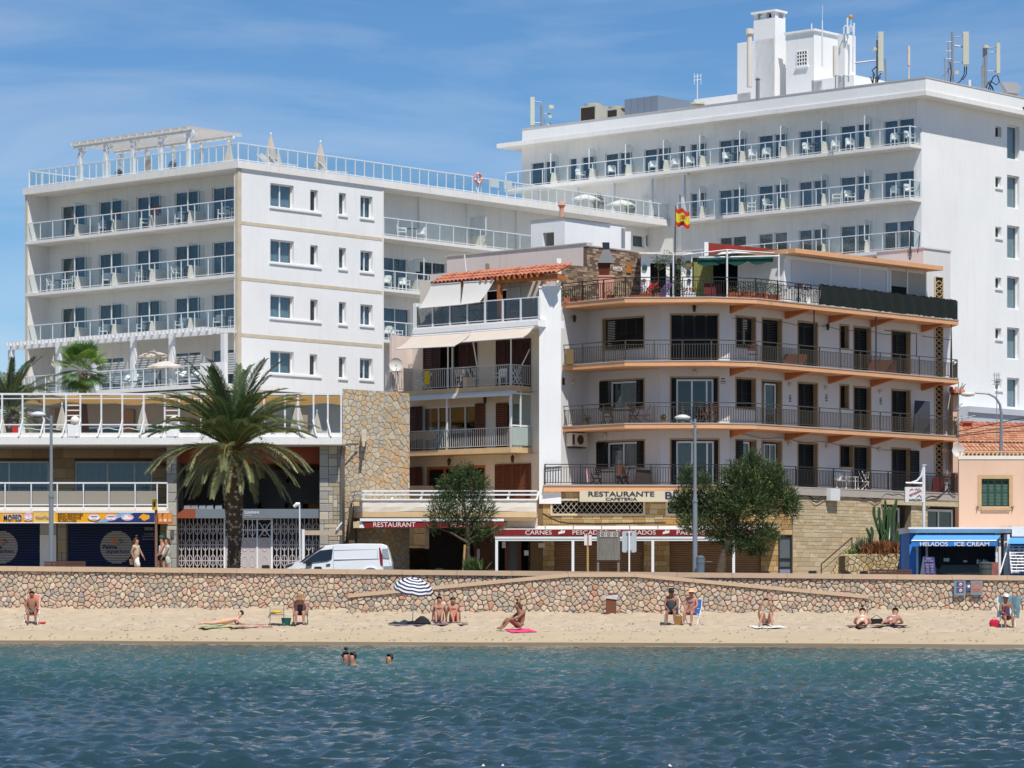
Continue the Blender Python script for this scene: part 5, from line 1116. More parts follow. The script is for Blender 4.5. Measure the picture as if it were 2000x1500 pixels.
g=G();g.wbox((1086-CX)*153/F,(1095-CX)*153/F,151,155,Zp(560,153),Zp(513,153));obj('upper_pier',g,WHITE2,M1)
def awning(fr,u0a,u1a,va0,va1,da,u0b,u1b,vb0,vb1,db,mat,lab,par=None,val=.0):
 """cloth sheet from wall edge (da) to front edge (db), corners given along the frame"""
 A0=fr.p(fr.su(u0a,da),da,fr.z(u0a,va0,da));A1=fr.p(fr.su(u1a,da),da,fr.z(u1a,va1,da));B0=fr.p(fr.su(u0b,db),db,fr.z(u0b,vb0,db));B1=fr.p(fr.su(u1b,db),db,fr.z(u1b,vb1,db))
 t=thing('awning',lab,'awning',tuple((B0+B1)/2),'cream awnings of the stepped apartment house')
 rows=[[A0.lerp(A1,i/8).lerp(B0.lerp(B1,i/8),j/6)-Vector((0,0,.07*math.sin(j/6*math.pi)))for i in range(9)]for j in range(7)]
 if val:rows.append([p-Vector((0,0,val-.02*(i%2)))for i,p in enumerate(rows[-1])])
 obj('cloth',G().sheet(rows),mat,t);g=G();g.tube([B0-Vector((0,0,.02)),B1-Vector((0,0,.02))],.03,6);obj('front_bar',g,WMET,t);obj('roller',G().tube([A0,A1],.05,6),WMET,t)
 return t
awning(FM,843,900,556,552,-.2,819,899,601,594,.25,CANVW,'white sloping awning under the tile roof, left one of two')
awning(FM,906,965,551,548,-.2,900,937,594,589,.25,CANVW,'white sloping awning under the tile roof, right one of two')
awning(FM,805,922,657,649,.1,773,888,681,675,1.5,CANV,'cream awning over the upper barred balcony, left and longer of two')
awning(FM,922,1042,648,639,.1,903,1022,667,658,1.3,CANV,'cream awning over the upper barred balcony, right of two')
for u in(875,998):
 g=G();a=FM.su(u,-.05);zt=FM.z(u,656 if u<900 else 648,-.05);g.tube([FM.p(a,-.05,zA),FM.p(a,-.05,zt),FM.p(a+.8,-.05-.7,zt-.02)],.035);obj('awning_pole',g,WMET,M1)
g=G();g.tube([FM.p(FM.su(924,-.3),-.3,FM.z(924,668,-.3)),FM.p(FM.su(932,-.3),-.3,zA+1.0)],.03);g.tube([FN.p(aR_-.05,-.1,zA+2.4),FN.p(.9,-.1,zA+1.0)],.03);obj('awning_brace',g,WMET,M1)
DC=Proto('folding_chair','chair');g=G();g.box(LF,-.22,.22,-.2,.2,.42,.45)
for x in(-.22,.22):g.bar((x,-.25,0),(x,.22,.95),.035);g.bar((x,.3,0),(x,-.2,.44),.035)
for i in range(4):g.box(LF,-.22,.22,.1+.028*i,.13+.028*i,.6+.09*i,.66+.09*i)
WCH=Proto('folding_chair','chair').part('folding_chair',g,PLAST);BCH=Proto('folding_chair','chair').part('folding_chair',g,M('red brown wood',(96,52,34),.6,.15,4));BLC=Proto('folding_chair','chair').part('folding_chair',g,M('pale blue paint',(156,188,196),.6,.05))
def at(fr,u,d,z):return FM.p(FM.su(u,d),d,z)if fr is FM else fr.p(fr.su(u,d),d,z)
WCH.place(at(FM,900,-.6,zA),.2,'white folding chair on the upper barred balcony, left of the tan box');WCH.place(at(FM,925,-.5,zA),1.,'white folding chair with tall back behind the tan box on the barred balcony')
CH.place(at(FM,975,-.5,zA),FM.ang,'white plastic armchair on the upper barred balcony beside the folded table');WCH.place(at(FM,1008,-.9,zA),1.2,'white folding stool at the right corner of the upper barred balcony')
g=G();p=at(FM,917,-.3,zA);g.wbox(p.x-.3,p.x+.3,p.y-.2,p.y+.2,zA,zA+.5);solo('storage_box',g,M('tan box',(206,180,150),.7,.08),'tan storage box behind the bars of the upper balcony','box')
for u in(822,833):WCH.place(at(FM,u,-.7,zA),.4+u*.05,f'white folding chair near the satellite dish on the barred balcony, {"left" if u < 830 else "right"} one')
BLC.place(at(FM,858,-.6,zB),1.9,'pale blue folding chair on the middle balcony with the brown shutters')
cloth('blanket',FM,FM.su(795,-.3),FM.su(850,-.3),-.3,zB+.55,zB+.9,M('beige blanket',(168,146,116),.95,.1),'beige blanket slung behind the bars of the middle balcony','blanket',.03)
for i,u in enumerate((778,782,786,790)):g=G();g.lathe(at(FM,u,-.2,zB),[(.1,0),(.13,.3-.03*i),(.03,.36-.03*i)],8);solo('clay_roll',g,TERRP,f'peach clay roll standing at the left end of the middle balcony, {ORD[i]} from left','clay roll','clay rolls on the middle balcony')
g=G();p=at(FM,834,.02,zA+.5);g.wbox(p.x-.12,p.x+.12,p.y-.03,p.y+.03,zA+.25,zA+.9);solo('yellow_cloth',g,M('yellow cloth',(206,180,40),.9),'yellow cloth hung on the upper balcony bars','cloth')
t=thing('satellite_dish','large white satellite dish on the barred balcony beside the hotel end wall','satellite dish',tuple(at(FM,775,-.3,zA)))
c=FM.p(FM.su(773,.1),.1,FM.z(773,712,.1));g=G();n=20;rows=[]
for r,dd in((.01,.1),(.15,.09),(.3,.03),(.33,.0)):rows.append([c+Vector((r*math.cos(q),dd+.1*math.sin(q)*r,r*math.sin(q)))for q in np.linspace(0,2*math.pi,n)])
obj('dish',g.sheet(rows),M('dish grey white',(206,206,202),.5,.04),t,smooth=True);g=G();g.tube([c+Vector((0,.1,0)),c+Vector((.1,.15,-.5)),c+Vector((.1,.15,-.95))],.035);g.tube([c+Vector((0,0,-.33)),c+Vector((.05,-.35,-.2))],.02);obj('mount',g,GRYM,t)
BCH.place(at(FM,908,-.8,zDt),1.2,'brown wooden chair behind smoked glass under the left white awning');BCH.place(at(FM,1005,-.7,zDt),0,'brown wooden chair in front of the white shutter on the tiled terrace')
t=thing('garden_table','brown wooden table behind smoked glass under the white awnings','table',tuple(at(FM,932,-.8,zDt)));p=at(FM,932,-.8,zDt);g=G();g.wbox(p.x-.55,p.x+.55,p.y-.35,p.y+.35,zDt+.7,zDt+.74);g.bar((p.x-.4,p.y,zDt),(p.x+.3,p.y,zDt+.7),.05);g.bar((p.x+.4,p.y,zDt),(p.x-.3,p.y,zDt+.7),.05);obj('table',g,MATS['red brown wood'],t)
shut(FM,990,1016,562,622,BK-.25,WPVC,M1,1,zb=zDt)
for u in(828,862):pot_plant(at(FM,u,-.7,zDt),'bushy grey green plant behind the smoked glass, '+('left one' if u<850 else 'right one'),.42,.3,LEAFO if u<850 else LEAFD,n=260)
LN=Proto('wall_lantern','lantern');g=G();g.lathe((0,0,0),[(.02,-.16),(.06,-.14),(.09,.08),(.11,.1),(.02,.2),(.01,.24)],6);g.bar((0,0,.16),(0,.2,.16),.02);LN.part('wall_lantern',g,M('dark lantern',(48,42,38),.5,.1))
for fr,u,v,d,lab in((FM,947,782,BK+.3,'dark lantern above the brown shutter on the middle balcony'),(FM,877,903,BK+.3,'lantern over the orange framed door of the lowest house balcony'),(FM,1001,897,BK+.3,'lantern over the closed brown shutters of the lowest house balcony')):
 LN.place(fr.p(fr.su(u,d),d,fr.z(u,v,d)),0,lab)
# --- restaurant terrace (white rail, cloth parapet) over the red awning
DR_=146.3;fq=front(DR_);XX=lambda u,D=DR_:(u-CX)*D/F
R1=thing('restaurant_building','restaurant terrace with white tube rail, cream cloth parapet and red lettered awning','restaurant',(XX(865),DR_,gz(0)))
zr1,zr0=Zp(957,DR_),Zp(976,DR_)
P1=[(XX(683),149.2),(XX(690,147.5),147.5),(XX(708),DR_),(XX(1048),DR_)]
poly=P1+[(XX(1052,153),153),(XX(683,153)-.2,153)]
g=G();g.slab(poly,Zp(1010,DR_),Zp(1000,DR_)+.02);obj('terrace_slab',g,STONE,R1)
g=G();
for(x0,y0),(x1,y1)in zip(P1[:-1],P1[1:]):
 f=Fr(x0,y0,x1-x0,y1-y0);l=math.hypot(x1-x0,y1-y0);n=max(2,int(l/.5))
 rows=[[f.p(l*i/n,-.03+.012*math.sin(i*2.1+j*2)+(.02 if j==1 else 0),z-.02*math.sin(i*.9)*(j==0))for i in range(n+1)]for j,z in enumerate((Zp(1000,DR_)+.03,Zp(990,DR_),zr0))];g.sheet(rows)
obj('cloth_parapet',g,M('cream cloth',(222,212,198),.9,.06),R1);g=G()
for(x0,y0),(x1,y1)in zip(P1[:-1],P1[1:]):
 f=Fr(x0,y0,x1-x0,y1-y0);l=math.hypot(x1-x0,y1-y0)
 for z in(zr1-.05,(zr1+zr0)/2,zr0):g.box(f,-.02,l+.02,-.04,.04,z-.03,z+.04)
 m=max(1,int(l/1.18))
 for i in range(m+1):g.bar(f.p(l*i/m,0,zr0),f.p(l*i/m+.1,-.12,zr1-.05),.09,.06)
obj('tube_railing',g,WPVC,R1)
g=G();g.wbox(XX(690),XX(1048),146.6,152.8,zC-.3,zC-.1);g.wbox(XX(710),XX(1045),146.5,147,Zp(1017,DR_),Zp(1010,DR_));obj('terrace_floor',g,STONE,R1)
RED=M('dark red canvas',(128,30,34),.85,.06,1);za,zb_=Zp(1031,145.6),Zp(1018,145.6);fv=front(145.6)
aw=obj('red_valance',G().box(fv,XX(712,145.6),XX(984,145.6),-.1,0,za,zb_),RED,R1)
g=G();g.box(fv,XX(703,145.6),XX(839,145.6),-.2,.04,zb_,zb_+.13);g.box(fv,XX(842,145.6),XX(984,145.6),-.2,.03,zb_,zb_+.11);g.prism([(XX(697,145.6),za),(XX(712,145.6),za),(XX(706,145.6),zb_),(XX(697,145.6),zb_)],fv,-.2,-.05);obj('awning_box',g,WPVC,R1)
LET=M('white awning letters',(232,226,220),.7,.02)
text('lettering','RESTAURANT',fv,XX(770,145.6),.006,(za+zb_)/2,.22,LET,R1,w=1.93);text('lettering','FRITURA',fv,XX(914,145.6),.006,(za+zb_)/2,.2,LET,R1,w=1.6)
g=G();g.box(fv,XX(690,145.6),XX(702,145.6),-.15,-.03,za,zb_-.02);obj('sign_plate',g,M('beige sign',(196,176,140)),R1)
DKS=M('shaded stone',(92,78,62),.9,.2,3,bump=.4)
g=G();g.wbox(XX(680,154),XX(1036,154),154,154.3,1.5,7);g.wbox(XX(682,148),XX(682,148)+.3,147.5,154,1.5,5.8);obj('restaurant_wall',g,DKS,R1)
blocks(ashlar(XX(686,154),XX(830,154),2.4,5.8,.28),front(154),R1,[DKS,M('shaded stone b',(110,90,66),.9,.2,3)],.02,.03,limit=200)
g=G();g.wbox(XX(838,152),XX(928,152),152,152.2,1.8,5.6);obj('dark_shutter',g,M('black brown shutter',(34,26,24),.7,.2,2,stretch=(1,1,12)),R1)
g=G();g.wbox(XX(937,151),XX(964,151),151,151.2,1.8,5.6);g.wbox(XX(926,151),XX(931,151),150.8,151,1.8,5.6);obj('wood_panel',g,BRS,R1);g=G();g.wbox(XX(931,150.9),XX(937,150.9),150.9,151,3.4,3.9);obj('white_notice',g,WPVC,R1)
g=G()
for u in(724,785):c=px(u,1046,153.8);g.tube([c,c+Vector((.12,0,-.1)),c+Vector((.08,0,-.25)),c+Vector((-.1,0,-.35))],.03)
obj('wall_hooks',g,WPVC,R1)
g=G();c=px(769,940,150.6);g.lathe((0,0,0),[(.01,0)],3);g=G();g.tube([c+Vector((.17*math.cos(q),0,.2*math.sin(q)))for q in np.linspace(0,6.283,15)],.035,6);solo('oval_plaque',g,GRYM,'grey oval frame on the shaded flagstone return beside the lowest balcony','plaque')
LN.place(px(783,915,151.2),0,'pale lantern on the shaded flagstone return above the oval plaque')
g=G();g.wbox(XX(990,147),XX(1050,147),147,147.05,Zp(1030,147),Zp(1012,147));solo('rolled_blind',g,CANV,'short cream canvas blind between the two red awnings','blind')
# ================================================================ APARTMENT HOUSE WITH ORANGE BALCONIES
EU=[1094,1220,1390,1478,1872];ED=[153.2,150.0,149.7,150.5,162.9]
E=[tuple(px(u,0,D)[:2])for u,D in zip(EU,ED)]
S1=Fr(*px(1290,0,151.5)[:2],1.119,-1);SFr=Fr(*px(1290,0,151.5)[:2],1,0);SB=Fr(*px(1425,0,151.9)[:2],.956,1)
W0=S1.p(S1.su(1149),0,0);S0=Fr(W0.x,W0.y,.8855,1);a00=S0.su(1097)
aS1=S1.su(1149);bF=SFr.su(1425);bB=SB.su(1857)
B1=thing('balcony_house','white four storey apartment house with curved orange balcony slabs and black iron rails','apartment house',(E[1][0],151,gz(6)))
ZB=[6.90,9.84,12.79,15.79]
TANW=M('tan window surround',(172,146,112),.85,.1,2)
wh=M('cool white render',(214,212,212),.88,.05,.4,streak=.15)
op={3:{'A':[(1178,1257,622,681)],'F':[(1311,1402,615,0)],'B':[(1438,1475,620,679),(1489,1526,624,0),(1559,1596,630,0),(1641,1657,636,680),(1668,1700,640,0),(1742,1777,648,0)]},2:{'A':[(1175,1257,743,799)],'F':[(1311,1402,738,0)],'B':[(1438,1475,740,798),(1489,1526,745,0),(1559,1596,749,0),(1641,1657,753,797),(1668,1700,757,0),(1742,1777,763,0)]},1:{'A':[(1169,1258,862,914)],'F':[(1311,1403,859,0)],'B':[(1438,1476,861,912),(1489,1526,863,0),(1559,1596,867,0),(1641,1666,871,912),(1668,1700,873,0),(1742,1777,877,0)]}}
FRS={'A':S1,'F':SFr,'B':SB};HL={'A':[],'F':[],'B':[]};OPN=[]
for lv_,dd in op.items():
 zf=ZB[lv_-1]
 for k,lst in dd.items():
  f=FRS[k]
  for u0,u1,v0,v1 in lst:
   h=(f.su(u0),f.su(u1),f.z((u0+u1)/2,v1)if v1 else zf+.001,f.z((u0+u1)/2,v0));HL[k].append(h);OPN.append((lv_,k,u0,h,v1))
zTop=15.6
g=wall(S0,a00,0,6.6,zTop,[],-.25,0);wall(S1,aS1,0,6.6,zTop,HL['A'],-.3,0,g);wall(SFr,0,bF,6.6,zTop,HL['F'],-.3,0,g);wall(SB,0,bB,6.6,17.3 if False else zTop,HL['B'],-.3,0,g)
obj('balcony_wall',g,wh,B1)
g=G();pts=[tuple(S0.p(a00,-1.,0)[:2]),(W0.x+.05,W0.y+1.6),tuple(S1.p(-.3,-1.2,0)[:2]),tuple(SB.p(.3,-1.2,0)[:2]),tuple(SB.p(bB-.3,-1.2,0)[:2]),tuple(SB.p(bB-.3,-9,0)[:2]),(px(1100,0,168)[0],168)]
g.slab(pts,2,15.55);obj('building_core',g,wh,B1)
for lv_,k,u0,h,v1 in OPN:
 f=FRS[k];w=.07;g=G()
 g.box(f,h[0]-w,h[0],-.02,.015,h[2],h[3]+w);g.box(f,h[1],h[1]+w,-.02,.015,h[2],h[3]+w);g.box(f,h[0],h[1],-.02,.014,h[3],h[3]+w)
 g.box(f,h[1]-.004,h[1]-.0,-.3,-.001,h[2],h[3]);g.box(f,h[0],h[0]+.004,-.3,-.001,h[2],h[3])
 if v1:g.box(f,h[0]-w,h[1]+w,-.3,.03,h[2]-w,h[2])
 obj('stone_surround',g,TANW,B1)
def leafs(f,h,d,n,mat=DGRN,a0=None,a1=None):
 a0=h[0]if a0 is None else a0;a1=h[1]if a1 is None else a1
 for i in range(n):
  b0=a0+(a1-a0)*i/n+.006;b1=a0+(a1-a0)*(i+1)/n-.006;g=G();w=.06
  g.box(f,b0,b0+w,d-.04,d,h[2],h[3]);g.box(f,b1-w,b1,d-.04,d,h[2],h[3])
  for zz in(h[2],(h[2]+h[3])/2,h[3]-w):g.box(f,b0+w,b1-w,d-.04,d-.002,zz,zz+w)
  m=int((h[3]-h[2])/.08)
  for q in range(m):z=h[2]+q*.08;g.quad(f.p(b0+w,d-.005,z),f.p(b1-w,d-.005,z),f.p(b1-w,d-.035,z+.075),f.p(b0+w,d-.035,z+.075))
  obj('shutter',g,mat,B1)
for lv_,k,u0,h,v1 in OPN:
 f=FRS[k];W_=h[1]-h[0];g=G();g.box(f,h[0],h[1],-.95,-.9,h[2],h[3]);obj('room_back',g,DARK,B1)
 if k=='A' and lv_==3:leafs(f,h,-.22,4)
 elif k=='A':
  leafs(f,h,.05,1,a0=h[0]-.12,a1=h[0]+.42);leafs(f,h,-.05,1,a0=h[1]-.5,a1=h[1]-.02);window(f,(h[0]+.45,h[1]-.45,h[2]+.01,h[3]-.04),-.2,B1,2 if lv_==1 else 1,'curtain',.08,gap=.3)
 elif k=='F' and lv_==3:leafs(f,h,-.2,4)
 elif k=='F':leafs(f,h,-.08,1,a0=h[0],a1=h[0]+.22);leafs(f,h,-.08,1,a0=h[1]-.16);window(f,(h[0]+.25,h[1]-.2,h[2]+.01,h[3]-.06),-.18,B1,1,None if lv_==2 else 'curtain',.08,split=[.42,.82],gm=GLW,gap=1.0)
 elif u0 in(1438,)and lv_==1:window(f,(h[0]+.5,h[1]-.3,h[2],h[3]-.04),-.15,B1,1,'curtain',.08);leafs(f,h,.04,1,a0=h[0]-.05,a1=h[0]+.48)
 elif u0==1489 and lv_==2:window(f,(h[0]+.35,h[1]-.25,h[2]+.01,h[3]-.1),-.15,B1,1,None,.07,gm=GLD)
 elif u0==1489 and lv_==1:window(f,(h[0]+.3,h[1]-.25,h[2]+.01,h[3]-.1),-.15,B1,2,None,.05,gm=GLD)
 else:leafs(f,h,-.24,1 if W_<.7 else 2)
a=SB.su(1777);leafs(SB,(a,a+.75,ZB[0],SB.z(1785,880)),.06,1)
def edge(off):
 """balcony edge polyline moved inward by off"""
 P=[Vector(p+(0,))for p in E];o=[]
 for i,p in enumerate(P):
  d0=(P[i]-P[i-1]).normalized()if i else(P[1]-P[0]).normalized();d1=(P[i+1]-P[i]).normalized()if i<len(P)-1 else d0
  n0=Vector((d0.y,-d0.x,0));n1=Vector((d1.y,-d1.x,0));m=(n0+n1).normalized();o.append(p-m*off/max(.5,m.dot(n0)))
 return o
inner=[SB.p(bB+.1,-.2,0),SB.p(0,-.2,0),S1.p(-.1,-.2,0),W0,S0.p(a00,-.2,0)]
GCAP=M('grey slab capping',(176,166,156),.85,.08,2)
for lv_,zt in enumerate(ZB):
 if lv_==0:continue
 poly=[(p.x,p.y)for p in edge(0)]+[(p.x,p.y)for p in inner]
 g=G();g.slab(poly,zt-.26,zt-.05);obj('balcony_slab',g,ORNG,B1)
 poly=[(p.x,p.y)for p in edge(-.03)]+[(p.x,p.y)for p in inner];g=G();g.slab(poly,zt-.049,zt);obj('slab_capping',g,GCAP,B1)
 for u in(1424,1535,1620,1702,1801):
  a=SB.su(u);q=SB.p(a,0,0);fp=Fr(q.x,q.y,*SB.n);lz=zt-.262;g=G();dpt=1.45
  g.prism([(0,lz),(dpt,lz),(dpt,lz-.03),(0,lz-.36)],fp,-.1,.1);obj('bracket',g,ORNG2,B1)
x0=px(1062,0,149.0);LV0=[tuple(px(1062,0,151.5)[:2]),tuple(px(1062,0,149.0)[:2]),tuple(px(1478,0,149.6)[:2]),E[4]]
pl=LV0+[tuple(p[:2])for p in inner[:-1]]+[tuple(px(1064,0,155)[:2])]
g=G();g.slab(pl,6.57,6.84);obj('balcony_slab',g,ORNG,B1);g=G();e_=Fr(LV0[2][0],LV0[2][1],E[4][0]-LV0[2][0],E[4][1]-LV0[2][1]);g.box(e_,e_.su(1550),e_.su(1874),-.1,.03,6.5,6.845);obj('slab_face',g,GCAP,B1)
g=G();g.slab([LV0[0],(LV0[1][0]-.03,LV0[1][1]-.05),(LV0[2][0],LV0[2][1]-.05),(LV0[3][0]+.04,LV0[3][1]-.04)]+pl[4:],6.841,6.9);obj('slab_capping',g,GCAP,B1)
def poly_rail(P,zb,h,mat,parent,pitch=.125,posts=1.6,lower=.2,skip=0):
 for i in range(len(P)-1):
  p,q=Vector(P[i][:2]+(0,))if isinstance(P[i],tuple)else P[i],Vector(P[i+1][:2]+(0,))if isinstance(P[i+1],tuple)else P[i+1]
  l=(q-p).length;f=Fr(p.x,p.y,q.x-p.x,q.y-p.y);bars(f,0.01,l-.01,zb,h,parent,mat,0,pitch,lower=lower,posts=max(1,round(l/posts)),r=.013)
ed=edge(.08);eb=SB.p(bB,.1,0);ret=Vector((ed[-1].x,ed[-1].y,0))
for lv_,hh,mt in((1,.98,BRNM),(2,.98,BRNM),(3,.98,DKM)):
 P=[p for p in ed];poly_rail(P,ZB[lv_],hh if lv_<3 else .95,mt,B1,lower=.2 if lv_<3 else .17)
 f=Fr(ret.x,ret.y,SB.p(bB+.1,0,0).x-ret.x,SB.p(bB+.1,0,0).y-ret.y);bars(f,.01,1.5,ZB[lv_],hh,B1,mt,0,lower=.2)
P=[Vector((p[0],p[1]+.08,0))for p in LV0[:3]]+[ed[-1]];P[0].x+=.05;P[1].x+=.06;P[-1]=Vector((LV0[3][0]-.06,LV0[3][1]+.05,0));poly_rail(P,6.9,.97,DKM,B1,lower=.13)
for u,lva in((1590,2),(1711,2)):
 g=G();dE=Fr(E[3][0],E[3][1],E[4][0]-E[3][0],E[4][1]-E[3][1]);a=dE.su(u,-.1);g.tube([dE.p(a,-.1,ZB[lva]),dE.p(a,-.1,ZB[lva+1]-.26)],.035);obj('steel_tube',g,DKM,B1)
g=G();a=dE.su(1858,-.1);g.tube([dE.p(a,-.1,ZB[2]),dE.p(a,-.1,ZB[2]+1.15),dE.p(a,-.1,ZB[3]-.26)],[.055,.05,.02]);g.tube([dE.p(a,-.1,ZB[2]+1.95),dE.p(dE.su(1800,-.1),-.1,ZB[2]+2.0)],.018);obj('steel_tube',g,DKM,B1)
g=G();a=dE.su(1790,-.1);g.tube([dE.p(a,-.1,ZB[2]+.9),dE.p(a,-.1,ZB[2]+2.1),dE.p(dE.su(1728,-.1),-.1,ZB[2]+2.1)],.025);obj('clothes_frame',g,DKM,B1)
h=SB.rect(1826,1840,542,940,.0);g=G();g.box(SB,h[0]-.06,h[0],.0,.06,h[2],h[3]);g.box(SB,h[1],h[1]+.06,.0,.06,h[2],h[3]);g.box(SB,h[0],h[1],.0,.06,h[3],h[3]+.06);n=int((h[3]-h[2])/.28);m_=(h[0]+h[1])/2
lt=obj('lattice_frame',g,TAN,B1);g=G();g.box(SB,h[0],h[1],.001,.008,h[2],h[3]);obj('lattice_shadow',g,M('painted lattice shade',(40,32,26)),lt)  # dark sheet on the solid wall paints the shade behind the lattice
mm=None;g=G()
for sx in(-1,1):
 for sz in(-1,1):g.bar((0,0,.14*sz),(sx*(h[1]-h[0])/2,0,0),.05,.05)
mm=g.mesh('lattice_diamond',M('tan lattice',(178,146,104),.8,.08))
for i in range(n):link('lattice_diamond',mm,lt,mat4=Matrix.Translation(SB.p(m_,.035,h[2]+.14+i*.28))@Matrix.Rotation(SB.ang,4,'Z'))
g=G();q=SB.su(1804);g.box(SB,q,bB,-3,-.02,15.5,SB.z(1830,488));g.box(SB,q-.05,bB+.06,-3,.04,SB.z(1830,488),SB.z(1830,488)+.07);obj('end_parapet',g,wh,B1)
GL_=M('cream lamp glass',(206,196,176),.4,.05)
for k,f,u,v in((2,S1,1122,747),(2,SFr,1357,727),(2,SB,1545,751),(2,SB,1615,757),(2,SB,1721,765),(1,S1,1180,850),(1,SFr,1358,848),(1,SB,1544,867),(1,SB,1617,872),(1,SB,1720,877)):
 f=S0 if u==1122 else f;g=G();c=f.p(f.su(u,.1),.1,f.z(u,v,.1));d=Vector((f.n[0],f.n[1],0));g.tube([c-d*.1,c-d*.02,c+d*.02],[.11,.12,.06],12);obj('wall_lamp',g,GL_,B1)
for f,u,v,lab in((S0,1122,623,'lantern on the left end wall of the third balcony'),(SFr,1356,603,'lantern over the wide shuttered door of the third balcony'),(SB,1617,639,'lantern between the narrow doors of the third balcony')):
 LN.place(f.p(f.su(u,.22),.22,f.z(u,v,.22)),f.ang,lab)
ISM=M('ink black',(28,28,32),.7)
for u,v in((1543,778),(1614,777),(1720,783)):
 g=G();a=SB.su(u);z=SB.z(u,v)
 for i in range(3):g.box(SB,a-.09,a+.09,.002,.01,z+.12-.14*i,z+.155-.14*i);g.box(SB,a-.07,a-.03,.002,.01,z+.03-.1*i,z+.09-.1*i);g.box(SB,a+.03,a+.07,.002,.01,z+.03-.1*i,z+.09-.1*i)
 obj('wall_emblem',g,ISM,B1)
g=G();a=SFr.su(1412);z=SFr.z(1412,745);g.box(SFr,a-.12,a+.12,.002,.012,z-.02,z+.02);g.box(SFr,a-.08,a+.08,.002,.012,z+.1,z+.15);g.box(SFr,a-.1,a-.03,.002,.012,z-.12,z-.08);g.box(SFr,a+.03,a+.1,.002,.012,z-.12,z-.08);obj('wall_emblem',g,ISM,B1)
g=G();a=S0.su(1101,.02);z=S0.z(1101,745,.02);g.box(S0,a-.08,a+.08,.0,.02,z-.17,z+.17);obj('wall_plaque',g,M('dark red plaque',(70,36,32)),B1)
CBL=M('grey cable',(86,82,78),.7)
def cable(pts,name,lab,r=.012,mat=None):g=G();g.tube(pts,r,4);return solo(name,g,mat or CBL,lab,'cable')
for lv_,vv in((3,634),(1,860)):
 g=G();pts=[]
 for i in range(26):
  u=1430+i*14.;pts.append(SB.p(SB.su(u,.03),.03,SB.z(u,vv-12+i*1.35,.03)+.06*math.sin(i*1.1)))
 g.tube(pts,.012,4);obj('cable',g,CBL,B1)
# --- roof terrace
zT=ZB[3]
SLT=[M('slate cladding a',(150,126,104),.9,.2,5,bump=.4),M('slate cladding b',(112,92,78),.9,.2,5,bump=.4),M('slate cladding c',(176,152,128),.9,.15,5,bump=.4)]
TW=thing('terrace_wall','brown split stone wall behind the barbecue on the roof terrace','wall',tuple(px(1170,580,155.5)))
ft=Fr(*px(1096,0,154.6)[:2],.8855,1);w1,w2=ft.su(1147),ft.su(1252);ztp=ft.z(1147,481)
g=G();g.box(ft,0,w2,-.25,-.03,zT,ft.z(1096,515));g.box(ft,w1,w2,-.25,-.03,zT,ztp);obj('wall_core',g,SLT[1],TW)
rc=coursed(0,w1,zT,ft.z(1096,515),.11,.22,.5)+coursed(w1,w2,zT,ztp,.11,.22,.5);blocks(rc,ft,TW,SLT,.008,.03,d0=-.03,name='split_stone')
g=G();g.box(ft,w1-.03,w2,-.3,.04,ztp,ztp+.06);obj('wall_cap',g,GCAP,TW)
text('lettering','ARIZA',ft,ft.su(1205),.05,ft.z(1205,525),.22,LET,TW,w=.75)
h=ft.rect(1223,1231,517,533);g=G();g.box(ft,h[0],h[1],.03,.06,h[2],h[3]);obj('shield',g,M('ochre yellow',(214,158,60)),TW)
for i in range(4):a=h[0]+(h[1]-h[0])*(i+.5)/4;ubox('shield_stripe',M('shield red',(170,50,36)),TW,ft,a-.02,a+.02,.06,.066,h[2],h[3])
t=thing('barbecue','outdoor barbecue with black metal hood and rusty firebox on the roof terrace','barbecue',tuple(px(1180,575,154)))
c=px(1184,0,154);z_=lambda v:Zp(v,154);g=G()
def fru(g,c,w0,z0,w1,z1,dx0=0,dx1=0,dp=1):g.add([(c.x+dx0-w0,c.y-w0*dp,z0),(c.x+dx0+w0,c.y-w0*dp,z0),(c.x+dx0+w0,c.y+w0*dp,z0),(c.x+dx0-w0,c.y+w0*dp,z0),(c.x+dx1-w1,c.y-w1*dp,z1),(c.x+dx1+w1,c.y-w1*dp,z1),(c.x+dx1+w1,c.y+w1*dp,z1),(c.x+dx1-w1,c.y+w1*dp,z1)],[(3,2,1,0),(4,5,6,7),(0,1,5,4),(1,2,6,5),(2,3,7,6),(3,0,4,7)])
BLK=M('black sheet metal',(52,56,62),.45,.08,metal=.2)
fru(g,c,.42,z_(515),.14,z_(487));fru(g,c,.16,z_(487),.17,z_(474),.0,-.02);obj('hood',g,BLK,t)
g=G();fru(g,c,.22,z_(540),.3,z_(516),-.1,-.1);obj('firebox',g,M('rusty metal',(92,44,28),.8,.2,4),t);g=G();fru(g,c,.35,zT,.38,z_(542),0,0);fru(g,c,.42,z_(542),.42,z_(539));obj('base',g,TERRP,t)
RR=thing('roof_room','white roof terrace room hung with painted plates and a vine','roof room',tuple(px(1300,580,156)))
D1=157.2;fr1=front(D1);XR=lambda u,D=D1:(u-CX)*D/F;hd=(XR(1270),XR(1301),zT,Zp(513,D1));h2_=(XR(1308),XR(1330),zT,Zp(513,D1))
obj('room_wall',wall(fr1,XR(1252),XR(1352),zT,Zp(497,D1),[hd,h2_],-.3,0),WHITE2,RR);g=G();g.wbox(XR(1252),XR(1395),D1+.8,D1+.9,zT,Zp(500,D1));g.wbox(XR(1352),XR(1395),D1,D1+.1,zT,Zp(510,D1));obj('dark_room',g,DARK,RR)
g=G();g.wbox(XR(1248),XR(1352),D1-.35,D1+2,Zp(497,D1),Zp(494,D1));obj('roof_edge',g,CREAMW,RR)
PLM=[M('teal plate',(40,76,68),.4),M('brick plate',(150,84,60),.4),M('blue plate',(64,78,104),.4),M('olive plate',(120,112,70),.4)]
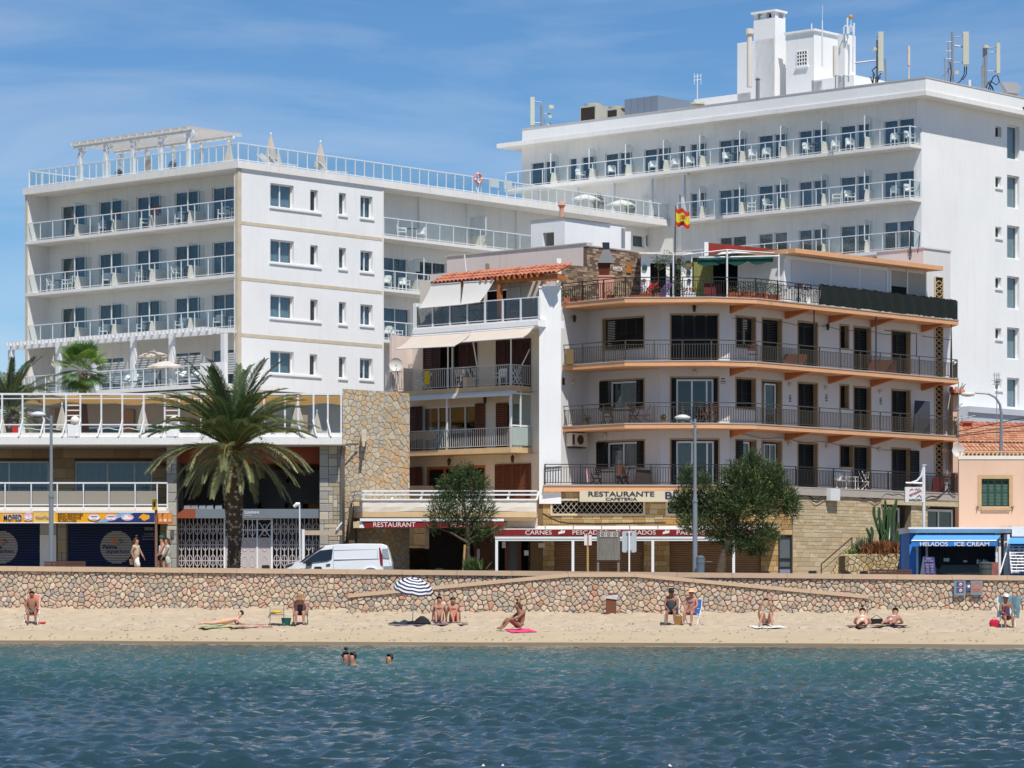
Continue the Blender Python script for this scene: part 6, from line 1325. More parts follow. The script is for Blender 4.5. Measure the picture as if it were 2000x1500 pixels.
for i,(u,v,r)in enumerate(((1259,523,.14),(1326,509,.13),(1325,523,.12),(1345,516,.19),(1345,532,.12),(1258,548,.1),(1346,548,.1))):
 dd=.03 if u<1335 else .03;g=G();c=px(u,v,D1-.05);g.tube([c+Vector((0,0,0)),c+Vector((0,-.04,0))],[r,r*.9],16);solo('wall_plate',g,PLM[i%4],f'painted plate on the white roof room wall, {ORD[i]} counted from the top left','plate','painted plates on the roof room')
 g=G();c.y-=.05;g.tube([c,c+Vector((0,-.01,0))],r*.5,12);link('plate_centre',g.mesh('plate_centre',M('cream plate',(220,206,180),.4)),bpy.data.objects[[o.name for o in COL.objects if o.name.startswith('wall_plate')][-1]])if False else None
t=thing('climbing_vine','leafy vine climbing the posts in front of the white roof room','plant',tuple(px(1310,575,155.5)));g=G();gs=G()
for i in range(16):u=1283+i*3.6;v=497+8*math.sin(i*.9)+(i>10)*14;leaf_ball(g,px(u,v+10,155.6),.32,26,.13)
for u,v in((1290,520),(1316,530),(1322,545),(1326,560),(1318,552)):leaf_ball(g,px(u,v,155.6),.35,40,.13)
for u in(1284,1318):gs.tube([px(u,578,155.6),px(u+2,540,155.6),px(u-1,500,155.6)],.03,5)
obj('leaves',g,LEAFM,t,kind='stuff');obj('stems',gs,M('vine stem',(70,56,40)),t)
g=G()
for i in range(40):u=1355+i*.95;g.wbox(XR(u,155.9),XR(u,155.9)+.018,155.9,155.93,zT,Zp(513,155.9)+.05*rnd.random())
t=thing('reed_screen','green and yellow reed screen beside the painted plates on the roof terrace','screen',tuple(px(1373,578,156)));obj('reeds',g,M('yellow green reed',(150,150,84),.8,.3,9),t,kind='stuff')
t=thing('green_awning','dark green terrace awning slung on a white frame','awning',tuple(px(1440,580,155)))
def P3(u,v,D):return px(u,v,D)
rows=[]
for j in range(7):
 r=[]
 for i in range(13):
  k=i/12;a=P3(1362+148*k,503-5*k,153.4).lerp(P3(1395+130*k,497-7*k,158.5),j/6);a.z-=.22*math.sin(math.pi*((k*3)%1))*(1-j/7)*.6;r.append(a)
 rows.append(r)
g=G().sheet([[p-Vector((0,0,.3+.05*math.sin(i*2.2)))for i,p in enumerate(rows[0])]]+rows);obj('cloth',g,M('dark green canvas',(22,70,60),.9,.1),t)
g=G();g.tube([P3(1420,580,153),P3(1420,488,153)],.045);g.tube([P3(1521,585,153.4),P3(1521,497,153.4)],.045);g.tube([P3(1315,580,154),P3(1315,497,154)],.04)
for a,b_ in(((1335,498,153.6),(1420,488,153)),((1420,488,153),(1545,497,155)),((1420,488,153),(1440,493,158)),((1335,498,153.6),(1262,496,156.5)),((1365,503,153.3),(1521,500,153.3))):g.tube([P3(*a),P3(*b_)],.035)
obj('frame',g,WMET,t)
g=G();g.sheet([[P3(u,v,D)for u,v,D in((1400,497,155),(1440,494,155.2),(1490,496,155.4),(1556,488,156))],[P3(u,v,D)for u,v,D in((1410,492,158),(1450,490,158),(1495,492,158),(1556,486,158))]]);obj('white_sheet',g,CANVW,t)
g=G();g.wbox(XR(1395),XR(1530),D1+.9,D1+1,zT,Zp(505,D1));g.wbox(XR(1470,156.5),XR(1528,156.5),156.5,156.55,zT,Zp(515,156.5));solo('shaded_room_wall',g,DARK,'dark glazed room front in the shade of the green awning','wall')
g=G()
for u in(1479,1490,1500,1512,1524):g.wbox(XR(u,156.4),XR(u,156.4)+.05,156.4,156.45,zT,Zp(512,156.4))
g.wbox(XR(1470,156.4),XR(1526,156.4),156.4,156.45,zT+1.2,zT+1.26);solo('glazed_screen_frame',g,WPVC,'white glazing bars at the right end under the green awning','window frame')
PH=thing('penthouse','penthouse with white roller blinds and a thin orange roof slab','penthouse',tuple(px(1680,580,160)))
fh=Fr(*px(1534,0,154.2)[:2],.956,1);e1=fh.su(1812,0);zph=fh.z(1600,506)
g=G();g.box(fh,0,e1,-3,-.1,zT,zph+.2);obj('penthouse_wall',g,WHITE2,PH)
WB=M('white blind',(216,216,216),.7,.04,stretch=(1,1,20));GBL=M('beige blind',(178,172,160),.7,.04)
cuts=[1546,1622,1678,1736,1742,1772,1808]
for i,(u0,u1)in enumerate(((1546,1621),(1623,1677),(1679,1730),(1741,1771),(1774,1806))):
 a0,a1=fh.su(u0,-.05),fh.su(u1,-.05);zt=min(zph-.05,fh.z(u0,(508,513,521,528,532)[i],-.05));zb2=zT if i!=3 else fh.z(u0,558,-.05)
 sh=obj('roller_blind',G().box(fh,a0,a1,-.1,-.06,zb2,zt),WB if i<3 else GBL,PH);n=int((zt-zb2)/.07)
 g=G()
 for k in range(n):g.box(fh,a0,a1,-.06,-.045,zb2+k*.07+.008,zb2+(k+1)*.07-.004)
 obj('blind_slats',g,WB if i<3 else GBL,sh,kind='stuff')
 if i==3:g=G();g.box(fh,a0,a1,-.09,-.07,zT,zb2);obj('dark_glass',g,DARK,PH)
g=G()
for u in(1622,1678,1732,1739,1772,1808):a=fh.su(u,-.05);g.box(fh,a-.04,a+.04,-.1,-.02,zT,zph)
g.box(fh,.0,fh.su(1732),-.12,-.0,zph-.18,zph);obj('blind_rails',g,WPVC,PH)
ro=Fr(*px(1556,0,153.6)[:2],.956,1);r1=ro.su(1842,.0);zro=ro.z(1600,499)
g=G();g.box(ro,-.1,r1,-3.5,0,zro-.0,zro+.22);obj('roof_slab',g,ORNG,PH)
g=G();g.box(fh,-.3,.8,-.1,.3,zph+.02,zph+.12);obj('lintel',g,STONE,PH)
RW=thing('red_parapet','dull red painted parapet walls behind the roof terrace and penthouse','wall',tuple(px(1500,500,165)))
REDW=M('weathered red paint',(150,54,40),.9,.2,1.5,streak=.3)
g=G();fa=Fr(*px(1383,0,163)[:2],.956,1);g.prism([(0,15),(fa.su(1560),15),(fa.su(1560),fa.z(1560,491)),(0,fa.z(1383,474))],fa,-.3,0);obj('left_panel',g,REDW,RW)
fa=Fr(*px(1690,0,166)[:2],1.119,-1);g=G();g.prism([(-3,15),(fa.su(1800),15),(fa.su(1800),fa.z(1800,487)),(-3,fa.z(1690,497)-.4)],fa,-.3,0);obj('right_panel',g,REDW,RW)
g=G();g.wbox(XR(1375,163),XR(1383,163),162.7,163.3,15,Zp(474,163));obj('white_edge',g,WHITE2,RW)
g=G();c=px(1585,484,158);g.wbox(c.x-.5,c.x+.5,c.y-.3,c.y+.3,zro+.23,zro+.33);solo('blue_mat',g,M('blue mat',(44,84,176),.7),'folded blue mat lying on the orange penthouse roof','mat')
g=G();g.tube([px(1777,508,161),px(1779,442,161)],.035);g.tube([px(1779,446,161),px(1797,455,161),px(1792,495,161)],.02)
for k in range(3):c=px(1777,490+5*k,160.9);g.tube([c+Vector((.1*math.cos(q),0,.14*math.sin(q)))for q in np.linspace(0,6.2,10)],.012,4)
solo('roof_mast',g,DKM,'dark mast with coiled cable on the red penthouse parapet','mast')
g=G();a0,a1=dE.su(1601,0),dE.su(1868,0);n=60
g.sheet([[dE.p(a0+(a1-a0)*i/n,.02+.03*math.sin(i*1.3+j),z+rnd.uniform(-.03,.03)*(j!=1))for i in range(n+1)]for j,z in enumerate((ZB[3]+.02,ZB[3]+.5,ZB[3]+1.0))],0)
g.sheet([[dE.p(a0+(a1-a0)*i/n,.03-.1*j,ZB[3]+1.0+rnd.uniform(-.02,.05))for i in range(n+1)]for j in(0,1)])
solo('shade_netting',g,M('black green netting',(22,32,28),.95,.5,9,stretch=(8,8,.6)),'dark green shade netting tied along the right part of the roof terrace rail','netting')
def deck(p,lab,mat,rz):
 t=thing('deck_chair',lab,'deck chair',tuple(p));g=G();c,s=math.cos(rz),math.sin(rz);q=lambda x,y,z:(p[0]+x*c-y*s,p[1]+x*s+y*c,p[2]+z)
 for i in range(7):g.add([q(-.32,.25+.07*i,.35+.09*i),q(.32,.25+.07*i,.35+.09*i),q(.32,.29+.07*i,.42+.09*i),q(-.32,.29+.07*i,.42+.09*i)],[(0,1,2,3)])
 g.add([q(-.32,-.6,.3),q(.32,-.6,.3),q(.32,.25,.33),q(-.32,.25,.33)],[(0,1,2,3)]);obj('slats',g,mat,t);g=G()
 for x in(-.32,.32):g.bar(q(x,-.6,.3),q(x,.3,.33),.04);g.bar(q(x,.25,.33),q(x,.75,1.02),.04);g.bar(q(x,-.4,0),q(x,-.4,.3),.04);g.bar(q(x,.3,0),q(x,.3,.3),.04)
 obj('frame',g,mat,t)
deck(px(1252,0,153).xy.to_3d()+Vector((0,0,zT)),'bright red deck chair behind the terrace rail',M('bright red paint',(206,44,34),.5),math.radians(-65))
deck(px(1283,0,153).xy.to_3d()+Vector((0,0,zT)),'purple deck chair behind the terrace rail beside the red one',M('purple cloth',(104,72,120),.8),math.radians(-60))
for u,lab in((1387,'maroon cushioned armchair under the green awning, left one'),(1398,'maroon cushioned armchair under the green awning, right one')):
 p=px(u,0,153.6 if u<1390 else 154.4);g=G();g.wbox(p.x-.28,p.x+.28,p.y-.2,p.y+.3,zT+.2,zT+.45);g.add([(p.x-.3,p.y+.2,zT+.3),(p.x+.3,p.y+.2,zT+.3),(p.x+.26,p.y+.45,zT+1.05),(p.x-.26,p.y+.45,zT+1.05),(p.x-.3,p.y+.3,zT+.3),(p.x+.3,p.y+.3,zT+.3),(p.x+.26,p.y+.55,zT+1.05),(p.x-.26,p.y+.55,zT+1.05)],[(0,1,2,3),(7,6,5,4),(3,2,6,7),(0,3,7,4),(1,5,6,2)]);solo('armchair',g,M('maroon cushion',(98,32,32),.9),lab,'armchair')
edg=lambda u,d:(lambda f:f.p(f.su(u,-d),-d,zT))(Fr(*E[0],E[1][0]-E[0][0],E[1][1]-E[0][1])if u<1220 else Fr(*E[1],E[2][0]-E[1][0],E[2][1]-E[1][1])if u<1390 else Fr(*E[2],E[3][0]-E[2][0],E[3][1]-E[2][1])if u<1478 else dE)
RF=M('red flower',(196,40,44),.7)
pot_plant(edg(1124,.35),'long bed of pale green foliage at the left end of the terrace rail',.36,.2,LEAFO,TERR,240,box=1.1)
pot_plant(edg(1193,.3),'small green plant in an orange trough left of the red deck chair',.26,.2,LEAFM,TERR,150,box=.55)
pot_plant(edg(1268,.3),'green geraniums in a trough in front of the purple deck chair',.26,.2,LEAFM,TERR,200,fl=RF,box=.9)
pot_plant(edg(1346,.3),'low trailing plant in a white trough below the painted plates',.18,.22,LEAFO,PLAST,120,fl=RF,box=.6)
pot_plant(edg(1434,.3),'terracotta trough with dry orange plants behind the white post',.26,.25,M('dry leaf',(128,96,52),.8,.3,6),TERR,160,box=.6)
pot_plant(edg(1460,.3),'terracotta trough with green bushes beside the white awning post',.45,.3,LEAFM,TERR,260,box=.7)
pot_plant(edg(1487,.3),'terracotta trough with tall green bush, second from the white post',.6,.3,LEAFM,TERR,300,box=.6)
pot_plant(edg(1511,.3),'terracotta trough with green bush and small flowers near the white blinds',.55,.3,LEAFM,TERR,280,box=.6)
pot_plant(edg(1568,.3),'mass of small pale pink flowers behind the rail before the netting',.45,.3,LEAFO,PLAST,160,fl=M('pale pink flower',(206,180,184),.8),box=.7)
g=G();p=edg(1594,.25);g.wbox(p.x-.09,p.x+.09,p.y-.1,p.y+.1,zT,zT+.7);solo('white_post_box',g,PLAST,'white upright box at the left end of the shade netting','box')
for u in(1560,1577):g=G();p=edg(u,.35);g.wbox(p.x-.2,p.x+.2,p.y,p.y+.05,zT+.72,zT+.95);solo('dark_planter',g,BLK,f'small dark hanging box above the pink flowers, {"left" if u < 1570 else "right"} one','box')
t=thing('spanish_flag','red and yellow striped flag with a small crest waving on a thin mast','flag',tuple(px(1319,500,156.5)))
g=G();g.tube([px(1318,575,155.4),px(1318.5,470,155.4),px(1319.5,402,155.4)],[.03,.022,.015]);obj('mast',g,DKM,t)
def flag(z0,z1,m,name):
 n=12;rows=[]
 for k in(z0,(z0+z1)/2,z1):rows.append([px(1320+i*2.45,405+2.3*i*.35+k*(35-.25*i)+2.5*math.sin(i*.9),155.4)+Vector((0,.06*math.sin(i*.8),0))for i in range(n)])
 obj(name,G().sheet(rows),m,t)
flag(0,.25,M('flag red',(206,58,40),.8,.05,trans=.2),'red_band');flag(.25,.75,M('flag yellow',(226,206,52),.8,.05,trans=.2),'yellow_band');flag(.75,1,MATS['flag red'],'red_band')
g=G();c=px(1335,425,155.2);g.prism([(c.x-.09,c.z+.12),(c.x+.09,c.z+.12),(c.x+.08,c.z-.06),(c.x,c.z-.13),(c.x-.08,c.z-.06)],front(155.2),0,.01);g.wbox(c.x-.14,c.x-.11,155.2,155.21,c.z-.12,c.z+.1);g.wbox(c.x+.11,c.x+.14,155.2,155.21,c.z-.12,c.z+.1);obj('crest',g,M('crest brown',(150,86,50)),t)
g=G();g.lathe(px(1325,492,157.5),[(.2,0),(.2,1.25),(.17,1.3)],14);solo('concrete_flue',g,M('grey concrete pipe',(150,154,154),.8,.1,3),'thick grey concrete flue directly under the flag','flue')
SBX=thing('stair_box','white rooftop stair box with a small black doorway and terracotta vent','rooftop block',tuple(px(1103,490,161)))
c=px(1103,0,160);fa_=Fr(c.x,160,1.119,-1);fb_=Fr(c.x,160,.8855,1);ztx=Zp(425,160);h=fa_.rect(1060,1082,454,488);
obj('left_wall',wall(fa_,fa_.su(1037),-.01,14,ztx,[(h[0],h[1],h[2]-1,h[3])],-.3,0),WHITE2,SBX);g=G();g.box(fb_,0,fb_.su(1221),-.3,0,14,ztx);obj('right_wall',g,WHITE2,SBX)
g=G();g.box(fa_,fa_.su(1037),-.05,-1.2,-1.1,14,ztx);g.box(fa_,fa_.su(1037)-.05,.1,-3.5,.05,ztx,ztx+.06);g.box(fb_,.1,fb_.su(1221),-.4,.05,ztx,ztx+.059);g2=G();g2.box(fa_,h[0]-.05,h[1]+.05,-1.09,-.9,h[2]-1,h[3]+.05);obj('roof_edge',g,GCAP,SBX);obj('doorway_dark',g2,DARK,SBX)
g=G();g.tube([px(1097,424,160.5),px(1097,405,160.5)],.11,8);g.lathe(px(1097,405,160.5),[(.14,0),(.2,.1),(.14,.25),(.06,.3)],8);obj('vent',g,TERRP,SBX)
g=G();g.tube([px(1217,485,160),px(1217,446,160)],.09,8);obj('flue',g,GRYM,SBX);g=G();g.wbox(*sorted((px(1221,0,161)[0],px(1232,0,161)[0])),161,162,Zp(490,161),Zp(452,161));obj('white_chimney',g,WHITE2,SBX)
# ================================================================ RESTAURANT FLOOR UNDER THE ORANGE BALCONIES
YB=149.3;fB=front(YB);XB=lambda u,D=YB:(u-CX)*D/F;gB=gz(XB(1250))-.1
B2=thing('buttery_restaurant','ground floor restaurant of cut yellow stone with lattice windows, brown roller shutters and red awning','restaurant',(XB(1250),YB,gB))
YST=[M('yellow cut stone a',(186,156,108),.9,.13,4,bump=.4),M('yellow cut stone b',(168,136,90),.9,.13,4,bump=.4),M('yellow cut stone c',(198,172,128),.9,.12,4,bump=.4),M('yellow cut stone d',(180,140,84),.9,.14,4,bump=.4)]
YMO=M('yellow mortar',(124,102,72),.95,.1)
ztb=6.56;HLS=[(XB(a),XB(b_),Zp(v1,YB)if v1 else gB,Zp(v0,YB))for a,b_,v0,v1 in((1079,1256,978,1003),(1304,1412,978,1003),(1083,1257,1053,0),(1308,1486,1053,0),(975,1032,1050,0),(1520,1547,1046,0))]
obj('stone_wall',wall(fB,XB(1036),XB(1549),gB,ztb,HLS,-.4,-.03),YMO,B2)
g=G();g.wbox(XB(964),XB(1036),YB+.03,YB+.4,Zp(1050,YB),Zp(1020,YB));obj('stone_lintel',g,CREAMW,B2)
blocks(coursed(XB(1060),XB(1548),gB,ztb,.245,.3,.62,HLS),fB,B2,YST,.014,.03,d0=-.03,name='cut_stone')
for h in HLS[:2]:
 f_=obj('window_surround',G().box(fB,h[0]-.1,h[1]+.1,.0,.05,h[3],h[3]+.1).box(fB,h[0]-.1,h[1]+.1,.0,.05,h[2]-.1,h[2]).box(fB,h[0]-.1,h[0],.001,.049,h[2],h[3]).box(fB,h[1],h[1]+.1,.001,.049,h[2],h[3]),M('pale stone trim',(206,188,158),.85,.06),B2)
 w=h[1]-h[0];hh=h[3]-h[2];n=round(w/.245);g=G();s=w/n
 for i in range(-2,n+1):
  for sg in(1,-1):
   a0=h[0]+i*s;a1=a0+2*s if True else 0;z0,z1=(h[2],h[3])if sg>0 else(h[3],h[2])
   t0=max(0,(h[0]-a0)/(a1-a0));t1=min(1,(h[1]-a0)/(a1-a0))
   if t1>t0+.02:g.bar(fB.p(a0+(a1-a0)*t0,-.02+.012*sg,z0+(z1-z0)*t0),fB.p(a0+(a1-a0)*t1,-.02+.012*sg,z0+(z1-z0)*t1),.03,.02)
 obj('lattice',g,M('pale lattice',(196,180,156),.8,.05),f_,kind='stuff');g=G();g.box(fB,h[0],h[1],-.6,-.5,h[2],h[3]);obj('room_back',g,DARK,B2)
BSH=M('brown roller shutter',(158,122,92),.6,.12,2)
for h in HLS[2:4]:shutter('roller_shutter',fB,h[0],h[1],gB,h[3],BSH,B2,.105,.03,-.25)
g=G();g.box(fB,XB(1378),XB(1392),-.2,-.19,Zp(1098,YB),Zp(1096,YB));obj('shutter_lock',g,WMET,B2)
h=HLS[4];g=G();g.box(fB,h[0],h[1],-1.2,-1.1,gB,h[3]);obj('doorway_dark',g,DARK,B2)
for u0,u1 in((986,993),(1011,1018)):g=G();g.box(fB,XB(u0),XB(u1),-.35,-.2,gB,h[3]);obj('door_jamb',g,BRS,B2)
g=G();g.box(fB,XB(993),XB(1011),-.4,-.38,gB,h[3]);obj('door_glass',g,M('grey etched glass',(96,96,92),.3,.1),B2)
for u,v,w,hh in((984,1064,.17,.3),(1028,1080,.2,.24)):g=G();c=px(u,v,YB-.05);g.wbox(c.x-w/2,c.x+w/2,c.y,c.y+.02,c.z-hh/2,c.z+hh/2);obj('paper_notice',g,WPVC,B2)
g=G();c=px(1058,1065,YB-.08);g.wbox(c.x-.16,c.x+.16,c.y,c.y+.03,c.z-.12,c.z+.1);obj('name_plaque',g,CREAMW,B2)
SY=149.0;fS=front(SY-.12);XS=lambda u:(u-CX)*SY/F
t=thing('restaurant_board','long cream name board lettered RESTAURANTE CAFETERIA in dark blue under the lowest balcony','sign',(XS(1290),SY,Zp(980,SY)))
g=G();g.wbox(XS(1132),XS(1446),SY-.12,SY+.25,Zp(980,SY),Zp(959,SY));obj('board',g,M('cream board',(202,190,164),.7,.04),t)
NB=M('navy sign letters',(30,38,92),.6,.03);GB=M('dark slate letters',(40,48,60),.6,.03)
text('lettering','RESTAURANTE',fS,XS(1213),.01,Zp(965,SY),.23,GB,t,w=3.1,font_bold=True);text('lettering','CAFETERIA',fS,XS(1213),.01,Zp(975,SY),.13,GB,t,w=1.48,font_bold=True);text('lettering','BUTTERY',fS,XS(1356),.01,Zp(968,SY),.33,NB,t,w=2.8,font_bold=True)
YA=144.0;fA=front(YA);XA=lambda u:(u-CX)*YA/F
t=thing('restaurant_awning','long cream awning with dark red valance lettered CARNES PESCADOS ASADOS PAELLAS on white posts','awning',(XA(1230),YA,gB))
zv1,zv0=Zp(1034,YA),Zp(1046,YA);zw=Zp(1027,YB-.1)
n=30;rows=[[Vector((XA(967)+(XA(1500)-XA(967))*i/n+.25*j,YA+(YB-.12-YA)*j/4,zv1+(zw-zv1)*j/4-.05*math.sin(math.pi*j/4)))for i in range(n+1)]for j in range(5)]
obj('canopy',G().sheet(rows),CANVW,t)
obj('red_valance',G().box(fA,XA(967),XA(1390),-.03,0,zv0,zv1),RED,t)
obj('red_valance',G().box(fA,XA(1392),XA(1510),-.03,0,zv0-.05,zv1-.02),RED,t)
for s_,u,w in(('CARNES',1051.5,1.2),('PESCADOS',1152,1.58),('ASADOS',1255,1.2),('PAELLAS',1349,1.28)):text('lettering',s_,fA,XA(u),.006,(zv0+zv1)/2,.19,LET,t,w=w)
text('lettering','BUTTERY',fA,XA(1488),.006,(zv0+zv1)/2-.03,.15,LET,t,w=.85)
for u in(1097,1205,1301):
 g=G();a=XA(u);z=(zv0+zv1)/2;g.prism([(a-.16,z-.08),(a+.14,z-.02),(a+.16,z+.1),(a-.14,z+.03)],fA,.004,.012);g.prism([(a-.06,z+.06),(a+.04,z+.08),(a,z+.14)],fA,.012,.016);obj('house_logo',g,LET,t)
g=G();g.box(fA,XA(967),XA(1392),-.12,.03,zv0-.14,zv0-.05);g.box(fA,XA(967),XA(1440),-.2,.0,zv0-.24,zv0-.142);obj('front_beam',g,WPVC,t)
for u in(970,1119,1275,1433):ubox('post',WPVC,t,fA,XA(u)-.06,XA(u)+.06,-.12,-.0,gB-.1,zv0-.241)
for i in range(9):u=1010+55*i;g=G();g.tube([px(u,1036,YA+.8),Vector((XB(u),YB-.1,zw+.04))],.02,4);obj('awning_arm',g,GRYM,t)
for u0,u1 in((975,1004),(1080,1106),(1285,1312),(1396,1414)):g=G();g.tube([px(u0,1054,YA),px(u1,1055,YA+1.5)],.04,6);obj('light_tube',g,WPVC,t)
f2=front(YB-.0);g=G();a,b_,z0,z1=HLS[5];
for q0,q1 in((a,a+.07),(b_-.07,b_)):g.box(f2,q0,q1,-.2,-.05,z0,z1)
for z in(z0+.9,z0+1.3,z1-.07):g.box(f2,a+.07,b_-.07,-.2,-.06,z,z+.06)
o=obj('glass_door',g,DKM,B2);g=G();g.box(f2,a+.07,b_-.07,-.15,-.13,z0,z1-.07);obj('pane',g,M('dull door glass',(96,102,104),.25,.2,1),o);g=G();g.box(f2,a+.07,b_-.07,-.128,-.1,z0,z0+.88);obj('door_panel',g,M('dull blue panel',(128,140,156),.6,.1),o)
cable([px(1060,1003,149),px(1075,1012,149),px(1092,1019,149),px(1110,1022,149),px(1160,1023,149),px(1300,1021,149)],'cable_bundle','thick black cable bundle sagging across the yellow stone below the lattice windows',.035,M('black cable',(22,22,24)))
# --- big coursed wall on the right run
CS=stone_mats('coursed stone',[(202,184,150),(196,172,134),(208,192,162),(190,172,140)]);
TL2=[M('pale clay tile',(202,148,118),.85,.12,3),M('pale clay tile b',(184,124,96),.85,.14,3)]
q=Vector((LV0[2][0],LV0[2][1]+.15,0));fC=Fr(q.x,q.y,E[4][0]-q.x,E[4][1]-q.y);aE=fC.su(1900)
CW=thing('coursed_wall','long wall of pale coursed stone below the right balconies','wall',(q.x+5,q.y+5,2))
a0=fC.su(1549);hw=[(fC.su(1724),fC.su(1780),fC.z(1750,1100),fC.z(1750,986)),(fC.su(1812),fC.su(1900),fC.z(1850,1100),fC.z(1850,990))]
obj('wall_core',wall(fC,a0,aE,1.2,ztb,hw,-.4,-.03),M('pale mortar',(140,128,104),.95,.1),CW)
blocks(coursed(a0,fC.su(1880),1.9,ztb-.05,.185,.3,.85,hw,.25),fC,CW,CS,.012,.022,[4,2,3,3],name='coursed_stone',d0=-.03)
g=G();g.box(fC,fC.su(1720),aE,-.02,.12,fC.z(1750,986)+.0,fC.z(1750,986)+.22);g.box(fC,a0,fC.su(1700),-.0,.03,ztb-.1,ztb-.02);obj('stone_lintel',g,CS[0],CW)
for i,h in enumerate(hw):g=G();g.box(fC,h[0],h[1],-1.3,-1.2,h[2],h[3]);obj('recess_dark',g,DARK,CW);window(fC,(h[0]+.35,h[1]-.4 if not i else h[1]-1.2,h[2],h[3]-.12),-.45,CW,2,'blind',.12,gap=.4,gm=GLD)
g=G();c=fC.su(1612);cz=fC.z(1625,978);g.box(fC,c,c+.82,.05,.3,cz,cz+.58);g.box(fC,c+.05,c+.15,-.0,.05,cz+.1,cz+.3);solo('white_box',g,M('white enamel',(220,222,222),.5,.03),'white square cabinet fixed high on the pale coursed stone wall','cabinet')
g=G();pts=[fC.p(fC.su(u,.05),.05,fC.z(u,967+6*math.sin(u*.06)+3*math.sin(u*.21),.05))for u in range(1560,1872,6)];g.tube(pts,.02,4);g.tube([p+Vector((0,-.02,-.1+.08*math.sin(i*.7)))for i,p in enumerate(pts)],.016,4);solo('cable_tangle',g,M('black cable',(1,1,1)),'tangled black cables along the top of the coursed stone wall','cable')
ST=thing('stone_stairs','short flight of stone steps with rusty handrail against the coursed wall','stairs',tuple(px(1632,1115,147)))
XQ=lambda u,D:(u-CX)*D/F
for i in range(9):
 g=G();D=146.4+i*.28;x0=XQ(1612+i*3.4,D);z=1.95+.17*(i+1);g.wbox(x0,XQ(1662,D)+.4,D,D+.5+(8-i)*.0,z-.17,z);obj('step',g,CS[i%2],ST)
RU=M('rusty handrail',(86,52,40),.7,.2,5)
for k,(ua,ub)in enumerate(((1604,1664),(1755,1776))):
 g=G();D=145.9;p0=px(ua,1102,D);p1=px(ub,1050 if k==0 else 1078,D+1.5 if k==0 else D+.5);g.tube([p0,p1],.03);g.tube([p0,p0-Vector((0,0,.8))],.03);g.tube([p1,p1-Vector((0,0,.7))],.03);g.tube([p0-Vector((0,0,.3)),p1-Vector((0,0,.3))],.015);solo('handrail',g,RU,'rusty sloping handrail '+('of the stone steps left of the cactus bed' if k==0 else 'just left of the blue kiosk'),'handrail')
g=G()
for i in range(6):D=146.5;g.wbox(XQ(1748+i*2,D),XQ(1779,D),D+i*.2,D+2,1.6+.18*i,1.78+.18*i)
solo('corner_steps',g,CS[1],'few stone steps half hidden left of the blue kiosk','stairs')
PL=thing('stone_planter','low rubble planter wall with a green stain below the tall cactus','planter',tuple(px(1705,1118,146)))
fPl=front(146.);pl0,pl1=XQ(1650,146),XQ(1762,146);zt_=Zp(1081,146);g=G();g.wbox(pl0,pl1,146.03,148.5,1.6,zt_-.1);obj('planter_core',g,M('planter mortar',(120,104,78),.95,.15),PL)
masonry(cells([(pl0,1.8),(pl1,1.8),(pl1,zt_),(pl0,zt_-.02)],.26,.17,.48),fPl,PL,stone_mats('planter stone',[(190,170,130),(176,150,106),(200,184,150),(168,148,112)]),.012,.04,d0=.0,limit=200,flat=True)
g=G()
for i in range(12):c=(XQ(1668,145.9)+rnd.gauss(0,.25),145.93-.001*i,2.15+rnd.gauss(0,.16));g.tube([c,(c[0],c[1]-.001,c[2])],rnd.uniform(.05,.13),8)
obj('green_stain',g,M('faded green paint',(158,186,136),.9,.2,6),PL)
CAC=M('cactus green',(62,88,50),.7,.18,3,bump=.3);t=thing('cactus','tall many armed candelabra cactus growing in the stone planter','cactus',tuple(px(1720,1080,147)))
def arm(pts,r):
 P=[px(u,v,D)for u,v,D in pts];g=G();n=8;b=[];m=9;Q=[]
 for i in range(len(P)-1):
  for j in range(4):Q.append(P[i].lerp(P[i+1],j/4))
 Q.append(P[-1]);Q.append(P[-1]+Vector((0,0,r*.7)));rr=[r*(.85+.3*min(1,i/3))for i in range(len(Q))];rr[-1]=r*.25;rr[-2]=r*.8
 V=[]
 for q,r_ in zip(Q,rr):V+=[q+Vector((math.cos(2*math.pi*j/12),math.sin(2*math.pi*j/12),0))*r_*(1.0 if j%2 else .62)for j in range(12)]
 k=len(Q);g.add(V,[(i*12+j,i*12+(j+1)%12,(i+1)*12+(j+1)%12,(i+1)*12+j)for i in range(k-1)for j in range(12)]);obj('cactus_arm',g,CAC,t)
for a in([(1728,1082,147),(1730,1020,147),(1729,978,147)],[(1738,1082,147.1),(1745,1010,147.1),(1751,976,147.1)],[(1742,1050,146.9),(1744,1000,146.9),(1745,987,146.9)],[(1733,1060,146.7),(1736,1010,146.7),(1737,990,146.7)],[(1722,1082,147),(1719,1040,147),(1719,1012,147)],[(1720,1050,146.8),(1711,1020,146.8),(1707,1005,146.8),(1707,990,146.8)],[(1711,1018,146.8),(1717,1010,146.8),(1717,992,146.8)],[(1726,1060,146.6),(1724,1030,146.6),(1722,1018,146.6)],[(1708,1082,146.9),(1700,1050,146.9),(1693,1032,146.9)],[(1702,1060,146.8),(1704,1040,146.8),(1702,1030,146.8)],[(1745,1082,146.9),(1751,1050,146.9),(1755,1022,146.9)],[(1748,1070,146.7),(1757,1045,146.7),(1761,1038,146.7)],[(1735,1082,146.5),(1733,1050,146.5),(1728,1036,146.5)],[(1716,1082,146.5),(1722,1060,146.5),(1727,1045,146.5)],[(1698,1082,147),(1694,1068,147),(1694,1052,147)],[(1752,1082,147),(1757,1066,147),(1760,1052,147)]):arm(a,.072)
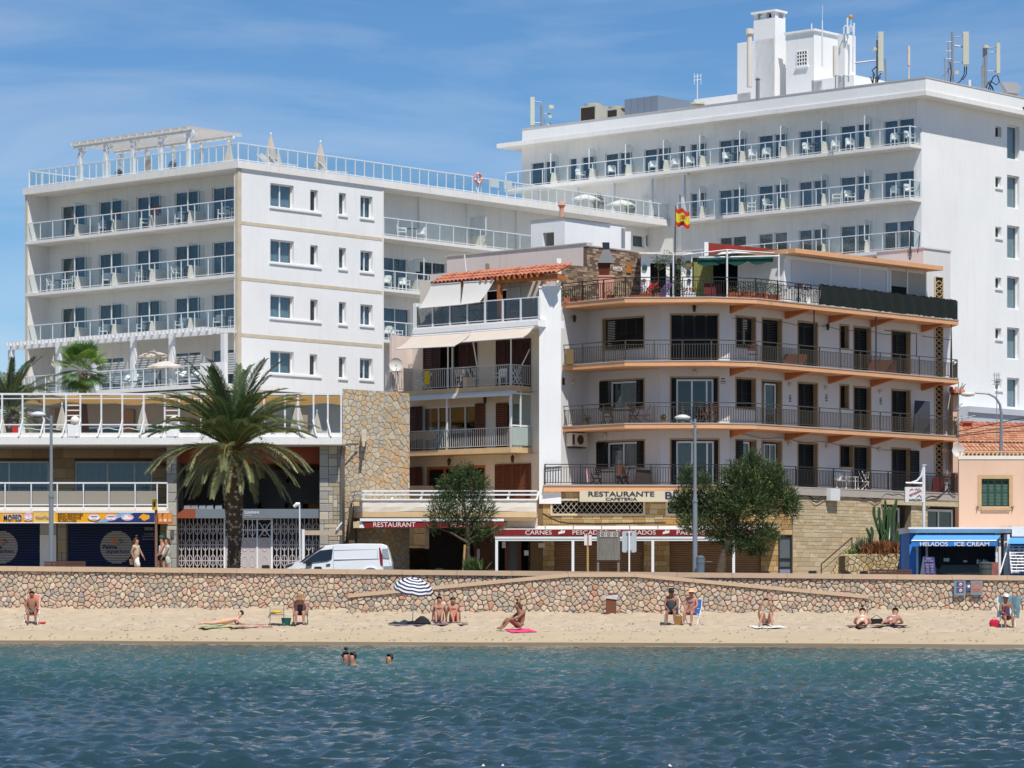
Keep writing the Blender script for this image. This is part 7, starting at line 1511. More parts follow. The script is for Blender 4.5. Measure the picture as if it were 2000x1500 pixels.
def tuft(name,lab,mat,u,v,D,n,ln,wd,sp,cat='plant',grp=None):
 t=thing(name,lab,cat,tuple(px(u,v,D)),grp);g=G()
 for i in range(n):
  a=rnd.random()*6.28;s=rnd.uniform(.1,1)*sp;b=px(u,v,D)+Vector((rnd.gauss(0,wd),rnd.gauss(0,wd*.5),0));l=ln*rnd.uniform(.6,1.1);d=Vector((math.cos(a)*s,math.sin(a)*s,1)).normalized();sd=d.cross(Vector((rnd.gauss(0,1),rnd.gauss(0,1),0))).normalized()*.035
  m=b+d*l*.55+Vector((0,0,.0));e=b+d*l-Vector((0,0,l*.15*s));g.add([b-sd*.6,b+sd*.6,m+sd,e,m-sd],[(0,1,2,4),(4,2,3)])
 obj('leaves',g,mat,t,kind='stuff')
AG=M('grey green agave',(104,118,88),.7,.15,3)
tuft('agave','spiky grey green agave at the left end of the planter',AG,1680,1082,146.4,70,.9,.12,1.1);tuft('agave','second spiky agave between the first one and the red brown shrub',AG,1694,1082,146.5,60,1.0,.12,1.)
tuft('succulent_clump','low yellow green clump trailing at the very left of the planter',M('yellow green leaf',(126,140,70),.7),1662,1083,146.3,60,.4,.14,1.4)
tuft('dry_shrub','red brown dry shrub filling the middle of the planter under the cactus',M('red brown stems',(140,90,54),.8,.3,6),1722,1082,146.3,620,.72,.38,.9)
tuft('dry_shrub','brown grey dry shrub at the right end of the planter beside the kiosk',M('brown grey stems',(100,76,60),.8,.3,6),1754,1082,146.4,420,.62,.3,1.)
t=thing('hanging_sign','white boxed RESTAURANTE MARISQUERIA sign hanging from a white curved post','sign',tuple(px(1805,1045,143.5)))
g=G();g.tube([px(1804.5,1048,143.5),px(1804,908,143.5)],.075,8);g.tube([px(1769,943,143.5),px(1804,944,143.5)],.045);g.tube([px(1780,943,143.5),px(1791,939,143.5),px(1799,930,143.5),px(1803,915,143.5)],.05);g.wbox(*sorted((px(1801,0,143.5)[0],px(1809,0,143.5)[0])),143.4,143.6,Zp(909,143.5),Zp(907.5,143.5));obj('post',g,WMET,t)
g=G()
for u in(1777,1793):g.tube([px(u,944,143.5),px(u,951,143.5)],.03)
obj('hooks',g,RU,t);fH=front(143.35);XH=lambda u:(u-CX)*143.35/F;g=G();g.box(fH,XH(1768),XH(1804),-.35,0,Zp(981,143.35),Zp(951,143.35));obj('sign_box',g,M('white sign box',(216,214,212),.5,.03),t)
text('lettering','RESTAURANTE',fH,XH(1788),.008,Zp(963,143.35),.1,M('crimson letters',(178,60,80),.6),t,w=.58,font_bold=True,rot=.42);text('lettering','MARISQUERIA',fH,XH(1788),.008,Zp(977,143.35),.1,M('dark sign letters',(60,66,72),.6),t,w=.58,font_bold=True)
g=G();c=lambda u,v:px(u,v,143.33);g.tube([c(1777,958),c(1781,955),c(1784,956)],.012,4);g.tube([c(1787,957),c(1790,954),c(1793,957),c(1796,953)],.012,4);g.tube([c(1790,972),c(1793,969),c(1796,967),c(1800,972)],.012,4);obj('fish_drawing',g,ISM,t)
# ================================================================ PEACH HOUSE, TILED ROOFS
DPh=141.5;fP=front(DPh);XP=lambda u,D=DPh:(u-CX)*D/F
PC=M('peach render',(216,182,158),.88,.06,.5,streak=.1);t=thing('peach_house','flat roofed peach house with a green shuttered window over the ice cream kiosk','house',(XP(1950),DPh,2));pz1,pz0=Zp(897,DPh),Zp(1032,DPh)
h=(XP(1917),XP(1971),Zp(989,DPh),Zp(935,DPh));obj('front_wall',wall(fP,XP(1873),XP(2120),pz0-3,pz1,[h],-.3,0),PC,t);g=G();g.slab([(XP(1873)+.03,DPh+.25),(XP(2120),DPh+.25),(XP(2120)+1.5,150),(XP(1873)+1.35,150)],1,pz1-.01);obj('house_body',g,PC,t)
g=G();g.wbox(XP(1871),XP(2120),DPh-.03,DPh+.1,pz1,Zp(890,DPh));obj('white_band',g,CREAMW,t);g=G();g.wbox(XP(1871),XP(2120),DPh-.04,DPh+.05,Zp(883,DPh),Zp(881,DPh))
for i in range(26):g.wbox(XP(1874+i*8),XP(1877+i*8.),DPh-.03,DPh+.03,Zp(890,DPh),Zp(883,DPh))
obj('roof_balustrade',g,STONE,t)
g=G();w=.16;g.box(fP,h[0]-w,h[0],-.02,.03,h[2]-w,h[3]+w);g.box(fP,h[1],h[1]+w,-.02,.03,h[2]-w,h[3]+w);g.box(fP,h[0],h[1],-.02,.029,h[3],h[3]+w);g.box(fP,h[0]-.03,h[1]+.03,-.02,.1,h[2]-w,h[2]-.05);obj('window_surround',g,M('tan stone trim',(190,158,116),.85,.1),t)
GS=M('green shutter paint',(26,74,60),.55,.08,2)
def leafs2(f,h,d,n,mat,par):
 for i in range(n):
  b0=h[0]+(h[1]-h[0])*i/n+.006;b1=h[0]+(h[1]-h[0])*(i+1)/n-.006;g=G();w=.05
  for q0,q1 in((b0,b0+w),(b1-w,b1)):g.box(f,q0,q1,d-.04,d,h[2],h[3])
  for z in(h[2],(h[2]+h[3])/2,h[3]-w):g.box(f,b0+w,b1-w,d-.04,d-.001,z,z+w)
  for k in range(int((h[3]-h[2])/.065)):z=h[2]+k*.065;g.quad(f.p(b0+w,d-.003,z),f.p(b1-w,d-.003,z),f.p(b1-w,d-.035,z+.06),f.p(b0+w,d-.035,z+.06))
  obj('shutter',g,mat,par)
leafs2(fP,h,-.1,4,GS,t);g=G();g.box(fP,h[0],h[1],-.35,-.3,h[2],h[3]);obj('room_back',g,DARK,t)
g=G()
for u in(1909,1978):c=px(u,990,DPh-.05);g.tube([c+Vector((-.06,0,0)),c+Vector((.06,0,0))],.02);g.tube([c,c+Vector((-.04,0,-.25))],.012)
obj('shutter_hooks',g,DKM,t)
t=thing('tiled_roof_house','low house with orange clay tile roofs and a tiled chimney behind the peach house','house',tuple(px(1940,880,170)))
fT=Fr(*px(1862,0,167)[:2],1,.25);a1=7.5
tiles(fT,.2,a1,0,Zp(864,167),-3.6,Zp(836,170),t,rows=7,pitch=.22,TILE=TL2);fT2=Fr(*px(1868,0,165)[:2],1,.2);tiles(fT2,0,7,0,Zp(888,165),-1.6,Zp(868,166),t,rows=3,pitch=.22,TILE=TL2)
fT3=Fr(*px(1880,0,172)[:2],1,.3);tiles(fT3,.4,6.5,0,Zp(840,172),-1.6,Zp(826,173),t,rows=2,pitch=.34)
g=G();g.box(fT,0,a1,-3.4,-.2,2,Zp(868,167));g.box(fT2,0,7,-2,-.2,2,Zp(893,165));obj('house_wall',g,M('brown plaster',(128,90,66),.9,.15,1),t)
g=G();c=px(1889,832,171);g.wbox(c.x-.22,c.x+.22,c.y-.2,c.y+.2,c.z-.6,c.z+.15);g.wbox(c.x-.32,c.x+.32,c.y-.3,c.y+.3,c.z+.15,c.z+.25);obj('chimney',g,TERR,t)
g=G();g.wbox(XP(1856,165),XP(1868,165),164,165,8,Zp(768,165));obj('peach_pier',g,PC,t);f4=Fr(*px(1856,0,163.5)[:2],1,0);tiles(f4,0,.8,0,Zp(770,163.5),-.5,Zp(758,163.5),t,rows=1,pitch=.26)
def aerial(pts,lab,D):
 g=G()
 for seg in pts:g.tube([px(u,v,D)for u,v in seg],.022,5)
 solo('tv_aerial',g,GRYM,lab,'antenna')
aerial([[(1872,870),(1872,745)],[(1870,765),(1886,750)],[(1876,763),(1880,748)],[(1880,760),(1884,752)],[(1868,797),(1880,788)],[(1868,800),(1878,797)]],'rusty television aerial directly right of the orange balconies',153)
aerial([[(1947,862),(1947,728)],[(1936,742),(1958,744)],[(1939,732),(1954,732)],[(1937,750),(1954,750)],[(1942,728),(1942,752)],[(1951,728),(1951,752)]],'tall thin television aerial in front of the hotel side windows',165)
aerial([[(1868,818),(1905,812)],[(1878,812),(1880,822)],[(1890,809),(1892,818)],[(1898,810),(1900,816)],[(1870,806),(1868,830)]],'yellow tipped aerial pointing right above the tiled roof',157)
t=thing('satellite_dish','grey satellite dish beside the lowest balcony corner and peach house','satellite dish',tuple(px(1872,895,150)));c=px(1872,880,150);g=G();rows=[]
for r,dd in((.01,.08),(.16,.06),(.3,.0)):rows.append([c+Vector((r*math.cos(q_),dd+.1*math.cos(q_)*r,r*math.sin(q_)))for q_ in np.linspace(0,2*math.pi,20)])
obj('dish',g.sheet(rows),MATS['dish grey white'],t,smooth=True);g=G();g.tube([c+Vector((-.1,.1,0)),c+Vector((-.5,.3,0)),c+Vector((-.5,.3,-.9))],.03);g.wbox(c.x-.75,c.x-.5,150.2,150.4,c.z-.1,c.z+.1);obj('mount',g,M('rusty bracket',(96,70,54),.7),t)
for i,v in enumerate((822,835,843)):cable([px(1866,v+22-i*6,158),px(1930,v+8-i*3,158),px(2010,v-8+i*3,158)],'overhead_cable',f'black overhead cable crossing above the tiled roofs, {ORD[i]} from top',.02,M('black cable',(1,1,1)))
# ================================================================ ICE CREAM KIOSK
DK_=138.;fk=front(DK_);XK=lambda u,D=DK_:(u-CX)*D/F;gk=gz(XK(1870));BLU=M('kiosk blue',(60,134,208),.6,.05,1);ABL=M('sky blue awning',(96,166,222),.85,.04,1,trans=.15)
t=thing('ice_cream_kiosk','blue and white ice cream kiosk with awning lettered HELADOS ICE CREAM','kiosk',(XK(1865),DK_,gk))
zk1,zk0=Zp(1030,DK_),Zp(1041,DK_);g=G();g.wbox(XK(1774),XK(1972),DK_-.3,DK_+3.4,zk0,zk1-.08);g.wbox(XK(1772),XK(1974),DK_-.4,DK_+3.6,zk1-.08,zk1);obj('flat_roof',g,WHITE2,t)
g=G();g.wbox(XK(1776),XK(1776)+.06,DK_+.1,DK_+3,gk-.1,zk0);g.prism([(XK(1776),gk-.1),(XK(1785),gk-.1),(XK(1789),Zp(1085,DK_)),(XK(1786),Zp(1062,DK_)),(XK(1786),zk0),(XK(1776),zk0)],fk,-.1,.02);obj('blue_side',g,BLU,t)
g=G();g.wbox(XK(1786),XK(1806),DK_+1.2,DK_+1.25,gk-.1,zk0);g.wbox(XK(1774),XK(1972),DK_+3,DK_+3.1,gk-.1,zk0);obj('back_panels',g,BLU,t)
g=G();g.wbox(XK(1802),XK(1955),DK_+1.8,DK_+1.9,gk,zk0);obj('dark_interior',g,M('kiosk interior',(52,56,62),.8,.3,1.5),t)
g=G();g.wbox(XK(1835),XK(1950),DK_+1.2,DK_+1.7,gk,gk+.95);g.wbox(XK(1830),XK(1952),DK_+1.1,DK_+1.75,gk+.95,gk+1.0);obj('counter',g,M('grey counter',(92,98,102),.5,.1),t)
g=G();g.wbox(XK(1838),XK(1912),DK_+.9,DK_+1.1,gk+.3,gk+.62);obj('ice_cabinet',g,GLW,t);g=G();g.wbox(XK(1850),XK(1861),DK_+1.1,DK_+1.15,gk+1.15,gk+1.3);obj('price_card',g,PLAST,t);g=G();g.wbox(XK(1889),XK(1896),DK_+1.1,DK_+1.15,gk+1.12,gk+1.2);obj('price_card',g,PLAST,t)
for i,u in enumerate((1916,1921,1928,1933)):g=G();g.lathe(Vector((XK(u),DK_+1.,gk+1.05)),[(.05,0),(.05,.14),(.02,.2)],8);solo('bottle',g,(PLAST,GRYM)[i%2],f'small bottle on the kiosk counter above the grey bin, {ORD[i]} from left','bottle','bottles on the kiosk counter')
for i,u in enumerate((1791.5,1815,1947,1953)):ubox('post',WPVC,t,fk,XK(u)-.05,XK(u)+.05,-.15-.8*(u==1815),-.03-.8*(u==1815),gk-.1,zk0-.001)
ca,cb=1052,1056;g=G();rows=[[px(1790+165*i/10,1043,DK_-.05)for i in range(11)],[px(1784+168*i/10,1049.5,DK_-.6)for i in range(11)],[px(1780+166*i/10,1056,DK_-1.2)for i in range(11)]]
rows2=[rows[2],[p-Vector((0,-.02*math.sin(i),.24+.015*math.cos(i*1.7)))for i,p in enumerate(rows[2])]]
obj('awning_cloth',G().sheet(rows),ABL,t);obj('awning_valance',G().sheet(rows2),M('valance blue',(44,124,204),.85,.05,1),t);g=G();g.tube([rows[2][0],rows[2][-1]],.03);obj('awning_bar',g,WPVC,t)
fva=front(DK_-1.24);XV=lambda u:(u-CX)*(DK_-1.24)/F;zl_=Zp(1062.5,DK_-1.24)
text('lettering','HELADOS',fva,XV(1823.5),.01,zl_,.165,LET,t,w=1.2,font_bold=True);text('lettering','ICE CREAM',fva,XV(1898),.01,zl_,.165,LET,t,w=1.5,font_bold=True)
g=G();
for u,s in((1786,1),(1951,-1)):g.tube([px(u-2*s,1058,DK_-1.1),px(u+4*s,1078,DK_-.1)],.025)
obj('awning_arms',g,WMET,t)
t=thing('souvenir_kiosk','second kiosk with blue awning and racks of striped goods at the right edge','kiosk',(XK(1990),DK_,gk))
g=G();g.wbox(XK(1975),XK(2120),DK_-.2,DK_+3.4,Zp(1048,DK_),Zp(1028,DK_));obj('flat_roof',g,WHITE2,t)
g=G();g.sheet([[px(1972+15*i,1050,DK_-.25)for i in range(8)],[px(1969+15*i,1062,DK_-1)for i in range(8)]]);obj('awning_cloth',g,ABL,t)
for u in(1963,1967):g=G();g.wbox(XK(u)-.06,XK(u)+.06,DK_-.1-.3*(u>1965),DK_-.3*(u>1965),gk-.1,Zp(1044,DK_));obj('post',g,WPVC,t)
g=G();g.wbox(XK(1972),XK(2100),DK_+1,DK_+1.1,gk,Zp(1046,DK_));obj('back_panel',g,BLU,t)
g=G();pts=[px(1972,1066,DK_-.6),px(2060,1066,DK_-.6),px(2060,1120,DK_-1.4),px(1976,1120,DK_-1.4)];g.quad(*pts);gg=G()
rk=obj('goods_rack',g,WMET,t);cols=[M('striped goods a',(60,62,74),.8,.5,9),M('striped goods b',(190,186,184),.8,.2,9),M('striped goods c',(120,126,140),.8,.4,9)]
g=G()
for r in range(9):
 for c_ in range(22):
  k=(r+.5)/9;a=pts[0].lerp(pts[3],k);b_=pts[1].lerp(pts[2],k);p=a.lerp(b_,(c_+.5)/22)+Vector((0,-.04,0));g.k=rnd.randrange(3);w=.045+.02*rnd.random();g.wbox(p.x-w,p.x+w,p.y-.02,p.y+.0,p.z-.04,p.z+.03)
obj('goods',g,cols,rk,kind='stuff');g=G();g.tube([px(1953,1120,DK_-1.3),px(1971,1060,DK_-.5)],.03);g.tube([px(1976,1120,DK_-1.4),px(1971,1060,DK_-.5)],.035);obj('rack_legs',g,WPVC,t)
# ================================================================ STREET OBJECTS
def bin_(name,lab,u,v0,v1,D,w,mat,lidm=None,z0=None):
 c=px(u,v0,D);zb=gz(c.x)if z0 is None else z0;t=thing(name,lab,'litter bin',(c.x,D,zb));g=G();h=c.z-zb
 g.lathe((c.x,D,zb),[(w*.42,0),(w*.46,.02),(w*.5,h*.72)],16);obj('body',g,mat,t,smooth=False);g=G();g.lathe((c.x,D,zb+h*.72),[(w*.52,0),(w*.54,.05),(w*.52,h*.16)],16);g.lathe((c.x,D,zb+h*.9),[(w*.5,0),(w*.48,h*.06),(w*.25,h*.1)],16)
 for s in(-1,1):g.wbox(c.x+s*w*.46-.03,c.x+s*w*.46+.03,D-.05,D+.05,zb+h*.85,zb+h*.92)
 obj('lid',g,lidm or mat,t);return t
bin_('litter_bin','grey blue litter bin beside the middle lamp post',1368,1085,0,129.5,.34,M('grey blue plastic',(92,106,118),.5,.05));bin_('litter_bin','dark green grey litter bin in front of the ice cream kiosk',1925,1097,0,132,.52,M('dark grey green plastic',(70,76,74),.5,.05))
def bench(u0,u1,v,D,lab):
 a,b_=px(u0,v,D),px(u1,v,D);z=a.z;t=thing('bench',lab,'bench',((a.x+b_.x)/2,D,gz(a.x)));BW=M('dark brown planks',(92,62,54),.6,.12,3,stretch=(.5,3,3))
 for k in range(4):ubox('plank',BW,t,front(D),a.x,b_.x,-.05,0,z-.09-.11*k,z-.0-.11*k)
 for k in range(3):ubox('seat_plank',BW,t,front(D),a.x,b_.x,.05+.13*k,.16+.13*k,z-.47,z-.43)
 for x in(a.x+.3,b_.x-.3):g=G();g.wbox(x-.04,x+.04,D-.4,D+.06,gz(x)-.02,z-.48);g.wbox(x-.03,x+.03,D+.051,D+.1,gz(x)-.02,z-.05);obj('leg',g,DKM,t)
bench(86,167,1096.5,129.2,'long dark brown bench behind the sea wall below the left lamp post');bench(1698,1781,1112,129.2,'long dark brown bench behind the sea wall left of the kiosk')
for i,(u,v)in enumerate(((460,1105),(519,1106),(621,1109),(826,1114),(858,1112),(960,1114),(1587,1117),(1652,1118),(1687,1118),(1890,1121),(1909,1121),(1495,1118))):
 g=G();c=px(u,v,131);w=.16;g.wbox(c.x-w,c.x+w,130.9,131.1,gz(c.x)-.02,c.z+.02);g.wbox(c.x-w*.8,c.x+w*.8,130.92,131.08,c.z+.0201,c.z+.05);solo('bollard',g,DKM,'low black bollard just showing over the sea wall, '+ORD[i]+' from the left','bollard','low black bollards behind the sea wall')
def lamp(u,vt,D,side,lab,curved=False):
 c=px(u,vt,D);zb=gz(c.x);t=thing('street_lamp',lab,'street lamp',(c.x,D,zb));g=G()
 if not curved:
  g.tube([(c.x,D,zb),(c.x,D,zb+(c.z-zb)*.5),(c.x,D,zb+(c.z-zb)*.55),(c.x,D,c.z)],[.10,.095,.07,.055],12);g.lathe((c.x,D,zb+(c.z-zb)*.5),[(.12,0),(.12,.08)],12);obj('pole',g,M('galvanised pole',(136,144,152),.45,.06,metal=.3),t)
  g=G();g.tube([(c.x,D,c.z-.22),(c.x+side*.3,D-.1,c.z-.02)],.04,8);obj('arm',g,MATS['galvanised pole'],t)
  g=G();h=Vector((c.x+side*.52,D-.15,c.z+.02));g.lathe(h,[(.05,-.09),(.2,-.05),(.27,0),(.25,.06),(.12,.13),(.02,.15)],14,1.25,.8);o=obj('lamp_head',g,M('lamp head white',(200,206,212),.4,.03),t,smooth=True);g=G();g.lathe(h-Vector((side*-.02,0,.1)),[(.05,-.04),(.16,-.02),(.18,.03)],12,1.2,.8);obj('lens',g,M('lamp lens',(80,84,88),.2,.05),o)
 return t
lamp(100,812,130,-1,'tall grey street lamp at the left in front of the excursion shops');lamp(1357.5,818,130,-1,'tall grey street lamp in front of the long restaurant board')
t=thing('street_lamp','grey street lamp with long curved neck behind the peach house','street lamp',tuple(px(1955,885,152)));g=G();g.tube([px(1955,890,152),px(1956,810,152),px(1953,790,152),px(1944,776,152),px(1930,769,152),px(1905,767,152)],[.09,.07,.06,.055,.05,.045],8);obj('pole',g,MATS['galvanised pole'],t)
g=G();g.lathe(px(1890,770,152),[(.05,-.12),(.22,-.08),(.3,0),(.2,.08),(.04,.12)],12,1.25,.7);obj('lamp_head',g,MATS['dish grey white'],t,smooth=True)
t=thing('small_lamp','small slim lamp with bowed head in front of the hotel gate','street lamp',tuple(px(585,1105,142)));g=G();g.tube([px(586,1110,142),px(585,985,142)],.035,8);obj('pole',g,WMET,t);g=G();g.tube([px(586,984,142),px(580,985,142),px(574,990,142)],[.06,.1,.07],8);obj('lamp_head',g,PLAST,t)
def pole_sign(name,lab,D,poles,boards,pm):
 t=thing(name,lab,'sign',tuple(px(poles[0][0],1120,D)));
 for u,v,w in poles:c=px(u,v,D);ubox('post',pm,t,front(D),c.x-w/2,c.x+w/2,-w/2,w/2,gz(c.x)-.05,c.z)
 for n,u0,u1,v0,v1,m in boards:g=G();g.wbox((u0-CX)*D/F,(u1-CX)*D/F,D-.1,D-.05,Zp(v1,D),Zp(v0,D));obj(n,g,m,t)
 return t
OLDW=M('weathered grey wood',(120,116,110),.9,.25,3,stretch=(6,6,.5));PNE=M('yellowish post wood',(176,142,90),.8,.1,3);PW=M('pinkish white board',(222,214,214),.6,.03);SGM=M('grey sign back',(176,182,188),.5,.04)
pole_sign('notice_post','yellowish wooden post with two small blank white boards',130.5,[(1148,1046,.08)],[('board',1141,1146.5,1045,1065,PW),('board',1149.5,1155.5,1045,1065,PW)],PNE)
t=pole_sign('wooden_board','weathered grey wooden notice board with three crossed white stencils',131,[(1168,1040,.09),(1208,1040,.09)],[('panel',1166,1211,1037,1094,OLDW)],OLDW)
for u in(1177,1189,1201):
 g=G();q=lambda a,b_:px(u+a,1044+b_,130.88)
 for p0,p1 in(((-4.5,-4.5),(4.5,-4.5)),((4.5,-4.5),(4.5,4.5)),((4.5,4.5),(-4.5,4.5)),((-4.5,4.5),(-4.5,-4.5)),((-4,-4),(4,4)),((4,-4),(-4,4))):g.bar(q(*p0),q(*p1),.022,.01)
 obj('stencil',g,LET,t)
t=pole_sign('road_sign_back','large grey rectangular road sign seen from behind on a thin white pole',130.8,[(1229,1037,.06)],[],PLAST)
g=G();D=130.9;a,b_,z0,z1=(1215-CX)*D/F,(1243-CX)*D/F,Zp(1079,D),Zp(1037,D);r=.05;g.prism([(a+r,z0),(b_-r,z0),(b_,z0+r),(b_,z1-r),(b_-r,z1),(a+r,z1),(a,z1-r),(a,z0+r)],front(D),-.02,0);obj('panel',g,SGM,t)
for z in(z0+.07,z1-.1):g=G();g.wbox((a+b_)/2-.11,(a+b_)/2+.11,D-.06,D-.001,z,z+.03);obj('clamp',g,GRYM,t)
t=thing('bus_stop','rusty bus stop post with yellow and orange timetable boxes beside the navy shutter','bus stop',tuple(px(305,1105,133)));g=G();g.tube([px(305,1108,133),px(305,995,133)],.06,8);obj('post',g,M('rusty brown post',(136,100,80),.7,.1),t)
g=G();D=132.8;g.wbox((297-CX)*D/F,(306-CX)*D/F,D,D+.15,Zp(996,D),Zp(975,D));obj('top_box',g,M('yellow box',(212,168,28),.5),t);g=G();g.wbox((300-CX)*D/F,(304-CX)*D/F,D-.01,D,Zp(990,D),Zp(981,D));obj('top_mark',g,ISM,t);g=G();g.wbox((308-CX)*D/F,(336-CX)*D/F,D,D+.12,Zp(1023,D),Zp(1002,D));obj('timetable_box',g,M('orange box',(196,112,40),.5,.06),t)
for i in range(3):
 u=310+9*i;g=G();g.wbox((u-CX)*D/F,(u+7.5-CX)*D/F,D-.01,D-.001,Zp(1020,D),Zp(1004,D));obj('timetable',g,M('amber paper',(216,140,60),.6,.1,9),t);g=G();g.wbox((u+1-CX)*D/F,(u+6-CX)*D/F,D-.014,D-.011,Zp(1018,D),Zp(1014,D));obj('line_number',g,LET if i%2 else PKK,t)
g=G();D=146.9;g.wbox((332.5-CX)*D/F,(340-CX)*D/F,D,D+.04,Zp(1049,D),Zp(1036,D));solo('wall_notice',g,M('dark notice',(92,92,90),.7,.4,20),'small dark notice on the grey stone pier right of the bus stop','notice')
t=thing('entrance_post','white post with timber pelmet joining the flagstone wall behind the van','post',tuple(px(592,1110,142)));g=G();g.tube([px(592,1112,142),px(592,1034,142)],.075,10);obj('post',g,WPVC,t)
g=G();D=143;g.wbox((594-CX)*D/F,(668-CX)*D/F,D,D+.15,Zp(1045,D),Zp(1036,D));obj('pelmet',g,M('pale timber',(190,170,146),.8,.1),t);g=G();g.bar(px(657,1034,142.9),px(668,1020,142.9),.06);obj('strut',g,WPVC,t)
t=thing('menu_board','navy and white folding menu board at the left of the ice cream kiosk','menu board',tuple(px(1812,1120,136.5)));D=136.2;g=G();g.add([px(1806,1123,D),px(1828,1123,D),px(1825,1088,D+.2),px(1804,1087,D+.2)],[(0,1,2,3)]);obj('front_panel',g,M('menu navy',(44,46,100),.5),t);g=G();g.add([px(1797,1123,D+.5),px(1806,1123,D),px(1804,1087,D+.2),px(1803,1087,D+.25)],[(0,1,2,3)]);obj('side_panel',g,PLAST,t)
fM_=Fr(*px(1806,0,D)[:2],1,0)
for s_,u,v,h_,w in(('Gelats\nIce Cream',1814.5,1093,.17,.36),('Cono\n2,50\n3,50\n4,50',1811,1110,.42,.14),('Copa\n3,00\n4,00\n5,00',1820,1110,.42,.14)):text('lettering',s_,front(D-.0),(u-CX)*D/F,.02 if v>1100 else-.1,Zp(v,D),h_,M('menu letters',(210,190,220),.5),t,w=w)
t=thing('closed_parasol','closed black parasol standing inside the ice cream kiosk','parasol',tuple(px(1833,1120,137.5)));g=G();c=px(1833,1122,137.5);g.lathe(c,[(.07,.25),(.15,.5),(.17,.8),(.1,1.05),(.16,1.15),(.1,1.35),(.03,1.42)],10);obj('canopy',g,M('black cloth',(24,24,26)),t);g=G();g.tube([c,c+Vector((0,0,.4))],.03);obj('pole',g,DKM,t)
g=G();c=px(1942,1112,136.6);g.wbox(c.x-.17,c.x+.17,136.6,136.7,gz(c.x),Zp(1098,136.6));solo('ice_poster',g,M('red mottled poster',(170,100,92),.6,.5,12),'small red patterned poster right of the kiosk bin','poster')
t=thing('rule_sign','grey sign with two red prohibition rings on the sea wall under the kiosk','sign',tuple(px(1875,1150,126.8)));fz=front(126.86);Xz=lambda u:(u-CX)*126.86/F;Zz=lambda v:Zp(v,126.86)
g=G();g.box(fz,Xz(1863),Xz(1886),0,.02,Zz(1163),Zz(1134));obj('panel',g,M('grey blue sign',(120,134,150),.6),t);BS=M('sign blue',(50,84,130),.6);RS=M('sign red',(176,50,54),.6)
for v in(1141,1153):
 g=G();g.box(fz,Xz(1868),Xz(1882),.02,.024,Zz(v+5),Zz(v-5));obj('blue_field',g,BS,t);disc(fz,Xz(1876),.024,Zz(v),.085,RS,'red_ring',t,.004,18);disc(fz,Xz(1876),.029,Zz(v),.06,LET,'ring_centre',t,.004,18);g=G();g.bar(fz.p(Xz(1876)-.05,.036,Zz(v)+.05),fz.p(Xz(1876)+.05,.036,Zz(v)-.05),.018,.004);obj('bar',g,RS,t);g=G();g.bar(fz.p(Xz(1876)-.03,.034,Zz(v)-.01),fz.p(Xz(1876)+.03,.034,Zz(v)+.01),.03,.003);obj('pictogram',g,ISM,t)
t=thing('rule_sign','narrow sign with one red ring between the two larger sea wall signs','sign',tuple(px(1891,1150,126.8)));g=G();g.box(fz,Xz(1888),Xz(1896),0,.02,Zz(1154),Zz(1137));obj('panel',g,BS,t);disc(fz,Xz(1892),.02,Zz(1145),.075,RS,'red_ring',t,.004,16);disc(fz,Xz(1892),.025,Zz(1145),.055,LET,'ring_centre',t,.004,16)
t=thing('rule_sign','faded brownish grey notice, rightmost of three on the sea wall','sign',tuple(px(1907,1150,126.8)));g=G();g.box(fz,Xz(1895.5),Xz(1919),0,.02,Zz(1162),Zz(1134));obj('panel',g,M('grey blue sign',(1,1,1)),t);g=G();g.box(fz,Xz(1898),Xz(1917),.02,.024,Zz(1157),Zz(1137));obj('faded_print',g,M('faded print',(158,126,116),.7,.3,8),t);g=G();g.box(fz,Xz(1900),Xz(1915),.024,.027,Zz(1152),Zz(1151));g.box(fz,Xz(1900),Xz(1915),.024,.027,Zz(1155),Zz(1154));obj('print_lines',g,RS,t)
c=drop(1193,1189);t=thing('beach_bin','brown beach bin with a crumpled white liner against the ramp wall','litter bin',tuple(c));c=Vector((XQ(1193.5,124.6),124.6,sandz(4,124.6)));w=.2;g=G();g.wbox(c.x-w,c.x+w,c.y-.18,c.y+.18,c.z-.05,Zp(1168,124.6));obj('body',g,M('brown steel',(112,66,44),.7,.1),t);g=G();zt_=Zp(1168,124.6)
g.add([(c.x-.26,c.y-.22,zt_),(c.x+.2,c.y-.22,zt_-.06),(c.x+.27,c.y-.22,zt_+.13),(c.x-.27,c.y-.24,zt_+.11),(c.x-.24,c.y+.2,zt_),(c.x+.22,c.y+.2,zt_),(c.x+.25,c.y+.2,zt_+.12),(c.x-.25,c.y+.2,zt_+.1)],[(0,1,2,3),(1,5,6,2),(5,4,7,6),(4,0,3,7),(3,2,6,7)]);obj('liner',g,M('white liner',(206,206,208),.5,.1,9,bump=.8),t);g=G();g.wbox(c.x-.12,c.x+.22,c.y+.1,c.y+.16,zt_+.13,zt_+.2);obj('hinge',g,MATS['brown steel'],t)
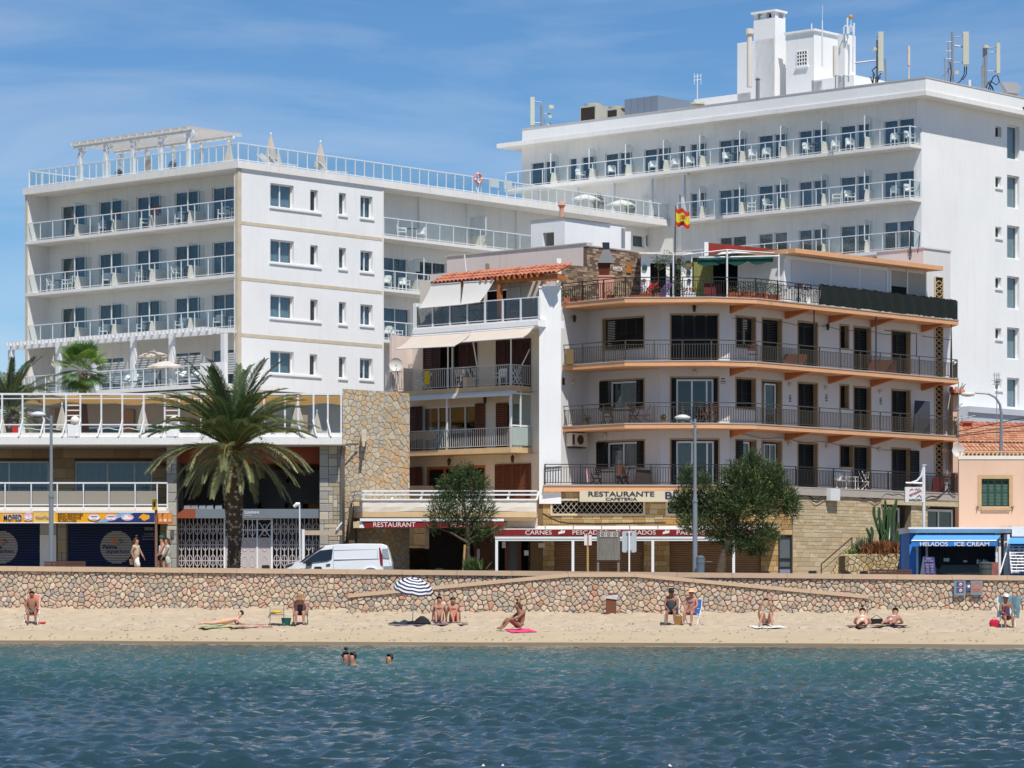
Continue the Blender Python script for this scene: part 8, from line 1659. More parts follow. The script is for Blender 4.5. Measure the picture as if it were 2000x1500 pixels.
# ================================================================ VAN
def van():
 D=137.0;s=D/F;t=thing('parked_van','white panel van parked facing left behind the sea wall','van',(px(660,0,D).x,D,gz(-8)-.12));zg=gz(-8)-.12;x=lambda u:(u-CX)*s;z=lambda v:Zp(v,D)
 PA=M('white van paint',(230,232,235),.25,.02,.5,spec=.6);W=1.8
 prof=[(557,1118),(556,1108),(562,1102),(575,1098),(596,1093),(612,1081),(630,1068),(641,1065),(660,1063),(700,1061.5),(745,1062),(755,1065),(760,1080),(765,1100),(766,1118)]
 P=[(x(u),z(v))for u,v in prof]+[(x(764),zg+.25),(x(557),zg+.25)];ins=lambda k:[(a,b_)for a,b_ in P]
 n=len(P);V=[];cx_=sum(p[0]for p in P)/n;cz_=zg+.9
 for y,k in((0.0,.97),(.06,1),(W-.06,1),(W,.97)):
  for a,b_ in P:
   tw=max(0,(b_-zg-1.0))*.12;V.append((cx_+(a-cx_)*k,D+y+(tw if y<.5 else-tw),cz_+(b_-cz_)*k))
 g=G();g.add(V,[tuple(range(n)),tuple(range(3*n,4*n))[::-1]]+[(r*n+i,r*n+(i+1)%n,(r+1)*n+(i+1)%n,(r+1)*n+i)for r in range(3)for i in range(n)]);obj('body',g,PA,t)
 f=front(D);tw=lambda zz:-max(0,zz-zg-1.0)*.12
 def pan(name,pts,mat,th=.012,k=.0,par=t):
  g=G();p=[(x(u),z(v))for u,v in pts];V=[(a,D+k-tw(b_)*.98-th,b_)for a,b_ in p]+[(a,D+k-tw(b_)+.03,b_)for a,b_ in p];m=len(p);g.add(V,[tuple(range(m)),tuple(range(m,2*m))[::-1]]+[(i,m+i,m+(i+1)%m,(i+1)%m)for i in range(m)]);return obj(name,g,mat,par)
 DG=M('dark car glass',(30,34,38),.08,.1,spec=.8)
 pan('side_window',[(591,1099),(612,1083),(625,1075),(650,1072.5),(648,1091),(640,1095),(608,1098)],DG);pan('windscreen',[(585,1098),(609,1080),(627,1069),(634,1067.5),(613,1081),(592,1097)],DG,.006)
 TR=M('black trim',(28,28,30),.6);pan('door_handle',[(637,1102),(645,1101),(645,1103.5),(637,1104)],TR,.03);pan('mirror',[(598,1099),(606,1096),(610,1100),(604,1105),(598,1104)],TR,.14);pan('tail_lamp',[(740,1070),(742,1069),(747,1085),(748,1106),(743,1102),(741,1085)],M('red lamp',(120,24,32),.3),.014);pan('rear_glass',[(746,1072),(757,1071),(761,1091),(748,1090)],M('pale tinted glass',(150,160,168),.2),.016);pan('bumper',[(749,1106),(765,1105),(766,1112),(750,1112)],M('grey bumper',(150,154,160),.5),.03)
 SH=M('panel groove',(176,182,190),.5)
 for a in([(650.5,1066),(651.5,1066),(652.5,1112),(651.5,1112)],[(652,1092.5),(740,1090.5),(740,1091.3),(652,1093.5)],[(652,1074),(735,1072.2),(735,1073),(652,1074.8)],[(736,1073),(737,1073),(738,1090),(737,1090)]):pan('panel_groove',a,SH,.002)
 pan('head_lamp',[(557,1107),(563,1102),(575,1099.5),(570,1105),(560,1109)],DG,.01)
 for u in(594,724):
  g=G();c=Vector((x(u),D+.12,zg+.32));g.tube([c+Vector((0,-.14,0)),c+Vector((0,.12,0))],.33,20);w=obj('wheel',g,M('tyre rubber',(24,24,25),.8),t);g=G();g.tube([c+Vector((0,-.15,0)),c+Vector((0,.1,0))],.2,14);obj('rim',g,GRYM,w)
  g=G();g.tube([c+Vector((.42*math.cos(q_),-.15,.42*math.sin(q_)))for q_ in np.linspace(0,math.pi,14)],.025,5);obj('wheel_arch',g,PA,t)
van()
# ================================================================ TREES
def put(name,me,parent,m4):return link(name,me,parent,mat4=m4)
PGR=[M('palm green',(96,114,70),.55,.2,3,trans=.2),M('palm pale green',(146,150,108),.55,.2,3,trans=.2),M('palm deep green',(76,98,62),.55,.2,3,trans=.2)]
RAC=M('palm rib',(150,136,76),.6,.1);SKIRT=M('palm stub',(150,98,46),.8,.2,6)
def frond(L_,e0,droop,mat,nl=88,ll=.5,wd=.030,stiff=.5):
 """date palm frond along +x: curved rib with two rows of narrow leaflets"""
 g=G();P=[];p=Vector((0,0,0));n=22;e=e0
 for i in range(n+1):P.append(p.copy());e=e0-droop*(i/n)**1.35;p=p+Vector((math.cos(e),0,math.sin(e)))*L_/n
 g.k=1;g.tube(P,[.035*(1-.85*i/n)for i in range(n+1)],4);g.k=0
 for i in range(nl):
  t=.13+.87*i/(nl-1);f=t*n;k=min(int(f),n-1);q=P[k].lerp(P[k+1],f-k);d=(P[k+1]-P[k]).normalized();up=Vector((-d.z,0,d.x))
  l=ll*(.35+.65*math.sin(math.pi*min(1,t*.8+.14)))*rnd.uniform(.85,1.1)
  for s in(-1,1):
   a=(d*(.62+.4*t)+Vector((0,s,0))*(1.-.35*t)+up*rnd.uniform(.05,stiff)).normalized();w=a.cross(up).normalized()*wd*.5+up*wd*.25*s
   m_=q+a*l*.5;g.add([q-w*.5,q+w*.5,m_+w,q+a*l-Vector((0,0,.12*l)),m_-w],[(0,1,2,4),(4,2,3)])
 return g
def palm(c,lab,base,trunk,R_,nf,sc=1.,seed=1,elev=(85,-28),names=('date_palm',)):
 rs=random.Random(seed);t=thing('palm_tree',lab,'palm tree',tuple(base));ms=[]
 for e0,dr,mi in((80,45,2),(62,62,0),(50,52,2),(34,62,0),(12,68,1),(-6,58,1),(-22,50,1),(42,70,0)):
  me=frond(R_,math.radians(e0),math.radians(dr),0).mesh('frond',[PGR[mi],RAC]);ms.append((e0,me))
 ms.sort(key=lambda q:-q[0])
 for i in range(nf):
  k=min(7,int(8*i/nf));az=i*2.39996+rs.uniform(-.25,.25);s=sc*rs.uniform(.86,1.08)*(1 if k<6 else .8)
  m4=Matrix.Translation(Vector(c)+Vector((.12*math.cos(az),.12*math.sin(az),.12-.05*k))*sc)@Matrix.Rotation(az,4,'Z')@Matrix.Rotation(rs.uniform(-.2,.2),4,'X')@Matrix.Scale(s,4);put('frond',ms[k][1],t,m4)
 g=G();g.tube([p for p,r in trunk],[r for p,r in trunk],16);obj('trunk',g,M('palm trunk core',(70,58,46),.95,.25,5),t)
 g=G();i=0;z0,z1=trunk[0][0].z,trunk[-1][0].z;n=int((z1-z0)/.105)
 for j in range(n):
  z=z0+(z1-z0)*(j+.5)/n;k=next(k for k in range(len(trunk)-1)if trunk[k+1][0].z>=z);f=(z-trunk[k][0].z)/(trunk[k+1][0].z-trunk[k][0].z);p=trunk[k][0].lerp(trunk[k+1][0],f);r=trunk[k][1]*(1-f)+trunk[k+1][1]*f
  for q in range(13):
   a=2*math.pi*(q+.5*(j%2))/13+rs.uniform(-.06,.06);o=Vector((math.cos(a),math.sin(a),0));s=Vector((-math.sin(a),math.cos(a),0));w=.09*r/.35;b=p+o*(r-.01);b.z=z;g.k=rs.choice((0,0,1))
   tip=b+o*rs.uniform(.035,.065)+Vector((0,0,.05));g.add([b-s*w,b-Vector((0,0,.085)),b+s*w,b+Vector((0,0,.07)),tip],[(0,1,4),(1,2,4),(2,3,4),(3,0,4)])
 obj('leaf_scars',g,[M('leaf scar dark',(92,76,60),.9,.25,9),M('leaf scar pale',(168,152,132),.9,.15,9)],t,kind='stuff')
 g=G()
 for i in range(46*(sc>.9)):a=rs.random()*6.28;e=rs.uniform(-.2,1.1);b=Vector(c)+Vector((0,0,rs.uniform(-.45,.1)));g.tube([b,b+Vector((math.cos(a)*math.cos(e),math.sin(a)*math.cos(e),math.sin(e)))*rs.uniform(.6,1.05)],[.05,.015],4)
 if g.f:obj('frond_stubs',g,SKIRT,t,kind='stuff')
 return t
D=134.;c0=px(455,872,D);b0=px(456,1106,D);b0.z=gz(b0.x)
palm(c0,'large date palm with scaly trunk standing in front of the hotel entrance',b0,[(b0,.27),(px(458,1060,D),.27),(px(457,1010,D),.34),(px(455,960,D),.42),(px(453,915,D),.46),(px(454,885,D),.40)],3.8,126,seed=5)
D=151.;c1_=px(20,800,D);palm(c1_,'thick date palm at the left edge rising through the hotel terrace',px(14,868,D),[(px(18,868,D),.35),(px(14,838,D),.5),(px(8,810,D),.75)],3.3,44,.9,seed=9)
D=157.;c2=px(160,722,D);t=thing('fan_palm','bright green fan palm with brown trunk in front of the terrace pergola','palm tree',tuple(px(162,868,D)))
FG=[M('fan leaf',(136,168,84),.5,.2,3,trans=.35),M('fan leaf deep',(84,122,60),.5,.2,3,trans=.35)];fm=[]
for mt in FG:
 g=G();n=26;r0=.74
 for i in range(n):
  a=math.radians(-125+250*i/(n-1));l=r0*(1-.18*abs(a)/2.2);w=.034;d=Vector((math.cos(a),math.sin(a),.0));s=Vector((-d.y,d.x,0))*w;m_=d*l*.55+Vector((0,0,.03*(i%2)));e_=d*l-Vector((0,0,.16*l))
  g.add([Vector((0,0,0)),m_-s,e_,m_+s],[(0,1,2,3)])
 g.tube([Vector((-.75,0,.0)),Vector((0,0,0))],.014,4);fm.append(g.mesh('fan_leaf',mt))
rs=random.Random(4)
for i in range(38):
 az=i*2.4;e=math.radians(78-128*i/37+rs.uniform(-8,8));d=Vector((math.cos(az)*math.cos(e),math.sin(az)*math.cos(e),math.sin(e)))
 put('fan_leaf',fm[i%2 if i<22 else 1],t,Matrix.Translation(c2+d*.95)@Matrix.Rotation(az,4,'Z')@Matrix.Rotation(-e,4,'Y')@Matrix.Rotation(rs.uniform(-.5,.5),4,'X'))
g=G();g.tube([px(166,868,D),px(163,800,D),px(161,740,D)],[.26,.2,.17],10);obj('trunk',g,M('fan palm trunk',(104,72,48),.9,.3,8,bump=.8,bsc=20),t)
g=G()
for i in range(70):a=rs.random()*6.28;z=rs.uniform(0,.8);b=px(162,762,D)+Vector((math.cos(a)*.17,math.sin(a)*.17,z));g.tube([b,b+Vector((math.cos(a)*.09,math.sin(a)*.09,.14))],[.03,.01],4)
obj('leaf_stubs',g,SKIRT,t,kind='stuff')
TGR=[M('tamarisk green',(76,97,54),.7,.25,2,trans=.25),M('tamarisk pale',(124,140,82),.7,.2,2,trans=.25),M('tamarisk dark',(50,68,42),.7,.25,2,trans=.2)]
def tamarisk(lab,D,trunk,limbs,blobs,dens,w3=(5,3,3)):
 t=thing('tamarisk_tree',lab,'tree',tuple(px(trunk[0][0],trunk[0][1],D)));s=D/F;g=G();P=[px(u,v,D)for u,v,r in trunk];g.tube(P,[r for u,v,r in trunk],9);obj('trunk',g,M('grey brown bark',(92,78,66),.95,.25,8,bump=.8,bsc=14),t)
 for k,(u,v,ru,rv,ln)in enumerate(blobs):
  g=G();c=px(u,v,D)+Vector((0,rnd.uniform(-.5,.5),0));rx,rz=ru*s,rv*s;ry=min(rx,1.1)*.9;n=int(dens*rx*rz*(1 if ln<2 else .8)*.95)
  for _ in range(n):
   d=Vector((rnd.gauss(0,1),rnd.gauss(0,1),rnd.gauss(0,1))).normalized();f=rnd.random()**.45;b=c+Vector((d.x*rx,d.y*ry,d.z*rz))*f*.85
   o=(d*.8+Vector((rnd.gauss(0,.35),rnd.gauss(0,.35),.55+rnd.gauss(0,.35)))).normalized();l=rnd.uniform(.16,.36)*ln;g.k=rnd.choices((0,1,2),w3)[0]
   for j in range(5):
    q=b+o*l*j*.2;a=(o+Vector((rnd.gauss(0,.5),rnd.gauss(0,.5),rnd.gauss(0,.4)))).normalized()*l*.5;w=a.cross(Vector((rnd.gauss(0,1),rnd.gauss(0,1),rnd.gauss(0,1)))).normalized()*.016;g.add([q-w,q+w,q+a],[(0,1,2)])
  o=obj('foliage_clump',g,TGR,t,kind='stuff')
 g=G()
 for pts in limbs:g.tube([px(u,v,D+rnd.uniform(-.4,.4))for u,v in pts],[.05*(1-.7*i/len(pts))for i in range(len(pts))],5)
 obj('limbs',g,MATS['grey brown bark'],t)
tamarisk('sparse tamarisk tree with a support stake in front of the left restaurant awning',133,[(917,1112,.10),(914,1080,.09),(914,1040,.08),(909,1000,.06),(903,955,.04)],[((914,1050),(935,1020),(950,990)),((913,1030),(885,1005),(858,990)),((912,1010),(930,980),(938,950)),((908,990),(885,960),(872,945)),((914,1060),(880,1040),(850,1030)),((915,1055),(945,1040),(968,1032))],[(905,928,28,22,1),(880,950,30,22,1),(932,948,28,26,1),(900,978,44,30,1),(860,1010,30,20,1),(943,1000,28,28,1),(905,1022,42,22,1),(955,1038,28,12,1.2),(862,985,26,16,1),(925,1050,20,12,1),(845,1035,14,9,1)],900,(5,1,5))
tamarisk('broad bushy tamarisk tree beside the middle lamp post in front of the restaurant',132.5,[(1407,1118,.2),(1413,1085,.17),(1424,1058,.14),(1432,1020,.1),(1440,980,.07)],[((1424,1060),(1460,1030),(1500,1000),(1530,980)),((1424,1055),(1390,1020),(1350,990)),((1432,1030),(1455,980),(1475,930)),((1430,1030),(1410,980),(1400,940))],[(1470,905,20,24,1.2),(1440,935,34,32,1.1),(1503,930,30,28,1.1),(1342,938,12,24,1.3),(1372,945,10,20,1.3),(1342,985,36,34,1),(1400,985,50,42,1),(1460,985,55,45,1),(1520,975,40,38,1.1),(1355,1025,32,20,1),(1420,1040,50,28,1),(1488,1045,40,26,1),(1445,1068,32,16,1),(1545,995,16,26,1.2),(1480,1078,22,9,1),(1470,955,35,35,1.1)],1500,(5,2,5))
g=G();g.tube([px(905,1114,132.6),px(908,1064,132.6)],.05,8);solo('tree_stake',g,PNE,'yellowish wooden stake supporting the sparse tamarisk','stake')
tuft('small_shrub','little green shrub at the foot of the sparse tamarisk',LEAFM,925,1112,132.5,90,.6,.2,.9)
# ================================================================ PEOPLE
SKN={k:M('skin '+k,c,.6,.05,6,spec=.3)for k,c in{'tan':(178,130,106),'brown':(146,104,84),'fair':(208,164,140),'red':(176,124,104),'dark':(122,82,64)}.items()}
HR={k:M('hair '+k,c,.6,.2,20)for k,c in{'dark':(34,26,22),'brown':(84,54,38),'grey':(150,146,140)}.items()}
def skin_mesh(name,V,Ed,Rd,mat,parent,roots,sub=1):
 me=bpy.data.meshes.new(name);me.from_pydata(V,Ed,[]);me.materials.append(mat);o=link(name,me,parent)
 m=o.modifiers.new('skin','SKIN');m.use_smooth_shade=True
 for i,d in enumerate(me.skin_vertices[0].data):d.radius=Rd[i]if isinstance(Rd[i],tuple)else(Rd[i],Rd[i]);d.use_root=i in roots
 s=o.modifiers.new('smooth','SUBSURF');s.levels=s.render_levels=sub;return o
POSE={'chair':dict(pel=(0,0,.46),bel=(0,.03,.66),che=(0,.05,.88),nec=(0,.04,1.06),hea=(0,0,1.14),top=(0,.0,1.27),hiL=(-.11,-.02,.46),knL=(-.14,-.42,.5),anL=(-.15,-.45,.1),toL=(-.17,-.62,.05),shL=(-.18,.05,.98),elL=(-.25,-.05,.72),haL=(-.13,-.3,.6)),'ground':dict(pel=(0,0,.13),bel=(0,.06,.32),che=(0,.12,.54),nec=(0,.12,.72),hea=(0,.08,.8),top=(0,.08,.93),hiL=(-.11,-.04,.13),knL=(-.13,-.42,.4),anL=(-.1,-.66,.08),toL=(-.1,-.84,.04),shL=(-.17,.12,.64),elL=(-.24,.22,.36),haL=(-.27,.3,.06)),'prone':dict(pel=(0,0,.16),bel=(0,.2,.15),che=(0,.44,.2),nec=(0,.62,.3),hea=(0,.68,.38),top=(0,.72,.5),hiL=(-.1,-.04,.13),knL=(-.15,-.46,.07),anL=(-.13,-.86,.09),toL=(-.14,-.96,.03),shL=(-.19,.5,.24),elL=(-.27,.6,.06),haL=(-.1,.82,.05)),'stand':dict(pel=(0,0,.95),bel=(0,0,1.12),che=(0,.01,1.32),nec=(0,0,1.5),hea=(0,-.03,1.58),top=(0,-.02,1.72),hiL=(-.1,0,.92),knL=(-.11,-.04,.5),anL=(-.12,.02,.09),toL=(-.13,-.15,.04),shL=(-.19,.01,1.42),elL=(-.24,.03,1.14),haL=(-.22,-.08,.9))}
def person(pos,rz,lab,pose,skin='tan',hair='dark',sc=1.,over=None,wear=(),hat=None,long=0,name='person',cat='person'):
 P=dict(POSE[pose]);
 for k in('hi','kn','an','to','sh','el','ha'):
  a=P[k+'L'];P[k+'R']=(-a[0],a[1],a[2])
 P.update(over or{});c,s=math.cos(rz),math.sin(rz);W_=lambda p:Vector((pos[0]+(p[0]*c-p[1]*s)*sc,pos[1]+(p[0]*s+p[1]*c)*sc,pos[2]+p[2]*sc));Q={k:W_(v)for k,v in P.items()}
 t=thing(name,lab,cat,tuple(pos),rz=rz);V=[];Ed=[];Rd=[];ix={};roots=set()
 def add(k,p,r):ix[k]=len(V);V.append(tuple(p));Rd.append(r*sc if not isinstance(r,tuple)else(r[0]*sc,r[1]*sc));return ix[k]
 R0=dict(pel=.142,bel=.122,che=.14,nec=.056,hea=.102,top=.092,hi=.098,kn=.065,an=.042,to=.034,sh=.066,el=.046,ha=.03)
 for k in Q:add(k,Q[k],R0.get(k,R0.get(k[:2])))
 E_=[('pel','bel'),('bel','che'),('che','nec'),('nec','hea'),('hea','top')]
 for S in 'LR':E_+=[('pel','hi'+S),('hi'+S,'kn'+S),('kn'+S,'an'+S),('an'+S,'to'+S),('che','sh'+S),('sh'+S,'el'+S),('el'+S,'ha'+S)]
 Ed=[(ix[a],ix[b])for a,b in E_];roots.add(ix['pel'])
 fwd=(Vector((-s*-1,-c,0))if False else Vector((s,-c,0)));hc=(Q['hea']+Q['top'])/2;nz=Q['nec'];up=(Q['top']-Q['hea']).normalized();side=up.cross(fwd).normalized();fwd=side.cross(up).normalized()
 if 'face' in P:pass
 def chain(pts,rr):
  b=len(V)
  for p,r in zip(pts,rr):V.append(tuple(p));Rd.append(r*sc)
  for i in range(len(pts)-1):Ed.append((b+i,b+i+1))
  roots.add(b)
 chain([hc+fwd*.07*sc,hc+fwd*.108*sc-up*.012*sc],[.014,.01])
 for q in(-1,1):chain([hc+side*q*.07*sc,hc+side*q*.092*sc],[.018,.012])
 for S in 'LR':
  d=(Q['ha'+S]-Q['el'+S]).normalized();w=d.cross(Vector((.2,.3,1))).normalized();h=Q['ha'+S];V[ix['ha'+S]]=tuple(h);chain([h,h+d*.05*sc],[.03,.034])
  for j,l in enumerate((.075,.088,.082,.062)):b=h+d*.055*sc+w*(j-1.5)*.02*sc;n_=w.cross(d);chain([b-d*.02*sc,b+d*l*.5*sc,b+d*l*sc-n_*.02*sc],[.0085,.008,.006])
  chain([h+d*.01*sc-w*.02*sc,h+d*.035*sc-w*.055*sc,h+d*.07*sc-w*.06*sc],[.01,.009,.007])
 skin_mesh('body',V,Ed,Rd,SKN[skin],t,roots)
 for nm,mt,ks,rr,links in wear:
  v=[];
  for k in ks:v.append(tuple(Q[k])if isinstance(k,str)else tuple(Q[k[0]].lerp(Q[k[1]],k[2])))
  skin_mesh(nm,v,links,[r*sc*1.27 for r in rr],mt,t,{0})
 g=G();hm=HR[hair];ctr=hc+up*.025*sc-fwd*.018*sc
 rows=[]
 for i in range(8):
  r_=[]
  for q in np.linspace(0,2*math.pi,17):a=math.pi*(.64 if math.sin(q)>-.15 else .30)*i/7;r_.append(ctr+up*math.cos(a)*.118*sc+(side*math.cos(q)-fwd*math.sin(q))*math.sin(a)*.108*sc)
  rows.append(r_)
 g.sheet(rows)
 if long:g.tube([ctr-fwd*.06*sc,ctr-fwd*.10*sc-up*.12*sc,Q['nec']-fwd*.11*sc-up*long*sc],[.085*sc,.08*sc,.03*sc],8)
 obj('hair',g,hm,t,smooth=True)
 g=G()
 for q in(-1,1):g.ball(hc+fwd*.078*sc+side*q*.032*sc+up*.012*sc,.013*sc,6)
 g.ball(hc+fwd*.082*sc-up*.045*sc,.014*sc,6,.4);obj('eyes_and_mouth',g,M('dark features',(60,34,30),.5),t)
 if hat:
  kind,mt=hat;g=G();z=hc+up*.05*sc;n=16
  pr={'brim':[(.20,-.015),(.19,.0),(.105,.015),(.10,.09),(.07,.12),(.01,.125)],'cap':[(.108,-.01),(.108,.04),(.08,.09),(.01,.11)],'bun':[(.03,.11),(.055,.14),(.05,.18),(.01,.2)]}[kind]
  rows=[[z+up*h_*sc+(side*math.cos(q)+fwd*math.sin(q))*r*sc for q in np.linspace(0,2*math.pi,n)]for r,h_ in pr];g.sheet(rows)
  if kind=='cap':g.sheet([[z+fwd*.1*sc+side*a*sc for a in(-.07,0,.07)],[z+fwd*.18*sc-up*.02*sc+side*a*sc for a in(-.05,0,.05)]])
  obj('hair_bun' if kind=='bun' else 'hat',g,mt,t,smooth=True)
 return t
def top(m,nm='swim_top'):return(nm,m,[('bel','che',.62),'che',('che','nec',.12)],[.119,.134,.11],[(0,1),(1,2)])
def bottom(m,nm='swim_bottoms',k=.12):return(nm,m,['pel',('pel','bel',.35),('hiL','knL',k),('hiR','knR',k)],[.134,.122,.094,.094],[(0,1),(0,2),(0,3)])
def onep(m):return('swimsuit',m,['pel','bel','che',('che','nec',.2),('hiL','knL',.1),('hiR','knR',.1)],[.133,.12,.136,.10,.092,.092],[(0,1),(1,2),(2,3),(0,4),(0,5)])
def shirt(m,nm='shirt'):return(nm,m,['pel','bel','che',('che','nec',.4),'shL',('shL','elL',.45),'shR',('shR','elR',.45)],[.142,.13,.142,.08,.068,.06,.068,.06],[(0,1),(1,2),(2,3),(2,4),(4,5),(2,6),(6,7)])
def shorts(m,nm='shorts',k=.5):return(nm,m,['pel',('pel','bel',.5),'hiL',('hiL','knL',k),'hiR',('hiR','knR',k)],[.14,.128,.1,.085,.1,.085],[(0,1),(0,2),(2,3),(0,4),(4,5)])
C_=lambda n,c,**k:M(n,c,.85,.08,4,**k)
BLKC,REDC,YELC,WHC,NAVC,PURC,STRC=C_('black fabric',(30,30,34)),C_('red fabric',(206,40,40)),C_('yellow fabric',(232,190,30)),C_('white fabric',(224,222,216)),C_('navy fabric',(52,58,80)),C_('plum fabric',(84,50,74)),C_('patterned fabric',(150,120,132),col2=(70,60,90))
PINKC,STRAW,GRNC,BLUC,DKGC,BEIC,AQU=C_('pink fabric',(232,130,110)),C_('straw',(206,172,128)),C_('green plastic',(24,92,84)),C_('blue fabric',(44,96,176)),C_('dark grey fabric',(64,66,74)),C_('beige fabric',(196,182,156)),C_('aqua towel',(110,186,214),col2=(200,226,234))
def towel(u,v,w,l,mat,lab,rz=0):
 c=drop(u,v);g=G();n=6;rows=[]
 for j in range(n+1):
  r=[]
  for i in range(n+1):a,b=(i/n-.5)*w,(j/n-.5)*l;x=c.x+a*math.cos(rz)-b*math.sin(rz);y=c.y+a*math.sin(rz)+b*math.cos(rz);r.append((x,y,sandz(x,y)+.035+.012*math.sin(i*2+j*3)))
  rows.append(r)
 solo('towel',g.sheet(rows,.01),mat,lab,'towel')
def bchair(u,v,mat,lab,rz=0,back=.95,fr=None):
 c=drop(u,v);t=thing('beach_chair',lab,'beach chair',tuple(c),rz=rz);cs,sn=math.cos(rz),math.sin(rz);q=lambda x,y,z:Vector((c.x+x*cs-y*sn,c.y+x*sn+y*cs,c.z+z));g=G()
 g.sheet([[q(x,y,z)for x in(-.24,0,.24)]for y,z in((-.22,.4),(.2,.37),(.32,.65),(.42,back))]);obj('seat',g,mat,t);g=G()
 for x in(-.26,.26):g.tube([q(x,-.24,.41),q(x,.2,.38),q(x,.44,back+.02)],.014,5);g.tube([q(x,-.26,0),q(x,.25,.6),q(x,-.2,.62)],.014,5);g.tube([q(x,.3,0),q(x,-.2,.42)],.014,5)
 g.tube([q(-.26,.44,back+.02),q(.26,.44,back+.02)],.014,5);obj('frame',g,fr or WMET,t)
bchair(62,1220,PINKC,'reclining chair with a salmon pink towel over its back, far left',0,1.12);person(drop(62,1219),.15,'shirtless man in blue green shorts reading in the salmon pink chair','chair','brown','dark',.95,wear=[shorts(C_('teal fabric',(70,120,124)))])
g=G();c=drop(84,1218);g.wbox(c.x-.1,c.x+.1,c.y-.1,c.y+.05,c.z,c.z+.06);g.wbox(c.x-.22,c.x-.12,c.y-.1,c.y,c.z,c.z+.04);solo('sandals',g,REDC,'red and white sandals on the sand beside the salmon chair','sandals')
towel(436,1225,.9,1.7,C_('green towel',(70,130,110),col2=(196,190,120)),'green patterned towel under the woman in yellow bottoms',-1.1);person(drop(436,1223)+Vector((0,0,.04)),-1.15,'woman in yellow bottoms lying face down on a green towel','prone','fair','dark',.98,wear=[bottom(YELC)])
towel(487,1224,1.5,1.4,C_('striped grey towel',(110,104,116),col2=(206,140,110)),'empty grey and orange towel left of the folding stool',.3)
bchair(541,1221,C_('brown mesh',(176,160,130)),'low folding stool chair holding a yellow ring and cream towel',.1,.72,GRYM);c=drop(541,1221)
g=G();g.tube([c+Vector((.13*math.cos(q),.13*math.sin(q)-.05,.5))for q in np.linspace(0,6.283,14)],.045,6);solo('yellow_ring',g,YELC,'yellow ring lying on the folding stool','ring');g=G();g.sheet([[c+Vector((-.34+.1*i,-.2+.12*j,.46-.2*(i==0)+.02*math.sin(i+j)))for i in range(4)]for j in range(4)],.02);solo('cream_towel',g,WHC,'cream towel hanging off the left of the folding stool','towel')
g=G();c=drop(559,1221);g.lathe(c,[(.14,0),(.19,.26),(.2,.27),(.18,.25),(.13,.03)],14);solo('bucket',g,GRNC,'dark green bucket between the folding stool and the woman in a sun hat','bucket')
bchair(587,1221,NAVC,'green framed chair under the bending woman in a sun hat',0,.8,C_('green frame',(60,110,90)))
person(drop(587,1221),0,'woman in grey swimsuit and wide straw hat bending forward on a chair','chair','red','brown',.98,over=dict(che=(0,-.16,.82),bel=(0,-.06,.62),nec=(0,-.26,.96),hea=(0,-.34,1.0),top=(0,-.4,1.1),shL=(-.18,-.18,.88),shR=(.18,-.18,.88),elL=(-.27,-.2,.64),elR=(.27,-.2,.64),haL=(-.24,-.38,.5),haR=(.24,-.38,.5)),wear=[onep(DKGC)],hat=('brim',C_('brown straw',(150,116,78))))
c=drop(806,1221);t=thing('beach_umbrella','navy and white striped beach umbrella tilted towards the left','beach umbrella',tuple(c));tp=c+Vector((.03,0,1.36));ax=Vector((.16,-.25,.95)).normalized();sx=ax.cross(Vector((0,1,0))).normalized();sy=ax.cross(sx)
ms=[WHC,C_('navy stripe',(40,48,92))];g=G();rows=[];nn=48;R1_=.76
for k in range(13):f=k/12;rows.append([tp+ax*(.52*math.cos(f*1.45)-.1)+(sx*math.cos(q)+sy*math.sin(q))*R1_*math.sin(f*1.45)/math.sin(1.45)*(1-.05*abs(math.sin(4*q)))-ax*.05*f*abs(math.sin(4*q))for q in np.linspace(0,2*math.pi,nn+1)])
for k in range(12):g.k=int(k%2==1);g.sheet([rows[k],rows[k+1]])
obj('canopy',g,ms,t);g=G();g.tube([c-Vector((.02,0,.1)),tp+ax*.3],.018,6);obj('pole',g,WMET,t);g=G()
for j in range(8):q=math.pi*j/4;g.tube([tp-ax*.02,tp+ax*.0+(sx*math.cos(q)+sy*math.sin(q))*R1_*.95],.007,4)
obj('ribs',g,WMET,t)
towel(800,1222,1.6,.9,C_('dark striped towel',(84,74,84),col2=(130,120,124)),'dark towel in the shade left of the black bag');towel(865,1220,1.9,1.0,C_('mauve towel',(120,100,108)),'mauve towel under the two seated young women')
g=G();c=drop(822,1221);leaf_ball(g,c+Vector((0,0,.1)),.01,2,.05);g.lathe(c+Vector((.05,0,0)),[(.22,0),(.26,.08),(.18,.22),(.05,.34)],10,1.3,.7);g.lathe(c+Vector((-.3,0,0)),[(.16,0),(.15,.1),(.04,.16)],8,1.3,.8);solo('beach_bag',g,BLKC,'slumped black bag on the sand under the striped umbrella','bag')
person(drop(858,1216),.0,'woman in patterned bikini and sunglasses leaning back on her arms','ground','tan','dark',1.,wear=[top(STRC),bottom(STRC)],hat=('bun',HR['dark']));person(drop(886,1217),.1,'young woman in a bright red bikini sitting beside her friend','ground','tan','brown',1.,over=dict(anL=(-.05,-.6,.08),hea=(-.02,.04,.79),top=(-.02,.02,.92)),wear=[top(REDC,'bikini_top'),bottom(REDC,'bikini_bottoms')],long=.05)
towel(1016,1233,.95,1.1,C_('hot pink towel',(236,70,120)),'hot pink towel under the woman seated sideways',.3)
person(drop(1015,1231)+Vector((0,0,.03)),-1.15,'tanned woman seated sideways hugging her knees on a pink towel','ground','brown','brown',1.05,over=dict(che=(0,.02,.52),nec=(0,-.04,.7),hea=(0,-.1,.77),top=(0,-.1,.9),elL=(-.24,-.2,.4),elR=(.24,-.2,.4),haL=(-.08,-.5,.3),haR=(.08,-.5,.3)),wear=[bottom(BLKC)],long=.04,hat=('bun',HR['brown']))
